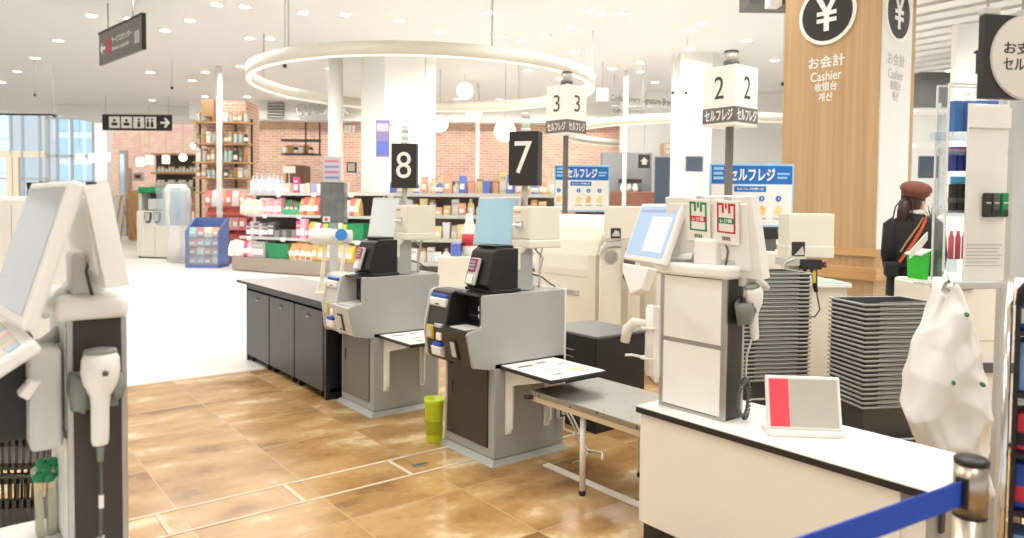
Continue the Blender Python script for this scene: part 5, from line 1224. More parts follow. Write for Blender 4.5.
for s_ in (1, -1):
    b = MB(); b.loft([rng(0.085 * s_, 0.0, 0.09, 0.06, 0.065, 18), rng(0.088 * s_, 0.0, 0.45, 0.07, 0.075, 18), rng(0.08 * s_, 0, 0.78, 0.09, 0.11, 18)], blackc); b.build('trouser_leg', P_)
    b = MB(); b.loft([rng(0.092 * s_, 0.04, 0.0, 0.045, 0.12, 18), rng(0.092 * s_, 0.04, 0.04, 0.045, 0.118, 18), rng(0.092 * s_, 0.0, 0.085, 0.042, 0.06, 18)], 'black'); b.build('shoe', P_)
# apron wraps the front and her right side
b = MB()
ap = []
for z, rx, ry, a0, a1 in ((0.50, 0.205, 0.172, -35, 140), (0.8, 0.198, 0.164, -32, 140), (1.0, 0.172, 0.142, -8, 140), (1.12, 0.175, 0.14, 30, 140), (1.28, 0.182, 0.138, 55, 125)):
    ap.append([(rx * math.cos(R(a0 + (a1 - a0) * k / 20)), ry * math.sin(R(a0 + (a1 - a0) * k / 20)), z) for k in range(21)])
vsg = [[b.bm.verts.new(p) for p in r_] for r_ in ap]
for r0, r1 in zip(vsg, vsg[1:]):
    for k in range(20): b.bm.faces.new((r0[k], r0[k + 1], r1[k + 1], r1[k]))
b._fin([v for r_ in vsg for v in r_], apron, True); o = b.build('apron', P_); so = o.modifiers.new('Solid', 'SOLIDIFY'); so.thickness = 0.006
def strapline(pts, w_, m_, name):
    b = MB(); Pp = [Vector(p) for p in pts]
    for i in range(len(Pp) - 1):
        d_ = (Pp[i + 1] - Pp[i]).normalized(); nv = Vector((Pp[i].x, Pp[i].y, 0)).normalized(); sd = d_.cross(nv).normalized() * w_
        b.hexa([Pp[i] - sd, Pp[i] + sd, Pp[i] + sd + nv * 0.006, Pp[i] - sd + nv * 0.006, Pp[i + 1] - sd, Pp[i + 1] + sd, Pp[i + 1] + sd + nv * 0.006, Pp[i + 1] - sd + nv * 0.006], m_)
    b.build(name, P_)
strapline([(0.075, -0.06, 1.385), (0.06, -0.10, 1.345), (0.03, -0.128, 1.28), (-0.02, -0.135, 1.18), (-0.07, -0.128, 1.09), (-0.11, -0.11, 1.02)], 0.011, mat('orange_strap', '#c4542e', 0.7), 'shoulder_strap')
strapline([(0.05, -0.08, 1.37), (0.0, -0.125, 1.29), (-0.06, -0.125, 1.19), (-0.105, -0.11, 1.10)], 0.006, mat('tan_cord', '#b58a5c', 0.7), 'cord_strap')
b = MB(); b.lathe([(0.066, 1.395), (0.074, 1.405), (0.07, 1.425), (0.06, 1.43)], mat('white_red_scarf', '#e6d6d2', 0.8), 22, Matrix.Translation((0.012, 0.008, 0))); b.build('collar', P_)
b = MB(); b.box(-0.215, -0.12, -0.16, -0.04, 0.90, 1.02, blackc, bev=0.02); b.build('waist_bag', P_)
b = MB(); b.tube([(-0.02, -0.15, 1.0), (-0.03, -0.165, 0.93), (-0.05, -0.17, 0.84)], 0.012, blackc, 8); b.tube([(0.0, -0.15, 1.0), (0.01, -0.17, 0.92), (0.0, -0.175, 0.80)], 0.012, blackc, 8); b.box(-0.17, 0.17, -0.152, -0.13, 0.985, 1.015, blackc, bev=0.004); b.build('apron_tie', P_)
# head turned to her right
Hd = Matrix.Translation((0.0, 0.035, 1.50)) @ Matrix.Rotation(R(-38), 4, 'Z')
b = MB(Hd); b.ball((0, 0.0, 0.035), 0.098, hairm, 0.88, 1.02, 1.02, n=28); b.ball((0, -0.035, -0.015), 0.085, hairm, 0.95, 0.8, 1.0, n=24)
b.tube([(0, -0.085, 0.0), (0.0, -0.125, -0.02), (-0.005, -0.135, -0.08), (-0.02, -0.125, -0.15), (-0.035, -0.12, -0.2)], 0.04, hairm, 14, rad=[0.03, 0.042, 0.046, 0.038, 0.012])
for k in range(10): a_ = rnd.uniform(-0.05, 0.05); b.tube([(a_, -0.09, 0.01), (a_ * 1.4, -0.14, -0.05), (a_ * 1.6 - 0.015, -0.13, -0.13 - 0.05 * rnd.random())], 0.006, hairm, 6)
b.build('hair', P_)
b = MB(Hd); b.ball((0, 0.03, -0.005), 0.09, skin, 0.82, 0.92, 1.18, n=26); b.loft([rng(0, 0.108, -0.03, 0.013, 0.014, 12), rng(0, 0.12, -0.035, 0.012, 0.016, 12), rng(0, 0.11, 0.01, 0.007, 0.008, 12)], skin)
for s_ in (1, -1): b.ball((0.073 * s_, 0.0, -0.015), 0.026, skin, 0.35, 0.7, 1.1, n=12); b.ball((0.03 * s_, 0.102, 0.012), 0.011, 'paper', 1.2, 0.6, 0.7, n=12); b.ball((0.03 * s_, 0.108, 0.012), 0.006, 'ink', 1, 0.5, 1, n=10)
b.ball((0, 0.106, -0.065), 0.02, mat('lips', '#b86a62', 0.5), 1, 0.35, 0.35, n=12); b.build('face', P_)
b = MB(Hd @ Matrix.Rotation(R(14), 4, 'Y') @ Matrix.Rotation(R(6), 4, 'X')); b.lathe([(0.0, 0.05), (0.093, 0.05), (0.097, 0.058), (0.098, 0.072), (0.112, 0.088), (0.114, 0.106), (0.104, 0.128), (0.08, 0.146), (0.045, 0.156), (0.0, 0.159)], beret, 28, sx=1.0, sy=1.08); b.loft([rng(0, 0.09, 0.056, 0.075, 0.05, 20), rng(0, 0.1, 0.05, 0.07, 0.055, 20)], beret); b.build('beret', P_)
def hand(c, fwd, side, name):
    f_, s_ = Vector(fwd).normalized(), Vector(side).normalized(); n_ = f_.cross(s_); c = Vector(c); vs, es, rs = [tuple(c), tuple(c + f_ * 0.05)], [(0, 1)], [(0.024, 0.016), (0.036, 0.014)]
    for k, (o_, l_) in enumerate(((-0.03, 0.062), (-0.01, 0.075), (0.01, 0.07), (0.03, 0.055))):
        b_ = c + f_ * 0.075 + s_ * o_; i = len(vs); vs += [tuple(b_), tuple(b_ + f_ * l_ * 0.5 - n_ * 0.01), tuple(b_ + f_ * l_ * 0.85 - n_ * 0.03)]; rs += [0.009, 0.0085, 0.007]; es += [(1, i), (i, i + 1), (i + 1, i + 2)]
    i = len(vs); b_ = c + f_ * 0.03 + s_ * -0.035; vs += [tuple(b_), tuple(b_ + f_ * 0.035 - s_ * 0.02 - n_ * 0.01)]; rs += [0.011, 0.008]; es += [(0, i), (i, i + 1)]
    skinned(name, vs, es, rs, skin, P_)
hand((0.19, 0.17, 0.875), (0, 1, -0.1), (1, 0, 0), 'hand'); hand((-0.105, 0.22, 0.95), (0.3, 1, 0), (-1, 0.2, 0), 'hand')

# shop behind the assistant
hs = Hall(930, 9.0); q = thing('back_counter', 'white service counter with pale top in front of the assistant', 'counter', hs.loc, VROT)
b = MB(); b.box(hs.X(915), hs.X(943), 0, 0.45, 0, hs.Z(218), 'white', bev=0.01); b.build('body', q); b = MB(); b.box(hs.X(913), hs.X(944), -0.03, 0.47, hs.Z(218), hs.Z(214), 'top'); b.build('worktop', q)
hs = Hall(932, 8.2); q = thing('potted_plant', 'small green plant with pointed leaves beside the brown beret', 'plant', (hs.loc[0], hs.loc[1], 0), VROT)
b = MB(); b.lathe([(0.07, 0), (0.09, 0.02), (0.09, 0.02 + 1.3), (0.08, 1.32)], 'lgrey', 20); b.build('planter', q)
b = MB()
for k in range(14):
    a = k * 2.4; l_ = rnd.uniform(0.14, 0.24); t_ = rnd.uniform(0.3, 1.0); d_ = Vector((math.cos(a) * t_, math.sin(a) * t_, 1 - 0.4 * t_)).normalized(); sd = d_.cross(Vector((0, 0, 1))).normalized() * 0.014
    z0 = Vector((0, 0, 1.3)); b.hexa([z0 - sd, z0 + sd, z0 + sd + d_ * 0.01, z0 - sd + d_ * 0.01, z0 + d_ * l_ - sd * 0.1, z0 + d_ * l_ + sd * 0.1, z0 + d_ * l_ + sd * 0.1 + Vector((0, 0, 0.004)), z0 + d_ * l_ - sd * 0.1 + Vector((0, 0, 0.004))], mat('plant_leaf', '#3f6b45', 0.5))
b.build('leaves', q)
for (u0, u1, v0, v1, d, label, m_) in ((917, 936, 156, 178, 11.5, 'dark blue panel hung on the white wall beside the pillar', mat('slate_panel', '#4b5668', 0.5)),):
    h = Hall((u0 + u1) / 2, d); b = MB(); b.box(h.X(u0), h.X(u1), 0, 0.05, h.Z(v1), h.Z(v0), m_, bev=0.004); b.box(h.X(u0) + 0.02, h.X(u1) - 0.02, -0.003, 0, h.Z(v1) + 0.02, h.Z(v1) + 0.1, 'dgrey'); tag(b.build('wall_panel', None, h.loc, (0, 0, VROT)), label, 'panel')
h = Hall(930, 11.8); q = thing('wall_shelf', 'pale wall shelf crossing the white wall beside the pillar', 'shelf', h.loc, VROT); b = MB(); b.box(h.X(912), h.X(950), 0, 0.35, h.Z(147), h.Z(143), 'top'); b.box(h.X(912), h.X(950), 0, 0.35, h.Z(112), h.Z(109), 'top'); b.build('shelf_board', q); b = MB(); b.box(h.X(914), h.X(916), 0.3, 0.35, 0, h.Z(100), 'lgrey'); b.box(h.X(946), h.X(948), 0.3, 0.35, 0, h.Z(100), 'lgrey'); b.build('upright', q)
# ------------------------------------------------------------------ rings, pendants, signs under the ceiling
def light_ring(u, d, z, Rr, label, thk=0.19):
    p = W(u, 100, d); q = thing('ring_light', label, 'ring light', (p.x, p.y, 0))
    b = MB(); n = 96
    prof = [(Rr - 0.05, z), (Rr + 0.05, z), (Rr + 0.05, z + thk), (Rr - 0.05, z + thk)]
    b.loft([[(r_ * math.cos(2 * PI * k / n), r_ * math.sin(2 * PI * k / n), zz_) for r_, zz_ in prof] for k in range(n)] + [[(r_ * 1.0, 0.0, zz_) for r_, zz_ in prof]], 'ring', cap=False); b.build('ring_band', q)
    b = MB(); b.loft([[(r_ * math.cos(2 * PI * k / n), r_ * math.sin(2 * PI * k / n), zz_) for r_, zz_ in ((Rr - 0.035, z - 0.01), (Rr + 0.035, z - 0.01), (Rr + 0.035, z + 0.002), (Rr - 0.035, z + 0.002))] for k in range(n + 1)], mat('soft_glow', '#fff1dc', 0.5, emit=0.8), cap=False); b.build('light_strip', q)
    for k in range(6): a = k * PI / 3 + 0.3; b = MB(); b.cyl((Rr * math.cos(a), Rr * math.sin(a), z + thk), (Rr * math.cos(a), Rr * math.sin(a), CZ), 0.014, 'lgrey', 8); b.build('hanger_rod', q)
light_ring(425, 13.4, 3.56, 3.05, 'large cream ring light hung above the number 8 and 7 signs')
light_ring(700, 19.5, 3.35, 3.6, 'second cream ring light far behind the number 2 lit box')
def pendant(u, v, d, r, label, grp, shape='globe'):
    p = W(u, v, d); q = thing('pendant_lamp', label, 'pendant lamp', tuple(p), 0, grp); b = MB()
    if shape == 'globe': b.ball((0, 0, 0), r, 'globe')
    else: b.cyl((0, 0, -r), (0, 0, r), r * 0.85, 'globe', 20)
    b.build('lamp_shade', q); b = MB(); b.cyl((0, 0, r * 0.95), (0, 0, CZ - p.z if p.z < CZ else 1), 0.008, 'lgrey', 8); b.cyl((0, 0, r * 0.95), (0, 0, r * 1.15), r * 0.3, 'white', 12); b.build('cord', q)
for i, (u, v, d, r) in enumerate(((465, 91, 17.5, 0.2), (474, 113, 18.5, 0.2), (505, 131, 16, 0.235), (440, 124, 17, 0.19), (425, 107, 15.0, 0.21))):
    pendant(u, v, d, r, 'white globe pendant near the number 7 sign, %s of five' % ['highest', 'second from the highest', 'lowest', 'second from the lowest', 'beside the big column, third'][i], 'globe pendants')
for i, (u, v) in enumerate(((80, 158.5), (93, 158), (106, 157), (140, 162), (149.5, 160), (166, 159.5))):
    pendant(u, v, 27, 0.16 if i < 3 else 0.15, 'white drum pendant in front of the cafe, %s from the glass front' % ORD[i], 'drum pendants in front of the cafe', 'drum')
pendant(183, 157.5, 26, 0.14, 'small white globe pendant in front of the cafe bar', 'cafe globes'); pendant(194, 146, 24, 0.11, 'smallest white globe pendant beside the brick column', 'cafe globes')

def flat_sign(name, label, u0, u1, v0, v1, d, m, rz=0.0, th=0.05):
    h = Hall((u0 + u1) / 2, d); q = thing(name, label, 'sign', h.loc, VROT + rz); k = 1 / math.cos(rz)
    b = MB(); x0, x1, z0, z1 = h.X(u0) * k, h.X(u1) * k, h.Z(v1), h.Z(v0); b.box(x0, x1, 0, th, z0, z1, m, bev=0.004); b.build('sign_panel', q)
    return q, x0, x1, z0, z1
# restroom sign
q, x0, x1, z0, z1 = flat_sign('direction_sign', 'black direction sign with white pictograms and arrow hung before the brick cafe', 103.5, 172.5, 114.5, 130.5, 22, 'signblack')
b = MB(); hh = z1 - z0; cz = (z0 + z1) / 2; W_ = x1 - x0
for k in range(4):
    a = x0 + W_ * (0.10 + 0.175 * k); b.box(a, a + W_ * 0.155, -0.004, 0, cz - hh * 0.36, cz + hh * 0.36, 'inkwhite')
b.prism([(x0 + W_ * 0.84, cz - 0.03), (x0 + W_ * 0.92, cz - 0.03), (x0 + W_ * 0.89, cz - hh * 0.3), (x0 + W_ * 0.92, cz - hh * 0.3), (x0 + W_ * 0.98, cz), (x0 + W_ * 0.92, cz + hh * 0.3), (x0 + W_ * 0.89, cz + hh * 0.3), (x0 + W_ * 0.92, cz + 0.03), (x0 + W_ * 0.84, cz + 0.03)], 'Y', -0.004, 0, 'inkwhite')
for k, (dx,) in enumerate(((0.178,), (0.352,), (0.53,), (0.66,), (0.72,))):
    a = x0 + W_ * dx
    if k >= 2: b.disc(FY(a, -0.004, cz + hh * 0.2), 0.035, 'ink', n=14); b.prism([(a - 0.05, cz - hh * 0.28), (a + 0.05, cz - hh * 0.28), (a + 0.03, cz + hh * 0.08), (a - 0.03, cz + hh * 0.08)], 'Y', -0.006, -0.004, 'ink')
    else: b.box(a - 0.09, a + 0.09, -0.006, -0.004, cz - hh * 0.2, cz - hh * 0.02, 'ink'); b.disc(FY(a, -0.004, cz + hh * 0.12), 0.045, 'ink', n=14)
b.build('pictograms', q); b = MB()
for x in (x0 + 0.1, x1 - 0.1): b.cyl((x, 0.025, z1), (x, 0.025, CZ), 0.01, 'lgrey', 8)
b.build('hanger_rod', q)
# service counter sign nearer, set along the aisle
hn = Hall(120, 11.2); q = thing('hanging_sign', 'grey hanging sign with red mark, arrow and white lettering near the entrance', 'sign', hn.loc, VROT)
pL, pR = hn.inv @ W(99, 40, 11.9), hn.inv @ W(142, 15, 10.6)
pl, pr_ = Vector((pL.x, pL.y, 0)), Vector((pR.x, pR.y, 0)); zt, zb_ = hn.inv @ W(142, 15, 10.6), hn.inv @ W(142, 49, 10.6)
T = frame((pl.x, pl.y, zb_.z), pr_ - pl, (0, 0, 1)); L_ = (pr_ - pl).length; H_ = zt.z - zb_.z
b = MB(); b.box(0, L_, 0, H_, -0.04, 0.0, 'signgrey', T=T); b.box(-0.01, L_ + 0.01, H_, H_ + 0.035, -0.05, 0.01, 'edge', T=T); b.box(L_, L_ + 0.015, 0, H_, -0.05, 0.01, 'edge', T=T); b.build('sign_panel', q)
b = MB(); b.box(L_ * 0.20, L_ * 0.29, H_ * 0.28, H_ * 0.75, 0, 0.004, 'red', T=T); b.build('red_mark', q); b = MB()
b.prism([(L_ * 0.03, H_ * 0.5), (L_ * 0.09, H_ * 0.68), (L_ * 0.09, H_ * 0.55), (L_ * 0.16, H_ * 0.55), (L_ * 0.16, H_ * 0.45), (L_ * 0.09, H_ * 0.45), (L_ * 0.09, H_ * 0.32)], 'Z', 0, 0.004, 'inkwhite', T=T); b.build('arrow', q); b = MB()
b.text('サービスカウンター', T @ Matrix.Translation((L_ * 0.55, H_ * 0.64, 0)), 'inkwhite', w=L_ * 0.46, h=H_ * 0.2, bold=0.01); b.text('Service counter', T @ Matrix.Translation((L_ * 0.52, H_ * 0.38, 0)), 'inkwhite', w=L_ * 0.4, h=H_ * 0.14)
b.build('lettering', q); b = MB(); b.box(L_ * 0.84, L_ * 0.94, H_ * 0.25, H_ * 0.62, 0, 0.004, 'lgrey', T=T); b.build('grey_mark', q)
b = MB()
for k in (0.2, 0.78): c = T @ Vector((L_ * k, H_, -0.02)); b.cyl(tuple(c), (c.x, c.y, CZ), 0.008, 'dgrey', 8)
b.build('hanger_rod', q)
# air grille in the fascia, script letters, shop lettering
h = Hall(276, 22.5); q = thing('air_grille', 'dark rectangular air grille in the white fascia above the brick shop', 'air grille', h.loc, VROT); b = MB(); b.box(h.X(268), h.X(284), -0.02, 0.04, h.Z(118), h.Z(103), 'dgrey'); b.build('grille_back', q)
for k in range(5): b = MB(); z = h.Z(117.5 - k * 3); b.box(h.X(268), h.X(284), -0.06, -0.01, z, z + 0.04, 'lgrey'); b.build('slat', q)
h = Hall(326, 22.4); q = thing('shop_lettering', 'raised script lettering on the white fascia behind the slim column', 'lettering', h.loc, VROT); b = MB(); b.text('CURUDUK', FY(h.X(323), 0, h.Z(110)), 'lgrey', w=h.X(352) - h.X(299), h=0.34, th=0.1)
b.text('un', FY(h.X(350), -0.3, h.Z(130)), 'lgrey', h=0.22, th=0.1); b.box(h.X(299), h.X(356), 0.1, 0.14, h.Z(113), h.Z(112), 'lgrey'); b.build('letters', q)
h = Hall(641, 17.5); q = thing('shop_lettering', 'dark hanging lettering of a confectionery shop beyond the number 3 lit box', 'lettering', h.loc, VROT); b = MB(); T = Matrix.Rotation(R(5.5), 4, 'Y')
b.text('Confectionery Signature Brands', FY(h.X(641), 0, h.Z(101)) @ Matrix.Rotation(R(-4), 4, 'Z'), 'ink', w=h.X(674) - h.X(609), h=0.19, bold=0.01); b.text('Gift & Sweets', FY(h.X(627), 0, h.Z(111)), 'ink', w=h.X(644) - h.X(612), h=0.09, bold=0.01)
b.build('letters', q); b = MB(); b.box(h.X(607), h.X(675), 0.01, 0.03, h.Z(106.5), h.Z(105.8), 'lgrey'); b.cyl((h.X(612), 0.02, h.Z(106)), (h.X(612), 0.02, CZ), 0.01, 'lgrey', 8); b.cyl((h.X(670), 0.02, h.Z(106)), (h.X(670), 0.02, CZ), 0.01, 'lgrey', 8); b.build('rail', q)
q, x0, x1, z0, z1 = flat_sign('small_sign', 'small white lit sign hung at the end of the large cream ring', 594, 606, 88, 101, 16, 'litbox'); b = MB(); b.cyl(((x0 + x1) / 2, 0.02, z1), ((x0 + x1) / 2, 0.02, CZ), 0.008, 'lgrey', 8); b.build('hanger_rod', q)
# far wall with panels behind the number 2 pole
q, x0, x1, z0, z1 = flat_sign('exit_sign', 'black square sign with white roof arrow pictogram between the blue boards', 637, 648.5, 154.5, 168, 15.5, 'signblack'); b = MB(); cx, cz = (x0 + x1) / 2, (z0 + z1) / 2
b.prism([(cx - 0.09, cz), (cx, cz + 0.08), (cx + 0.09, cz), (cx + 0.05, cz), (cx + 0.05, cz - 0.07), (cx - 0.05, cz - 0.07), (cx - 0.05, cz)], 'Y', -0.004, 0, 'taupe'); b.build('pictogram', q); b = MB(); b.cyl((cx, 0.02, z1), (cx, 0.02, CZ), 0.008, 'lgrey', 8); b.build('hanger_rod', q)
for u0, u1, v0, v1, d, nm, lab, m_ in ((653.5, 672, 157, 196, 18.5, 'door', 'slate blue door in the white wall between the blue boards', mat('slate_panel', '#4b5668', 0.5)), (684.5, 701, 156.5, 171.5, 14.6, 'wall_screen', 'dark slate screen on the white column behind the number 2 terminal', mat('slate_panel', '#4b5668', 0.5))):
    h = Hall((u0 + u1) / 2, d); q = thing(nm if nm != 'door' else 'shop_door', lab, 'door' if nm == 'door' else 'screen', h.loc, VROT); b = MB(); z0 = 0 if nm == 'door' else h.Z(v1); b.box(h.X(u0), h.X(u1), 0, 0.06, z0, h.Z(v0), m_, bev=0.004); b.build('leaf' if nm == 'door' else 'case', q)
    b = MB(); b.box(h.X(u0) - 0.03, h.X(u1) + 0.03, 0.02, 0.09, z0, h.Z(v0) + 0.03, 'lgrey'); b.build('surround', q)
w = MB(); hall_box(w, 662, 673, 143, 158, 19.4, 19.9, 'brick'); struct('trim_7', w)
h = Hall(626, 18.6); q = thing('shop_counter', 'grey kiosk counter with dark brown goods between the blue boards', 'counter', h.loc, VROT); b = MB(); b.box(h.X(602), h.X(652), 0.2, 0.6, 0, h.Z(152), mat('mid_grey_wall', '#9b9c9e', 0.7)); b.build('back_panel', q); b = MB(); b.box(h.X(604), h.X(651), -0.3, 0.2, 0, h.Z(192), mat('rust_brown', '#8a5a48', 0.7), bev=0.02); b.build('counter_front', q); b = MB(); b.box(h.X(618), h.X(640), -0.1, 0.1, h.Z(183), h.Z(179), 'ink'); b.cyl((h.X(629), 0, h.Z(192)), (h.X(629), 0, h.Z(183)), 0.03, 'lgrey'); b.build('tray_stand', q)
for i, (u, m_) in enumerate(((622, 'paper'), (628, 'lgrey'), (634, 'paper'))):
    b = MB(); b.lathe([(0.07, 0), (0.08, 0.1), (0.05, 0.16), (0.05, 0.2), (0, 0.2)], m_, 14); c = h.P(u, 192, 0); tag(b.build('jar', None, Matrix.Translation(h.loc) @ Matrix.Rotation(VROT, 4, 'Z') @ Vector((c.x, -0.15, c.z))), 'pale jar on the brown counter between the blue boards, %s from the slate door' % ORD[2 - i], 'jar', 'jars on the brown counter')
# hanging microphones / sprinklers
for i, (u, v0, v1, d) in enumerate(((35, 62, 95, 16), (54, 55, 116, 17), (172, 58, 88, 16), (673, 60, 93, 15), (686, 30, 93, 13.5), (783, 25, 84, 10.5), (285, 25, 66, 11))):
    p = W(u, v1, d); q = thing('ceiling_camera', 'thin ceiling rod with small black camera tip, %s counting across from the glass front' % ORD[[0, 1, 2, 4, 5, 6, 3][i]], 'ceiling camera', tuple(p), 0, 'ceiling drop cameras'); b = MB(); b.cyl((0, 0, 0), (0, 0, CZ - p.z), 0.008, 'lgrey', 8); b.build('rod', q); b = MB(); b.ball((0, 0, 0), 0.032, 'ink', n=12); b.build('lens', q)

# ------------------------------------------------------------------ cafe with brick column and shelves
h = Hall(222, 18); q = thing('brick_column_shelf', 'brick column wrapped by pine shelves of jars and plants', 'shelf unit', h.loc, VROT)
b = MB(); b.box(h.X(203), h.X(243), 0.25, 1.2, 0, h.Z(99), 'brick'); b.build('brick_core', q)
lev = (122, 143.5, 162, 177.5)
for v in lev + (192,): b = MB(); b.box(h.X(195), h.X(251), -0.1, 0.35, h.Z(v) - 0.035, h.Z(v), 'shelfwood'); b.build('shelf_board', q)
b = MB()
for u in (197, 215, 233, 249): b.box(h.X(u) - 0.02, h.X(u) + 0.02, 0.2, 0.24, 0, h.Z(118), 'edge')
b.build('upright', q)
b = MB(); b.box(h.X(204), h.X(216), -0.1, 0.24, h.Z(117), h.Z(100), mat('kraft_board', '#b8916c', 0.7)); tag(b.build('crate', None, h.loc, (0, 0, VROT)), 'brown crate on top of the brick column shelves', 'crate')
PC = {}
def prod(kind, col, loc, w_, d_, hh, label, cat, grp, rz=VROT):
    """one product; its mesh is shared by all of the same kind, colour and size class"""
    key = (kind, col if isinstance(col, str) else col.name)
    if key not in PC:
        b = MB(); m_ = col
        if kind == 'carton': b.box(-.5, .5, -.5, .5, 0, 1, m_, bev=0.03, seg=1); b.box(-.36, .36, -.51, -.495, 0.2, 0.55, 'paper'); b.box(-.36, .36, -.51, -.495, 0.68, 0.8, 'taupe')
        elif kind == 'bottle': b.lathe([(0.42, 0), (0.5, 0.04), (0.5, 0.6), (0.4, 0.72), (0.18, 0.8), (0.16, 0.84)], m_, 14); b.lathe([(0.22, 0.84), (0.22, 0.98), (0.18, 1.0), (0, 1.0)], 'lgrey', 12); b.lathe([(0.505, 0.16), (0.505, 0.5)], 'paper', 14)
        elif kind == 'jar': b.lathe([(0.4, 0), (0.5, 0.06), (0.5, 0.7), (0.42, 0.8)], m_, 14); b.lathe([(0.46, 0.8), (0.46, 0.98), (0, 1.0)], 'shelfwood', 14)
        elif kind == 'pouch': b.loft([[(-.5 * a, -.5 * c, z), (-.25 * a, -.62 * c, z), (.25 * a, -.62 * c, z), (.5 * a, -.5 * c, z), (.5 * a, .5 * c, z), (.2 * a, .6 * c, z), (-.2 * a, .6 * c, z), (-.5 * a, .5 * c, z)] for z, a, c in ((0, .94, .8), (.1, 1, 1), (.6, .97, .85), (.88, .98, .2), (1, 1.0, .06))], m_, smooth=False); b.box(-.3, .3, -.66, -.5, .25, .55, 'paper', bev=.02, seg=1)
        elif kind == 'tub': b.hexa([(-.42, -.42, 0), (.42, -.42, 0), (.42, .42, 0), (-.42, .42, 0), (-.5, -.5, 1), (.5, -.5, 1), (.5, .5, 1), (-.5, .5, 1)], m_); b.box(-.53, .53, -.53, .53, .93, 1.0, m_, bev=.02, seg=1)
        elif kind == 'plant':
            b.lathe([(0.25, 0), (0.32, 0.35), (0, 0.35)], 'lgrey', 12)
            for k in range(12): a = k * 2.4; b.ball((0.3 * math.cos(a), 0.3 * math.sin(a), 0.55 + 0.3 * ((k * 7) % 5) / 5), 0.17, m_, n=8)
        PC[key] = b.build(kind); o = PC[key]
    else:
        o = PC[key].copy(); COL.objects.link(o)
    o.location = loc; o.rotation_euler = (0, 0, rz); o.scale = (w_, d_, hh)
    return tag(o, label, cat, grp)
def hp_(h, u, v, y): c = h.P(u, v, y); return Matrix.Translation(h.loc) @ Matrix.Rotation(VROT, 4, 'Z') @ Vector((c.x, y, c.z))
lg = mat('leaf_mix', '#7f9a70', 0.7); kr = mat('kraft_pack', '#c9a47c', 0.7); tq = mat('pale_teal_jar', '#b9cfcb', 0.4); dk = mat('dark_bottle', '#51463f', 0.35); am = mat('amber_jar', '#b98b56', 0.4)
names = ['top', 'second', 'third', 'lowest']
for r_, v in enumerate(lev):
    us = [199, 204.5, 209, 213.5, 226, 230.5, 235.5, 240.5, 246]
    for k, u in enumerate(us):
        kind, col = [('jar', tq), ('bottle', dk), ('plant', lg), ('jar', am), ('carton', 'paper'), ('jar', 'lgrey'), ('bottle', am), ('carton', kr), ('jar', tq)][(k + r_ * 2) % 9]
        prod(kind, col, hp_(h, u, v, 0.02), 0.105, 0.1, 0.24 + 0.05 * ((k * 3 + r_) % 3), 'small %s on the %s pine shelf of the brick column, %s from the cafe side' % (kind, names[r_], ORD[k]), kind, 'jars and goods on the brick column shelves')
# cafe bar wall
h = Hall(174, 29); q = thing('cafe_bar_shelf', 'cafe bar back wall in black with white mugs under a wooden shelf', 'bar shelf', h.loc, VROT)
b = MB(); b.box(h.X(153), h.X(197), 0.3, 0.5, 0, h.Z(155), mat('charcoal_wall', '#4a423e', 0.7)); b.build('back_wall', q)
for v in (155, 174, 188): b = MB(); b.box(h.X(152), h.X(198), -0.05, 0.4, h.Z(v), h.Z(v) + 0.06, 'shelfwood'); b.build('shelf_board', q)
b = MB(); b.box(h.X(140), h.X(205), -0.9, -0.3, 0, h.Z(191), 'woodh'); b.build('bar_counter', q)
for r_, (v, nn) in enumerate(((173.5, 12), (187.5, 11))):
    for k in range(nn):
        prod('jar' if r_ == 0 else 'tub', 'paper', hp_(h, 156 + k * 3.5, v, 0.1), 0.115, 0.11, 0.30 if k % 3 else 0.22, 'white mug on the %s cafe shelf, %s from the brick wall end' % (['upper', 'lower'][r_], ORD[k]), 'mug', 'white mugs on the cafe bar shelves')
h = Hall(138, 31); b = MB(); b.box(h.X(133), h.X(144), 0, 0.08, h.Z(181), h.Z(172), 'lgrey', bev=0.02); b.box(h.X(134.5), h.X(142.5), -0.006, 0, h.Z(179.5), h.Z(173.5), mat('kraft_board', '#b8916c', 0.7)); b.box(h.X(136), h.X(141), -0.01, -0.006, h.Z(178), h.Z(175), 'ink'); tag(b.build('picture', None, h.loc, (0, 0, VROT)), 'small framed picture on the brick cafe wall', 'picture')
h = Hall(123, 31.2); b = MB(); b.box(h.X(119.5), h.X(126.5), 0, 0.25, 0, h.Z(150), 'aluminium', bev=0.02); b.box(h.X(121), h.X(125), -0.01, 0, h.Z(195), h.Z(154), mat('pale_blue_facade', '#b5cbdc', 0.3)); tag(b.build('tall_mirror', None, h.loc, (0, 0, VROT)), 'tall narrow mirror panel on the brick cafe wall', 'mirror')
# folding board
h = Hall(116, 27); q = thing('sandwich_board', 'white folding sandwich board on the white floor before the brick cafe', 'sandwich board', h.loc, VROT)
b = MB(); z1 = h.Z(196); T = frame((h.X(110), 0, 0.1), (1, 0, 0), (0.22, 0.25, 1)); b.box(0, 0.35, 0, z1 * 0.95, 0, 0.03, 'white', T=T); b.build('front_panel', q); b = MB()
for x in (h.X(117), h.X(123)): b.tube([(x, 0.3, z1), (x + 0.1, 0.9, 0.0)], 0.025, 'shelfwood', 6); b.tube([(x, 0.3, z1), (x - 0.06, -0.1, 0.0)], 0.025, 'shelfwood', 6)
b.box(h.X(115), h.X(126), 0.45, 0.48, 0.5, 0.56, 'shelfwood'); b.build('easel_leg', q)
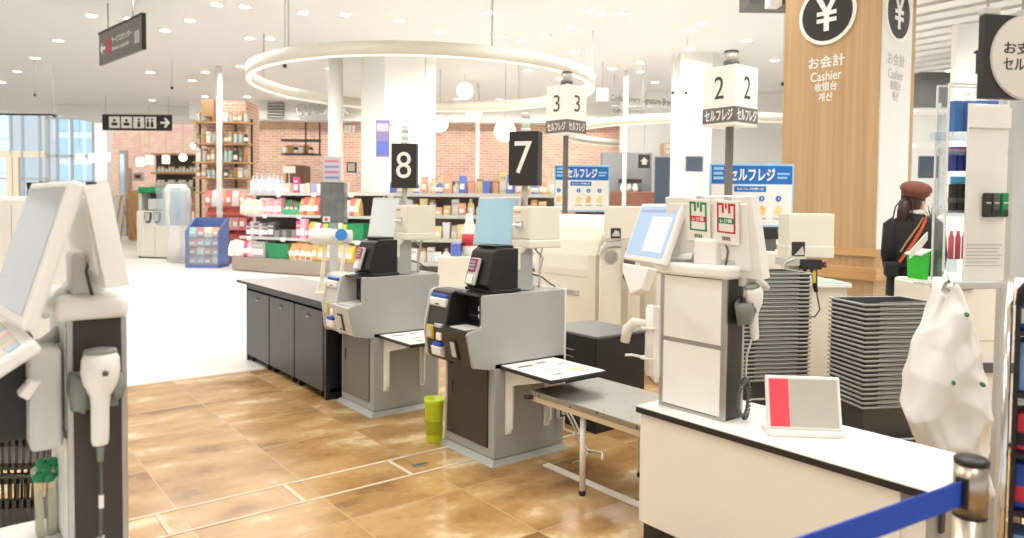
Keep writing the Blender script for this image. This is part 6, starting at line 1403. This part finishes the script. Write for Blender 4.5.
# recycling machine
h = Hall(157, 18.8); q = thing('recycling_machine', 'pale recycling machine with green top and two round slots on the white floor', 'recycling machine', h.loc, VROT - R(12))
b = MB(); x0, x1 = h.X(136), h.X(177); zt = h.Z(188); b.prism([(x0 - 0.1, 0.05), (x0 + 0.15, -0.05), (x1 - 0.2, -0.05), (x1, 0.10), (x1, 0.8), (x0 - 0.1, 0.8)], 'Z', 0.03, h.Z(211), 'cream', bev=0.02); b.box(x0 - 0.08, x0 + 0.02, 0.1, 0.8, h.Z(211), zt, 'lgrey', bev=0.01); b.box(x0, x1 - 0.05, 0.45, 0.8, h.Z(211), zt, 'dgrey'); b.build('body', q)
b = MB(); b.box(x0 - 0.06, x1 - 0.02, 0.06, 0.8, h.Z(193), zt + 0.03, 'green', bev=0.015); b.build('green_top', q)
b = MB(); b.box(x0 + 0.28, x1 - 0.06, 0.0, 0.5, h.Z(210), h.Z(199), 'lgrey', bev=0.02); b.build('tray', q)
for i, u in enumerate((149, 159.5)): b = MB(); x = h.X(u); b.prism([(x - 0.1, h.Z(212)), (x + 0.1, h.Z(212)), (x + 0.1, h.Z(218)), (x + 0.05, h.Z(223)), (x - 0.05, h.Z(223)), (x - 0.1, h.Z(218))], 'Y', -0.09, -0.02, 'dgrey', bev=0.01); b.prism([(x - 0.07, h.Z(213)), (x + 0.07, h.Z(213)), (x + 0.05, h.Z(221)), (x - 0.05, h.Z(221))], 'Y', -0.1, -0.085, 'lgrey'); b.build('slot', q)
b = MB(); b.box((x0 + x1) / 2 - 0.008, (x0 + x1) / 2 + 0.008, -0.055, -0.045, 0.08, h.Z(226), 'taupe'); b.build('door_gap', q); b = MB(); b.box(x0, x1 - 0.05, 0.0, 0.75, 0, 0.05, 'edge'); b.build('plinth', q)
# bag roll stand beside it
h = Hall(178, 17.6); q = thing('bagged_cart', 'trolley draped in clear and white plastic sheets beside the recycling machine', 'trolley', h.loc, VROT)
b = MB(); secs = [(0.05, 0.27, 0.2), (0.5, 0.26, 0.2), (1.0, 0.30, 0.22), (1.4, 0.34, 0.24), (1.75, 0.30, 0.22), (1.88, 0.18, 0.14)]
b.loft([[(0.05 * math.sin(z * 3) + rx * (1 + 0.13 * math.sin(5 * a + z * 4)) * math.cos(a), ry * (1 + 0.13 * math.sin(7 * a - z * 3)) * math.sin(a), z) for a in [2 * PI * k / 36 for k in range(36)]] for z, rx, ry in secs], 'poly'); b.build('plastic_cover', q)
b = MB()
for a in (-0.3, 0.02, 0.24): b.loft([[(a + 0.02 * math.sin(z * 9) + s_ * 0.1, -0.26 - 0.02 * math.sin(z * 5 + a), z) for s_ in (-1, -0.3, 0.3, 1)] + [(a + s_ * 0.1, -0.235, z) for s_ in (1, -1)] for z in (0.9, 1.2, 1.5, 1.8)], 'frost')
b.build('clear_sheet', q)
# blue dump bin with goods
h = Hall(202, 16.1); q = thing('dump_bin', 'blue dump bin of snack packs with clear front on the white floor', 'dump bin', h.loc, VROT)
x0, x1 = h.X(185), h.X(219); z1 = h.Z(218); zf = h.Z(231)
bl = mat('dusty_blue_panel', '#5d76b4', 0.5)
b = MB(); b.box(x0, x0 + 0.03, 0, 0.6, 0, zf, bl); b.box(x1 - 0.03, x1, 0, 0.6, 0, zf, bl); b.prism([(0.0, zf), (0.5, z1), (0.6, z1), (0.6, zf)], 'X', x0, x0 + 0.03, bl); b.prism([(0.0, zf), (0.5, z1), (0.6, z1), (0.6, zf)], 'X', x1 - 0.03, x1, bl); b.box(x0, x1, 0.57, 0.6, 0, z1, bl); b.box(x0, x1, 0, 0.6, 0, 0.06, bl); b.box(x0, x1, 0.3, 0.33, 0.06, zf, bl); b.build('bin_body', q)
b = MB(); b.box(x0 + 0.03, x1 - 0.03, 0, 0.012, 0.06, zf - 0.04, 'frost'); b.build('clear_front', q)
sn = [mat('snack_pink', '#dca4ac', 0.5), mat('snack_cream', '#e9dcc0', 0.5), mat('snack_teal', '#9ec0bd', 0.5), mat('snack_orange', '#e0a676', 0.5), mat('snack_rose', '#cf8088', 0.5)]
k = 0
for r_ in range(4):
    for c_ in range(4):
        p = Matrix.Translation(h.loc) @ Matrix.Rotation(VROT, 4, 'Z') @ Vector((x0 + 0.12 + c_ * (x1 - x0 - 0.24) / 3, 0.15 + 0.02 * (c_ % 2), 0.07 + r_ * 0.2)); prod('pouch', sn[(k * 2 + r_) % 5], tuple(p), 0.17, 0.11, 0.19 + (0.04 if r_ == 3 else 0), 'snack pouch in the blue dump bin, %s across in the %s row up' % (ORD[c_], ORD[r_]), 'snack pouch', 'snack pouches in the dump bin'); k += 1

# ------------------------------------------------------------------ red display with packs behind the dump bin
h = Hall(226, 17.3); q = thing('sloping_display', 'sloping red and white display stand of packs behind the blue dump bin', 'display stand', h.loc, VROT)
b = MB()
for v0, v1 in ((214, 196), (238, 220), (262, 244)): b.prism([(0.0, h.Z(v0)), (0.45, h.Z(v1)), (0.5, h.Z(v1)), (0.5, 0.0 if v0 > 260 else h.Z(v0) - 0.1), (0.0, h.Z(v0) - 0.05 if v0 < 260 else 0.0)], 'X', h.X(206), h.X(246), mat('warm_red_board', '#b9584f', 0.6))
b.build('tier', q)
b = MB(); b.box(h.X(206), h.X(246), 0.5, 0.53, 0, h.Z(188), 'lgrey'); b.build('back_panel', q)
k = 0
rd = [mat('pack_salmon', '#dd7f78', 0.5), mat('pack_white', '#efe7e2', 0.5), mat('pack_peach', '#e9a888', 0.5), mat('pack_pink', '#e39aa8', 0.5)]
for r_, v in enumerate((210, 234, 258)):
    for c_ in range(6):
        prod('pouch', rd[(c_ + r_ * 2 + c_ // 3) % 4], hp_(h, 209 + c_ * 6.8, v, 0.08) + Vector((0, 0, 0.09)), 0.16, 0.12, 0.38, 'pack on the sloping red display, %s from the dump bin on the %s tier' % (ORD[c_], ['top', 'middle', 'lowest'][r_]), 'pack', 'packs on the sloping red display')

# ------------------------------------------------------------------ long goods shelf across the aisle
A_, B_ = Vector((6.67, 11.82)), Vector((4.87, 16.11))
gd = (A_ - B_).normalized(); gang = math.atan2(gd.y, gd.x); GL = (A_ - B_).length
Tg = Matrix.Translation((B_.x, B_.y, 0)) @ Matrix.Rotation(gang, 4, 'Z'); Ti = Tg.inverted()
def gx(u, v=240, y=0.0):
    o = Ti @ CAMP; r_ = (Ti.to_3x3() @ (W(u, v, 1) - CAMP)); t_ = (y - o.y) / r_.y; return o + r_ * t_
q = thing('goods_shelf', 'long white goods shelf with grey deck beyond the waste cupboard', 'shelf unit', (B_.x, B_.y, 0), gang)
b = MB(); b.prism([(0.12, 0.0), (0.0, 0.12), (0.0, 0.8), (GL, 0.8), (GL, 0.0)], 'Z', 0.02, 0.30, mat('taupe_kick', '#a39588', 0.6)); b.build('base_deck', q)
b = MB(); b.box(0.05, GL, 0.72, 0.78, 0.3, 1.66, mat('shadow_brown_back', '#5a4c44', 0.7)); b.build('back_panel', q)  # back panel coloured dark for the shade behind the goods
SZ = (0.73, 1.205, 1.655)
for z, dp in zip(SZ, (0.10, 0.22, 0.30)):
    b = MB(); b.prism([(0.18 + dp, dp), (0.05, dp + 0.16), (0.05, 0.74), (GL, 0.74), (GL, dp)], 'Z', z - 0.025, z, 'white'); b.prism([(0.17 + dp, dp - 0.012), (GL, dp - 0.012), (GL, dp), (0.18 + dp, dp)], 'Z', z - 0.045, z + 0.012, 'lgrey'); b.build('shelf_board', q)
for k in range(14):
    b = MB(); x = 0.5 + k * 0.33; r_ = k % 3; b.box(x, x + 0.12, (0.088, 0.208, 0.288)[r_] - 0.009, (0.088, 0.208, 0.288)[r_] - 0.001, SZ[r_] - 0.075, SZ[r_] + 0.012, 'paper'); b.build('price_tag', q)
def goods(z, y, u0, u1, v, n_, kind, cols, w_, d_, hh, desc, cat, grp, rows=1):
    a, c = gx(u0, v, y).x, gx(u1, v, y).x
    for i in range(n_):
        for j in range(rows):
            x = a + (c - a) * (i + 0.5) / n_; p = Tg @ Vector((x, y + max(0.06, d_ / 2 + 0.006) + j * d_ * 1.1, z + 0.001))
            prod(kind, cols[(i + j) % len(cols)], tuple(p), w_, d_, hh * (1 + 0.06 * ((i * 5) % 3 - 1)), desc + ('' if n_ == 1 else ', %s from bin end%s' % (ORD[i], '' if rows == 1 else (', front row' if j == 0 else ', back row'))), cat, grp, gang)
c_ = lambda n_, x: mat(n_, x, 0.5)
wb, lbz, bei = c_('white_bottle', '#e6e6ea'), c_('pale_blue_bottle', '#c4cfe6'), c_('beige_pack', '#e2cfb4')
goods(SZ[2], 0.30, 249, 277, 190, 7, 'bottle', [wb, lbz], 0.11, 0.11, 0.40, 'white bottle on top of the long shelf', 'bottle', 'bottles on top of the long shelf', 2)
goods(SZ[2], 0.30, 277, 289, 192, 2, 'carton', ['paper', bei], 0.18, 0.1, 0.2, 'small pale pack beside the white bottles', 'pack', 'pale packs on the top shelf')
goods(SZ[2], 0.32, 290, 299, 192, 1, 'carton', [c_('hot_pink_card', '#e04a8a')], 0.15, 0.05, 0.36, 'hot pink card standing on top of the long goods shelf', 'card', None)
goods(SZ[2], 0.30, 299, 345, 192, 8, 'tub', ['paper', bei, c_('lilac_pack', '#a9a4cc')], 0.14, 0.13, 0.2, 'low pale tub on the top shelf past the pink card', 'tub', 'low tubs on the top shelf')
goods(SZ[1], 0.22, 240, 263, 213, 5, 'pouch', [bei, c_('off_white_pouch', '#efe4d2')], 0.16, 0.12, 0.33, 'beige pouch on the second shelf of the long unit', 'pouch', 'beige pouches on the second shelf')
goods(SZ[1], 0.22, 262, 281, 214, 5, 'carton', [c_('rose_carton', '#d98a98'), c_('lilac_rose_carton', '#d9b3bd')], 0.12, 0.12, 0.33, 'rose carton on the second shelf of the long unit', 'carton', 'rose cartons on the second shelf')
goods(SZ[1], 0.22, 279, 301, 217, 1, 'tub', [c_('mint_green_tub', '#5ab98a')], 0.62, 0.3, 0.13, 'flat green basket on the second shelf of the long unit', 'basket', None)
goods(SZ[1], 0.30, 281, 298, 213, 4, 'pouch', [c_('wine_pack', '#8c3a48'), 'green'], 0.14, 0.12, 0.30, 'dark pack behind the flat green basket', 'pack', 'packs behind the green basket')
goods(SZ[1], 0.22, 300, 318, 217, 5, 'pouch', [c_('orange_snack', '#d59a62'), c_('red_snack', '#c9625a'), c_('gold_snack', '#dcb777')], 0.15, 0.13, 0.36, 'orange pouch on the second shelf', 'snack pouch', 'orange snack pouches on the second shelf', 2)
goods(SZ[1], 0.24, 345, 358, 215, 3, 'pouch', [bei, c_('red_snack', '#c9625a'), c_('gold_snack', '#dcb777'), 'green'], 0.15, 0.13, 0.34, 'snack pouch on the second shelf beyond the box', 'snack pouch', 'snack pouches beyond the clear box')
goods(SZ[0], 0.12, 246, 262, 237, 4, 'carton', [c_('plum_carton', '#7c4a6c'), c_('silver_carton', '#b9b4bb')], 0.15, 0.15, 0.3, 'plum carton on the third shelf of the long unit', 'carton', 'plum cartons on the third shelf')
goods(SZ[0], 0.12, 262, 273, 238, 2, 'carton', [c_('smoke_carton', '#5b5a60')], 0.2, 0.18, 0.3, 'dark box on the third shelf of the long unit', 'box', 'dark boxes on the third shelf')
goods(SZ[0], 0.12, 274, 295, 240, 5, 'tub', [c_('ash_tub', '#8f8a88'), c_('dark_tub', '#5f5753')], 0.16, 0.14, 0.17, 'grey tub on the third shelf of the long unit', 'tub', 'grey tubs on the third shelf')
goods(SZ[0], 0.10, 296, 304, 243, 2, 'carton', [c_('hot_pink_card', '#e04a8a'), c_('pale_pink_carton', '#efb9c6')], 0.13, 0.12, 0.38, 'tall pink carton on the third shelf of the long unit', 'carton', 'tall pink cartons on the third shelf')
goods(SZ[0], 0.14, 304, 322, 243, 4, 'pouch', [c_('hot_pink_card', '#e04a8a'), c_('lime_pouch', '#a9b84a'), 'paper'], 0.16, 0.13, 0.33, 'bright pouch on the third shelf by the roll unit', 'pouch', 'bright pouches on the third shelf')
goods(SZ[0], 0.12, 322, 344, 243, 4, 'pouch', [c_('lime_pouch', '#a9b84a'), 'green', 'paper'], 0.2, 0.15, 0.34, 'green or lime pouch on the third shelf', 'pouch', 'green pouches on the third shelf')
goods(SZ[0], 0.12, 347, 363, 248, 1, 'tub', ['green'], 0.42, 0.25, 0.36, 'green crate on the third shelf behind kiosk 8', 'crate', None)
goods(0.30, 0.04, 229, 243, 263, 4, 'pouch', ['paper', c_('off_white_pouch', '#efe4d2')], 0.19, 0.16, 0.34, 'white pack on the lowest deck near the dump bin', 'pack', 'white packs on the lowest deck')
goods(0.30, 0.04, 243, 252, 263, 2, 'pouch', [c_('hot_pink_card', '#e04a8a'), c_('pale_pink_carton', '#efb9c6')], 0.2, 0.16, 0.36, 'pink pack on the lowest deck', 'pack', 'pink packs on the lowest deck')
goods(0.30, 0.04, 251, 264, 263, 1, 'carton', [c_('warm_grey_box', '#aba4a4')], 0.42, 0.3, 0.36, 'large grey box on the lowest deck of the long shelf', 'box', None)
goods(0.30, 0.03, 266, 288, 266, 1, 'tub', ['green'], 0.66, 0.34, 0.335, 'large green crate on the lowest deck of the long shelf', 'crate', None)
goods(0.30, 0.04, 289, 317, 268, 5, 'pouch', [c_('orange_snack', '#d59a62'), c_('biscuit_pouch', '#c08a5c')], 0.18, 0.16, 0.36, 'orange pouch on the lowest deck', 'snack pouch', 'orange pouches on the lowest deck', 2)
goods(0.30, 0.00, 287, 312, 272, 1, 'tub', ['paper'], 0.7, 0.05, 0.16, 'white tray edge in front of the orange snack pouches', 'tray', None)
goods(0.30, 0.04, 318, 352, 270, 7, 'pouch', [c_('yellow_pouch', '#e2c04e'), c_('gold_snack', '#dcb777'), c_('peach_pouch', '#e6a98a')], 0.18, 0.16, 0.36, 'yellow pouch on the lowest deck', 'snack pouch', 'yellow pouches on the lowest deck', 2)
# clear collection box with a poster above, on the shelf
h = Hall(332, 12.2); q = thing('clear_box', 'tall smoky clear box with small red label standing on the long goods shelf', 'clear box', h.loc, VROT)
x0, x1, z0, z1 = h.X(320.5), h.X(343.5), h.Z(222), h.Z(183); b = MB()
for xx in ((x0, x0 + 0.015), (x1 - 0.015, x1)): b.box(xx[0], xx[1], 0, 0.3, z0, z1, 'smoke')
b.box(x0, x1, 0, 0.015, z0, z1, 'smoke'); b.box(x0, x1, 0, 0.3, z1, z1 + 0.012, 'dgrey'); b.box(x0, x1, 0, 0.3, z0 - 0.012, z0, 'dgrey'); b.box(x0, x0 + 0.008, -0.004, 0.02, z0, z1, 'dgrey'); b.box(x1 - 0.008, x1, -0.004, 0.02, z0, z1, 'dgrey'); b.build('case', q)
b = MB(); b.box(x0 + 0.02, x1 - 0.02, 0.28, 0.3, z0, z1, 'greige'); b.build('back', q); b = MB(); b.tube([(h.X(330), 0.15, z1), (h.X(331), 0.14, z1 - 0.2), (h.X(329), 0.15, z1 - 0.35), (h.X(331), 0.15, z0)], 0.02, 'lgrey', 8); b.build('chute', q)
b = MB(); b.box(h.X(323), h.X(330), -0.008, 0, h.Z(222), h.Z(216.5), 'paper'); b.box(h.X(324.5), h.X(328), -0.01, -0.008, h.Z(221), h.Z(218), 'red'); b.build('label', q)
b = MB(); b.box((x0 + x1) / 2 - 0.05, (x0 + x1) / 2 + 0.05, 0.05, 0.25, 0.0, z0, 'grey'); b.build('stand', q)
q, x0, x1, z0, z1 = flat_sign('poster', 'small framed poster with pink text lines above the smoky clear box', 323, 340.5, 156.5, 182, 12.15, 'lgrey', th=0.02)
b = MB(); b.box(x0 + 0.02, x1 - 0.02, -0.004, 0, z0 + 0.02, z1 - 0.03, mat('poster_lilac', '#cfc6d6', 0.6))
for k in range(4): b.box(x0 + 0.03, x1 - 0.03, -0.006, -0.004, z1 - 0.1 - k * 0.09, z1 - 0.06 - k * 0.09, [mat('poster_rose', '#c7808c', 0.6), mat('poster_blue', '#8d93bd', 0.6)][k % 2])
b.build('print', q); b = MB(); b.box((x0 + x1) / 2 - 0.01, (x0 + x1) / 2 + 0.01, 0.0, 0.02, h.Z(184), z0, 'dgrey'); b.build('stem', q)
q, x0, x1, z0, z1 = flat_sign('banner', 'purple and blue banner hung on the big white column', 375.5, 389, 120, 157, 12.9, mat('banner_purple', '#9a8fc0', 0.6), th=0.02)
b = MB(); b.box(x0 + 0.02, x1 - 0.02, -0.004, 0, z0 + 0.04, z0 + 0.28, mat('banner_blue', '#6f7fd0', 0.6)); b.box(x0 + 0.02, x1 - 0.02, -0.004, 0, z1 - 0.2, z1 - 0.06, mat('banner_pale', '#d6cfe0', 0.6)); b.build('print', q)
b = MB(); b.box(x0, x1, 0.02, 0.9, z1 - 0.03, z1, 'lgrey'); b.build('bracket', q)
# white roll unit with blue disc on the waste cupboard
p = W(334, 292, 1); k = (0.722 - CAMH) / (p.z - CAMH); p = CAMP + (p - CAMP) * k
h = Hall(334, 5.75); q = thing('roll_dispenser', 'white roll dispenser with blue disc on two cream uprights on the waste cupboard', 'dispenser', h.loc, VROT)
b = MB(); b.lathe([(0.0, -0.10), (0.05, -0.10), (0.065, -0.07), (0.068, 0.05), (0.05, 0.09), (0.0, 0.09)], 'white', 20, Matrix.Translation((h.X(322), 0.02, h.Z(237))) @ Matrix.Rotation(PI / 2, 4, 'Y')); b.cyl((h.X(327), 0.02, h.Z(236)), (h.X(351), 0.02, h.Z(236)), 0.05, 'white', 20); b.build('roll', q)
b = MB(); b.disc(FY(h.X(342.5), -0.035, h.Z(234.5)), 0.047, mat('bright_blue', '#3f8fe0', 0.4), th=0.012); b.build('blue_disc', q)
for ua, ub in ((325, 320), (345, 338)): b = MB(); b.tube([(h.X(ua), 0.02, h.Z(240)), (h.X(ub), 0.02, 0.722)], 0.018, 'cream', 8); b.build('upright', q)
b = MB(); b.box(h.X(316), h.X(346), -0.06, 0.10, 0.722, 0.735, 'cream', bev=0.003); b.build('foot', q)

# ------------------------------------------------------------------ goods shelf behind kiosk 8 and 7
h2 = Hall(470, 11.0); q = thing('goods_shelf', 'white goods shelf of household packs seen between the two kiosks', 'shelf unit', h2.loc, VROT - R(8))
T2 = Matrix.Translation(h2.loc) @ Matrix.Rotation(VROT - R(8), 4, 'Z')
X0, X1 = h2.X(382), h2.X(562)
b = MB(); b.box(X0, X1, 0, 0.6, 0, 0.22, 'lgrey'); b.build('base_deck', q); b = MB(); b.box(X0, X1, 0.56, 0.6, 0.2, 1.62, mat('warm_back', '#8b776c', 0.7)); b.build('back_panel', q)
Z2 = [h2.Z(v) for v in (264, 240, 216, 194)]
for i, z in enumerate(Z2): b = MB(); b.box(X0, X1, 0.03 * i, 0.58, z - 0.025, z, 'white'); b.box(X0, X1, 0.03 * i - 0.012, 0.03 * i, z - 0.045, z + 0.012, 'lgrey'); b.build('shelf_board', q)
pal = [c_('white_bottle', '#e6e6ea'), c_('household_blue', '#6a7fd0'), 'paper', c_('pale_yellow_pack', '#e8d79a'), c_('red_snack', '#c9625a'), c_('off_white_pouch', '#efe4d2'), c_('peach_pouch', '#e6a98a'), c_('olive_pack', '#a8a25e')]
rk2 = random.Random(11)
for i, z in enumerate(Z2):
    n_ = 22
    for k in range(n_):
        kind = ['pouch', 'bottle', 'carton', 'tub', 'bottle', 'pouch', 'jar'][(k * 3 + i * 2 + k // 4) % 7]; col = pal[(k * 5 + i * 3 + k // 3) % 8]
        hh = [0.28, 0.27, 0.25, 0.33][i] * rk2.uniform(0.5, 1.05)
        p = T2 @ Vector((X0 + 0.07 + k * (X1 - X0 - 0.14) / (n_ - 1), 0.03 * i + 0.09 + 0.05 * (k % 3), z + 0.001))
        prod(kind, col, tuple(p), 0.112, 0.11, hh, '%s on the %s board of the household shelf, %s from the big column' % (kind, ['lowest', 'lower middle', 'upper middle', 'top'][i], ORD[k]), kind, 'goods on the household shelf', VROT - R(8))
# big blue bottle and detergent packs standing out at the end
for u, v, hh, kind, col, lab in ((454, 255, 0.26, 'carton', c_('household_blue', '#6a7fd0'), 'blue box on the pale counter between the kiosks'), (466, 237, 0.36, 'bottle', c_('white_red_bottle', '#ece4e0'), 'white detergent bottle with label between the kiosks')):
    pass
# pale low machine between the kiosks
h = Hall(458, 8.4); q = thing('checkout_machine', 'cream checkout body standing between the two kiosks further back', 'checkout machine', h.loc, VROT)
b = MB(); b.box(h.X(438), h.X(486), 0, 0.5, 0.05, h.Z(257), 'cream', bev=0.012); b.build('body', q); b = MB(); b.box(h.X(440), h.X(484), 0.02, 0.48, 0, 0.06, 'grey'); b.build('plinth', q); b = MB(); b.box(h.X(450), h.X(460), 0.1, 0.3, h.Z(257), h.Z(244), c_('household_blue', '#6a7fd0'), bev=0.01); o = tag(b.build('small_box', None, h.loc, (0, 0, VROT)), 'small blue box standing on the cream body between the kiosks', 'box')
b = MB(); b.lathe([(0.07, 0), (0.09, 0.05), (0.09, 0.3), (0.05, 0.4), (0.035, 0.5), (0, 0.5)], 'white', 16, Matrix.Translation((h.X(468), 0.25, h.Z(257)))); b.lathe([(0.092, 0.12), (0.092, 0.26)], 'red', 16, Matrix.Translation((h.X(468), 0.25, h.Z(257)))); tag(b.build('bottle', None, h.loc, (0, 0, VROT)), 'white bottle with red label on the cream body between the kiosks', 'bottle')
# kitchen shelves on the brick wall behind
h = Hall(312, 21.8); q = thing('hanging_shelf', 'dark hanging rail shelf of pots on the brick wall near the slim column', 'shelf', h.loc, VROT)
for v in (141, 155): b = MB(); b.box(h.X(281), h.X(318), 0, 0.4, h.Z(v), h.Z(v) + 0.05, 'edge'); b.build('shelf_board', q)
b = MB(); b.box(h.X(284), h.X(302), 0.2, 0.9, 0, h.Z(165), mat('dark_wood_unit', '#6b5141', 0.6)); b.build('cupboard', q); b = MB()
for u in (304, 318, 336): b.box(h.X(u), h.X(u) + 0.04, 0.1, 0.14, h.Z(155), h.Z(122), 'edge')
b.build('hanger', q)
for k in range(6): prod(['jar', 'tub', 'bottle'][k % 3], [dk, 'paper', am][(k + 1) % 3], hp_(h, 286 + k * 5, 154.8, 0.2), 0.15, 0.15, 0.28, 'pot on the dark hanging shelf, %s from the brick column' % ORD[k], 'pot', 'pots on the hanging shelf')
q, x0, x1, z0, z1 = flat_sign('small_sign', 'small white card sign standing on the cupboard by the brick wall', 283, 295, 166, 173, 21.2, 'paper'); b = MB(); b.cyl(((x0 + x1) / 2, 0.02, 0), ((x0 + x1) / 2, 0.02, z0), 0.015, 'lgrey', 8); b.build('stem', q)
q, x0, x1, z0, z1 = flat_sign('picture', 'small black framed picture behind the slim white column', 346.5, 356, 162, 172.5, 16, 'ink'); b = MB(); b.box(x0 + 0.03, x1 - 0.03, -0.004, 0, z0 + 0.03, z1 - 0.03, 'taupe'); b.build('image', q); b = MB(); b.box(x0, x1, 0.05, 1.5, z0, z0 + 0.03, 'lgrey'); b.build('bracket', q)
h = Hall(452, 20); q = thing('cafe_sofa', 'dark slate sofa back before the far brick wall', 'sofa', h.loc, VROT); b = MB(); b.box(h.X(450), h.X(512), 0, 0.3, 0, h.Z(181), mat('slate_panel', '#4b5668', 0.5), bev=0.05); b.build('backrest', q); b = MB(); b.box(h.X(450), h.X(512), -0.6, 0, 0.1, 0.5, mat('slate_panel', '#4b5668', 0.5), bev=0.05); b.build('seat', q)
# cream checkout behind the near terminal, dark monitors on it
h = Hall(-8, 5.2); q = thing('checkout_machine', 'white checkout machine behind the near terminal with the grey reflecting screen', 'checkout machine', h.loc, VROT)
b = MB(); b.box(h.X(-60), h.X(36), 0, 0.5, 0.05, h.Z(196), 'white', bev=0.03); b.build('body', q); b = MB(); b.box(h.X(-58), h.X(34), 0.03, 0.47, 0, 0.06, 'grey'); b.build('plinth', q); b = MB()
for u in (-10, 12): b.box(h.X(u) - 0.003, h.X(u) + 0.003, -0.003, 0, h.Z(290), h.Z(205), 'lgrey')
b.build('panel_joint', q)
for i, (u0, u1, v0, v1) in enumerate(((27, 38, 182.5, 190), (39.5, 48.5, 181.5, 189), (51, 72, 183.5, 190), (75, 83.5, 183.5, 190), (86, 97, 182, 189))):
    h = Hall((u0 + u1) / 2, 24); q = thing('cafe_chair', 'black chair back beyond the near terminal, %s from the glass doors' % ORD[i], 'chair', h.loc, VROT, 'black chairs before the glass front')
    x0, x1, zt = h.X(u0), h.X(u1), h.Z(v0); b = MB(); b.prism([(x0 + 0.04, h.Z(v1)), (x1 - 0.04, h.Z(v1)), (x1, zt), (x0, zt)], 'Y', 0, 0.05, 'ink', bev=0.01); b.build('backrest', q)
    b = MB(); b.box(x0, x1, 0.05, 0.5, h.Z(v1) - 0.5, h.Z(v1) - 0.44, 'ink'); b.build('seat', q)
    for xx in (x0 + 0.03, x1 - 0.03):
        for yy in (0.03, 0.46): b = MB(); b.cyl((xx, yy, 0), (xx, yy, h.Z(v1) if yy < 0.1 else h.Z(v1) - 0.45), 0.02, 'ink', 8); b.build('leg', q)
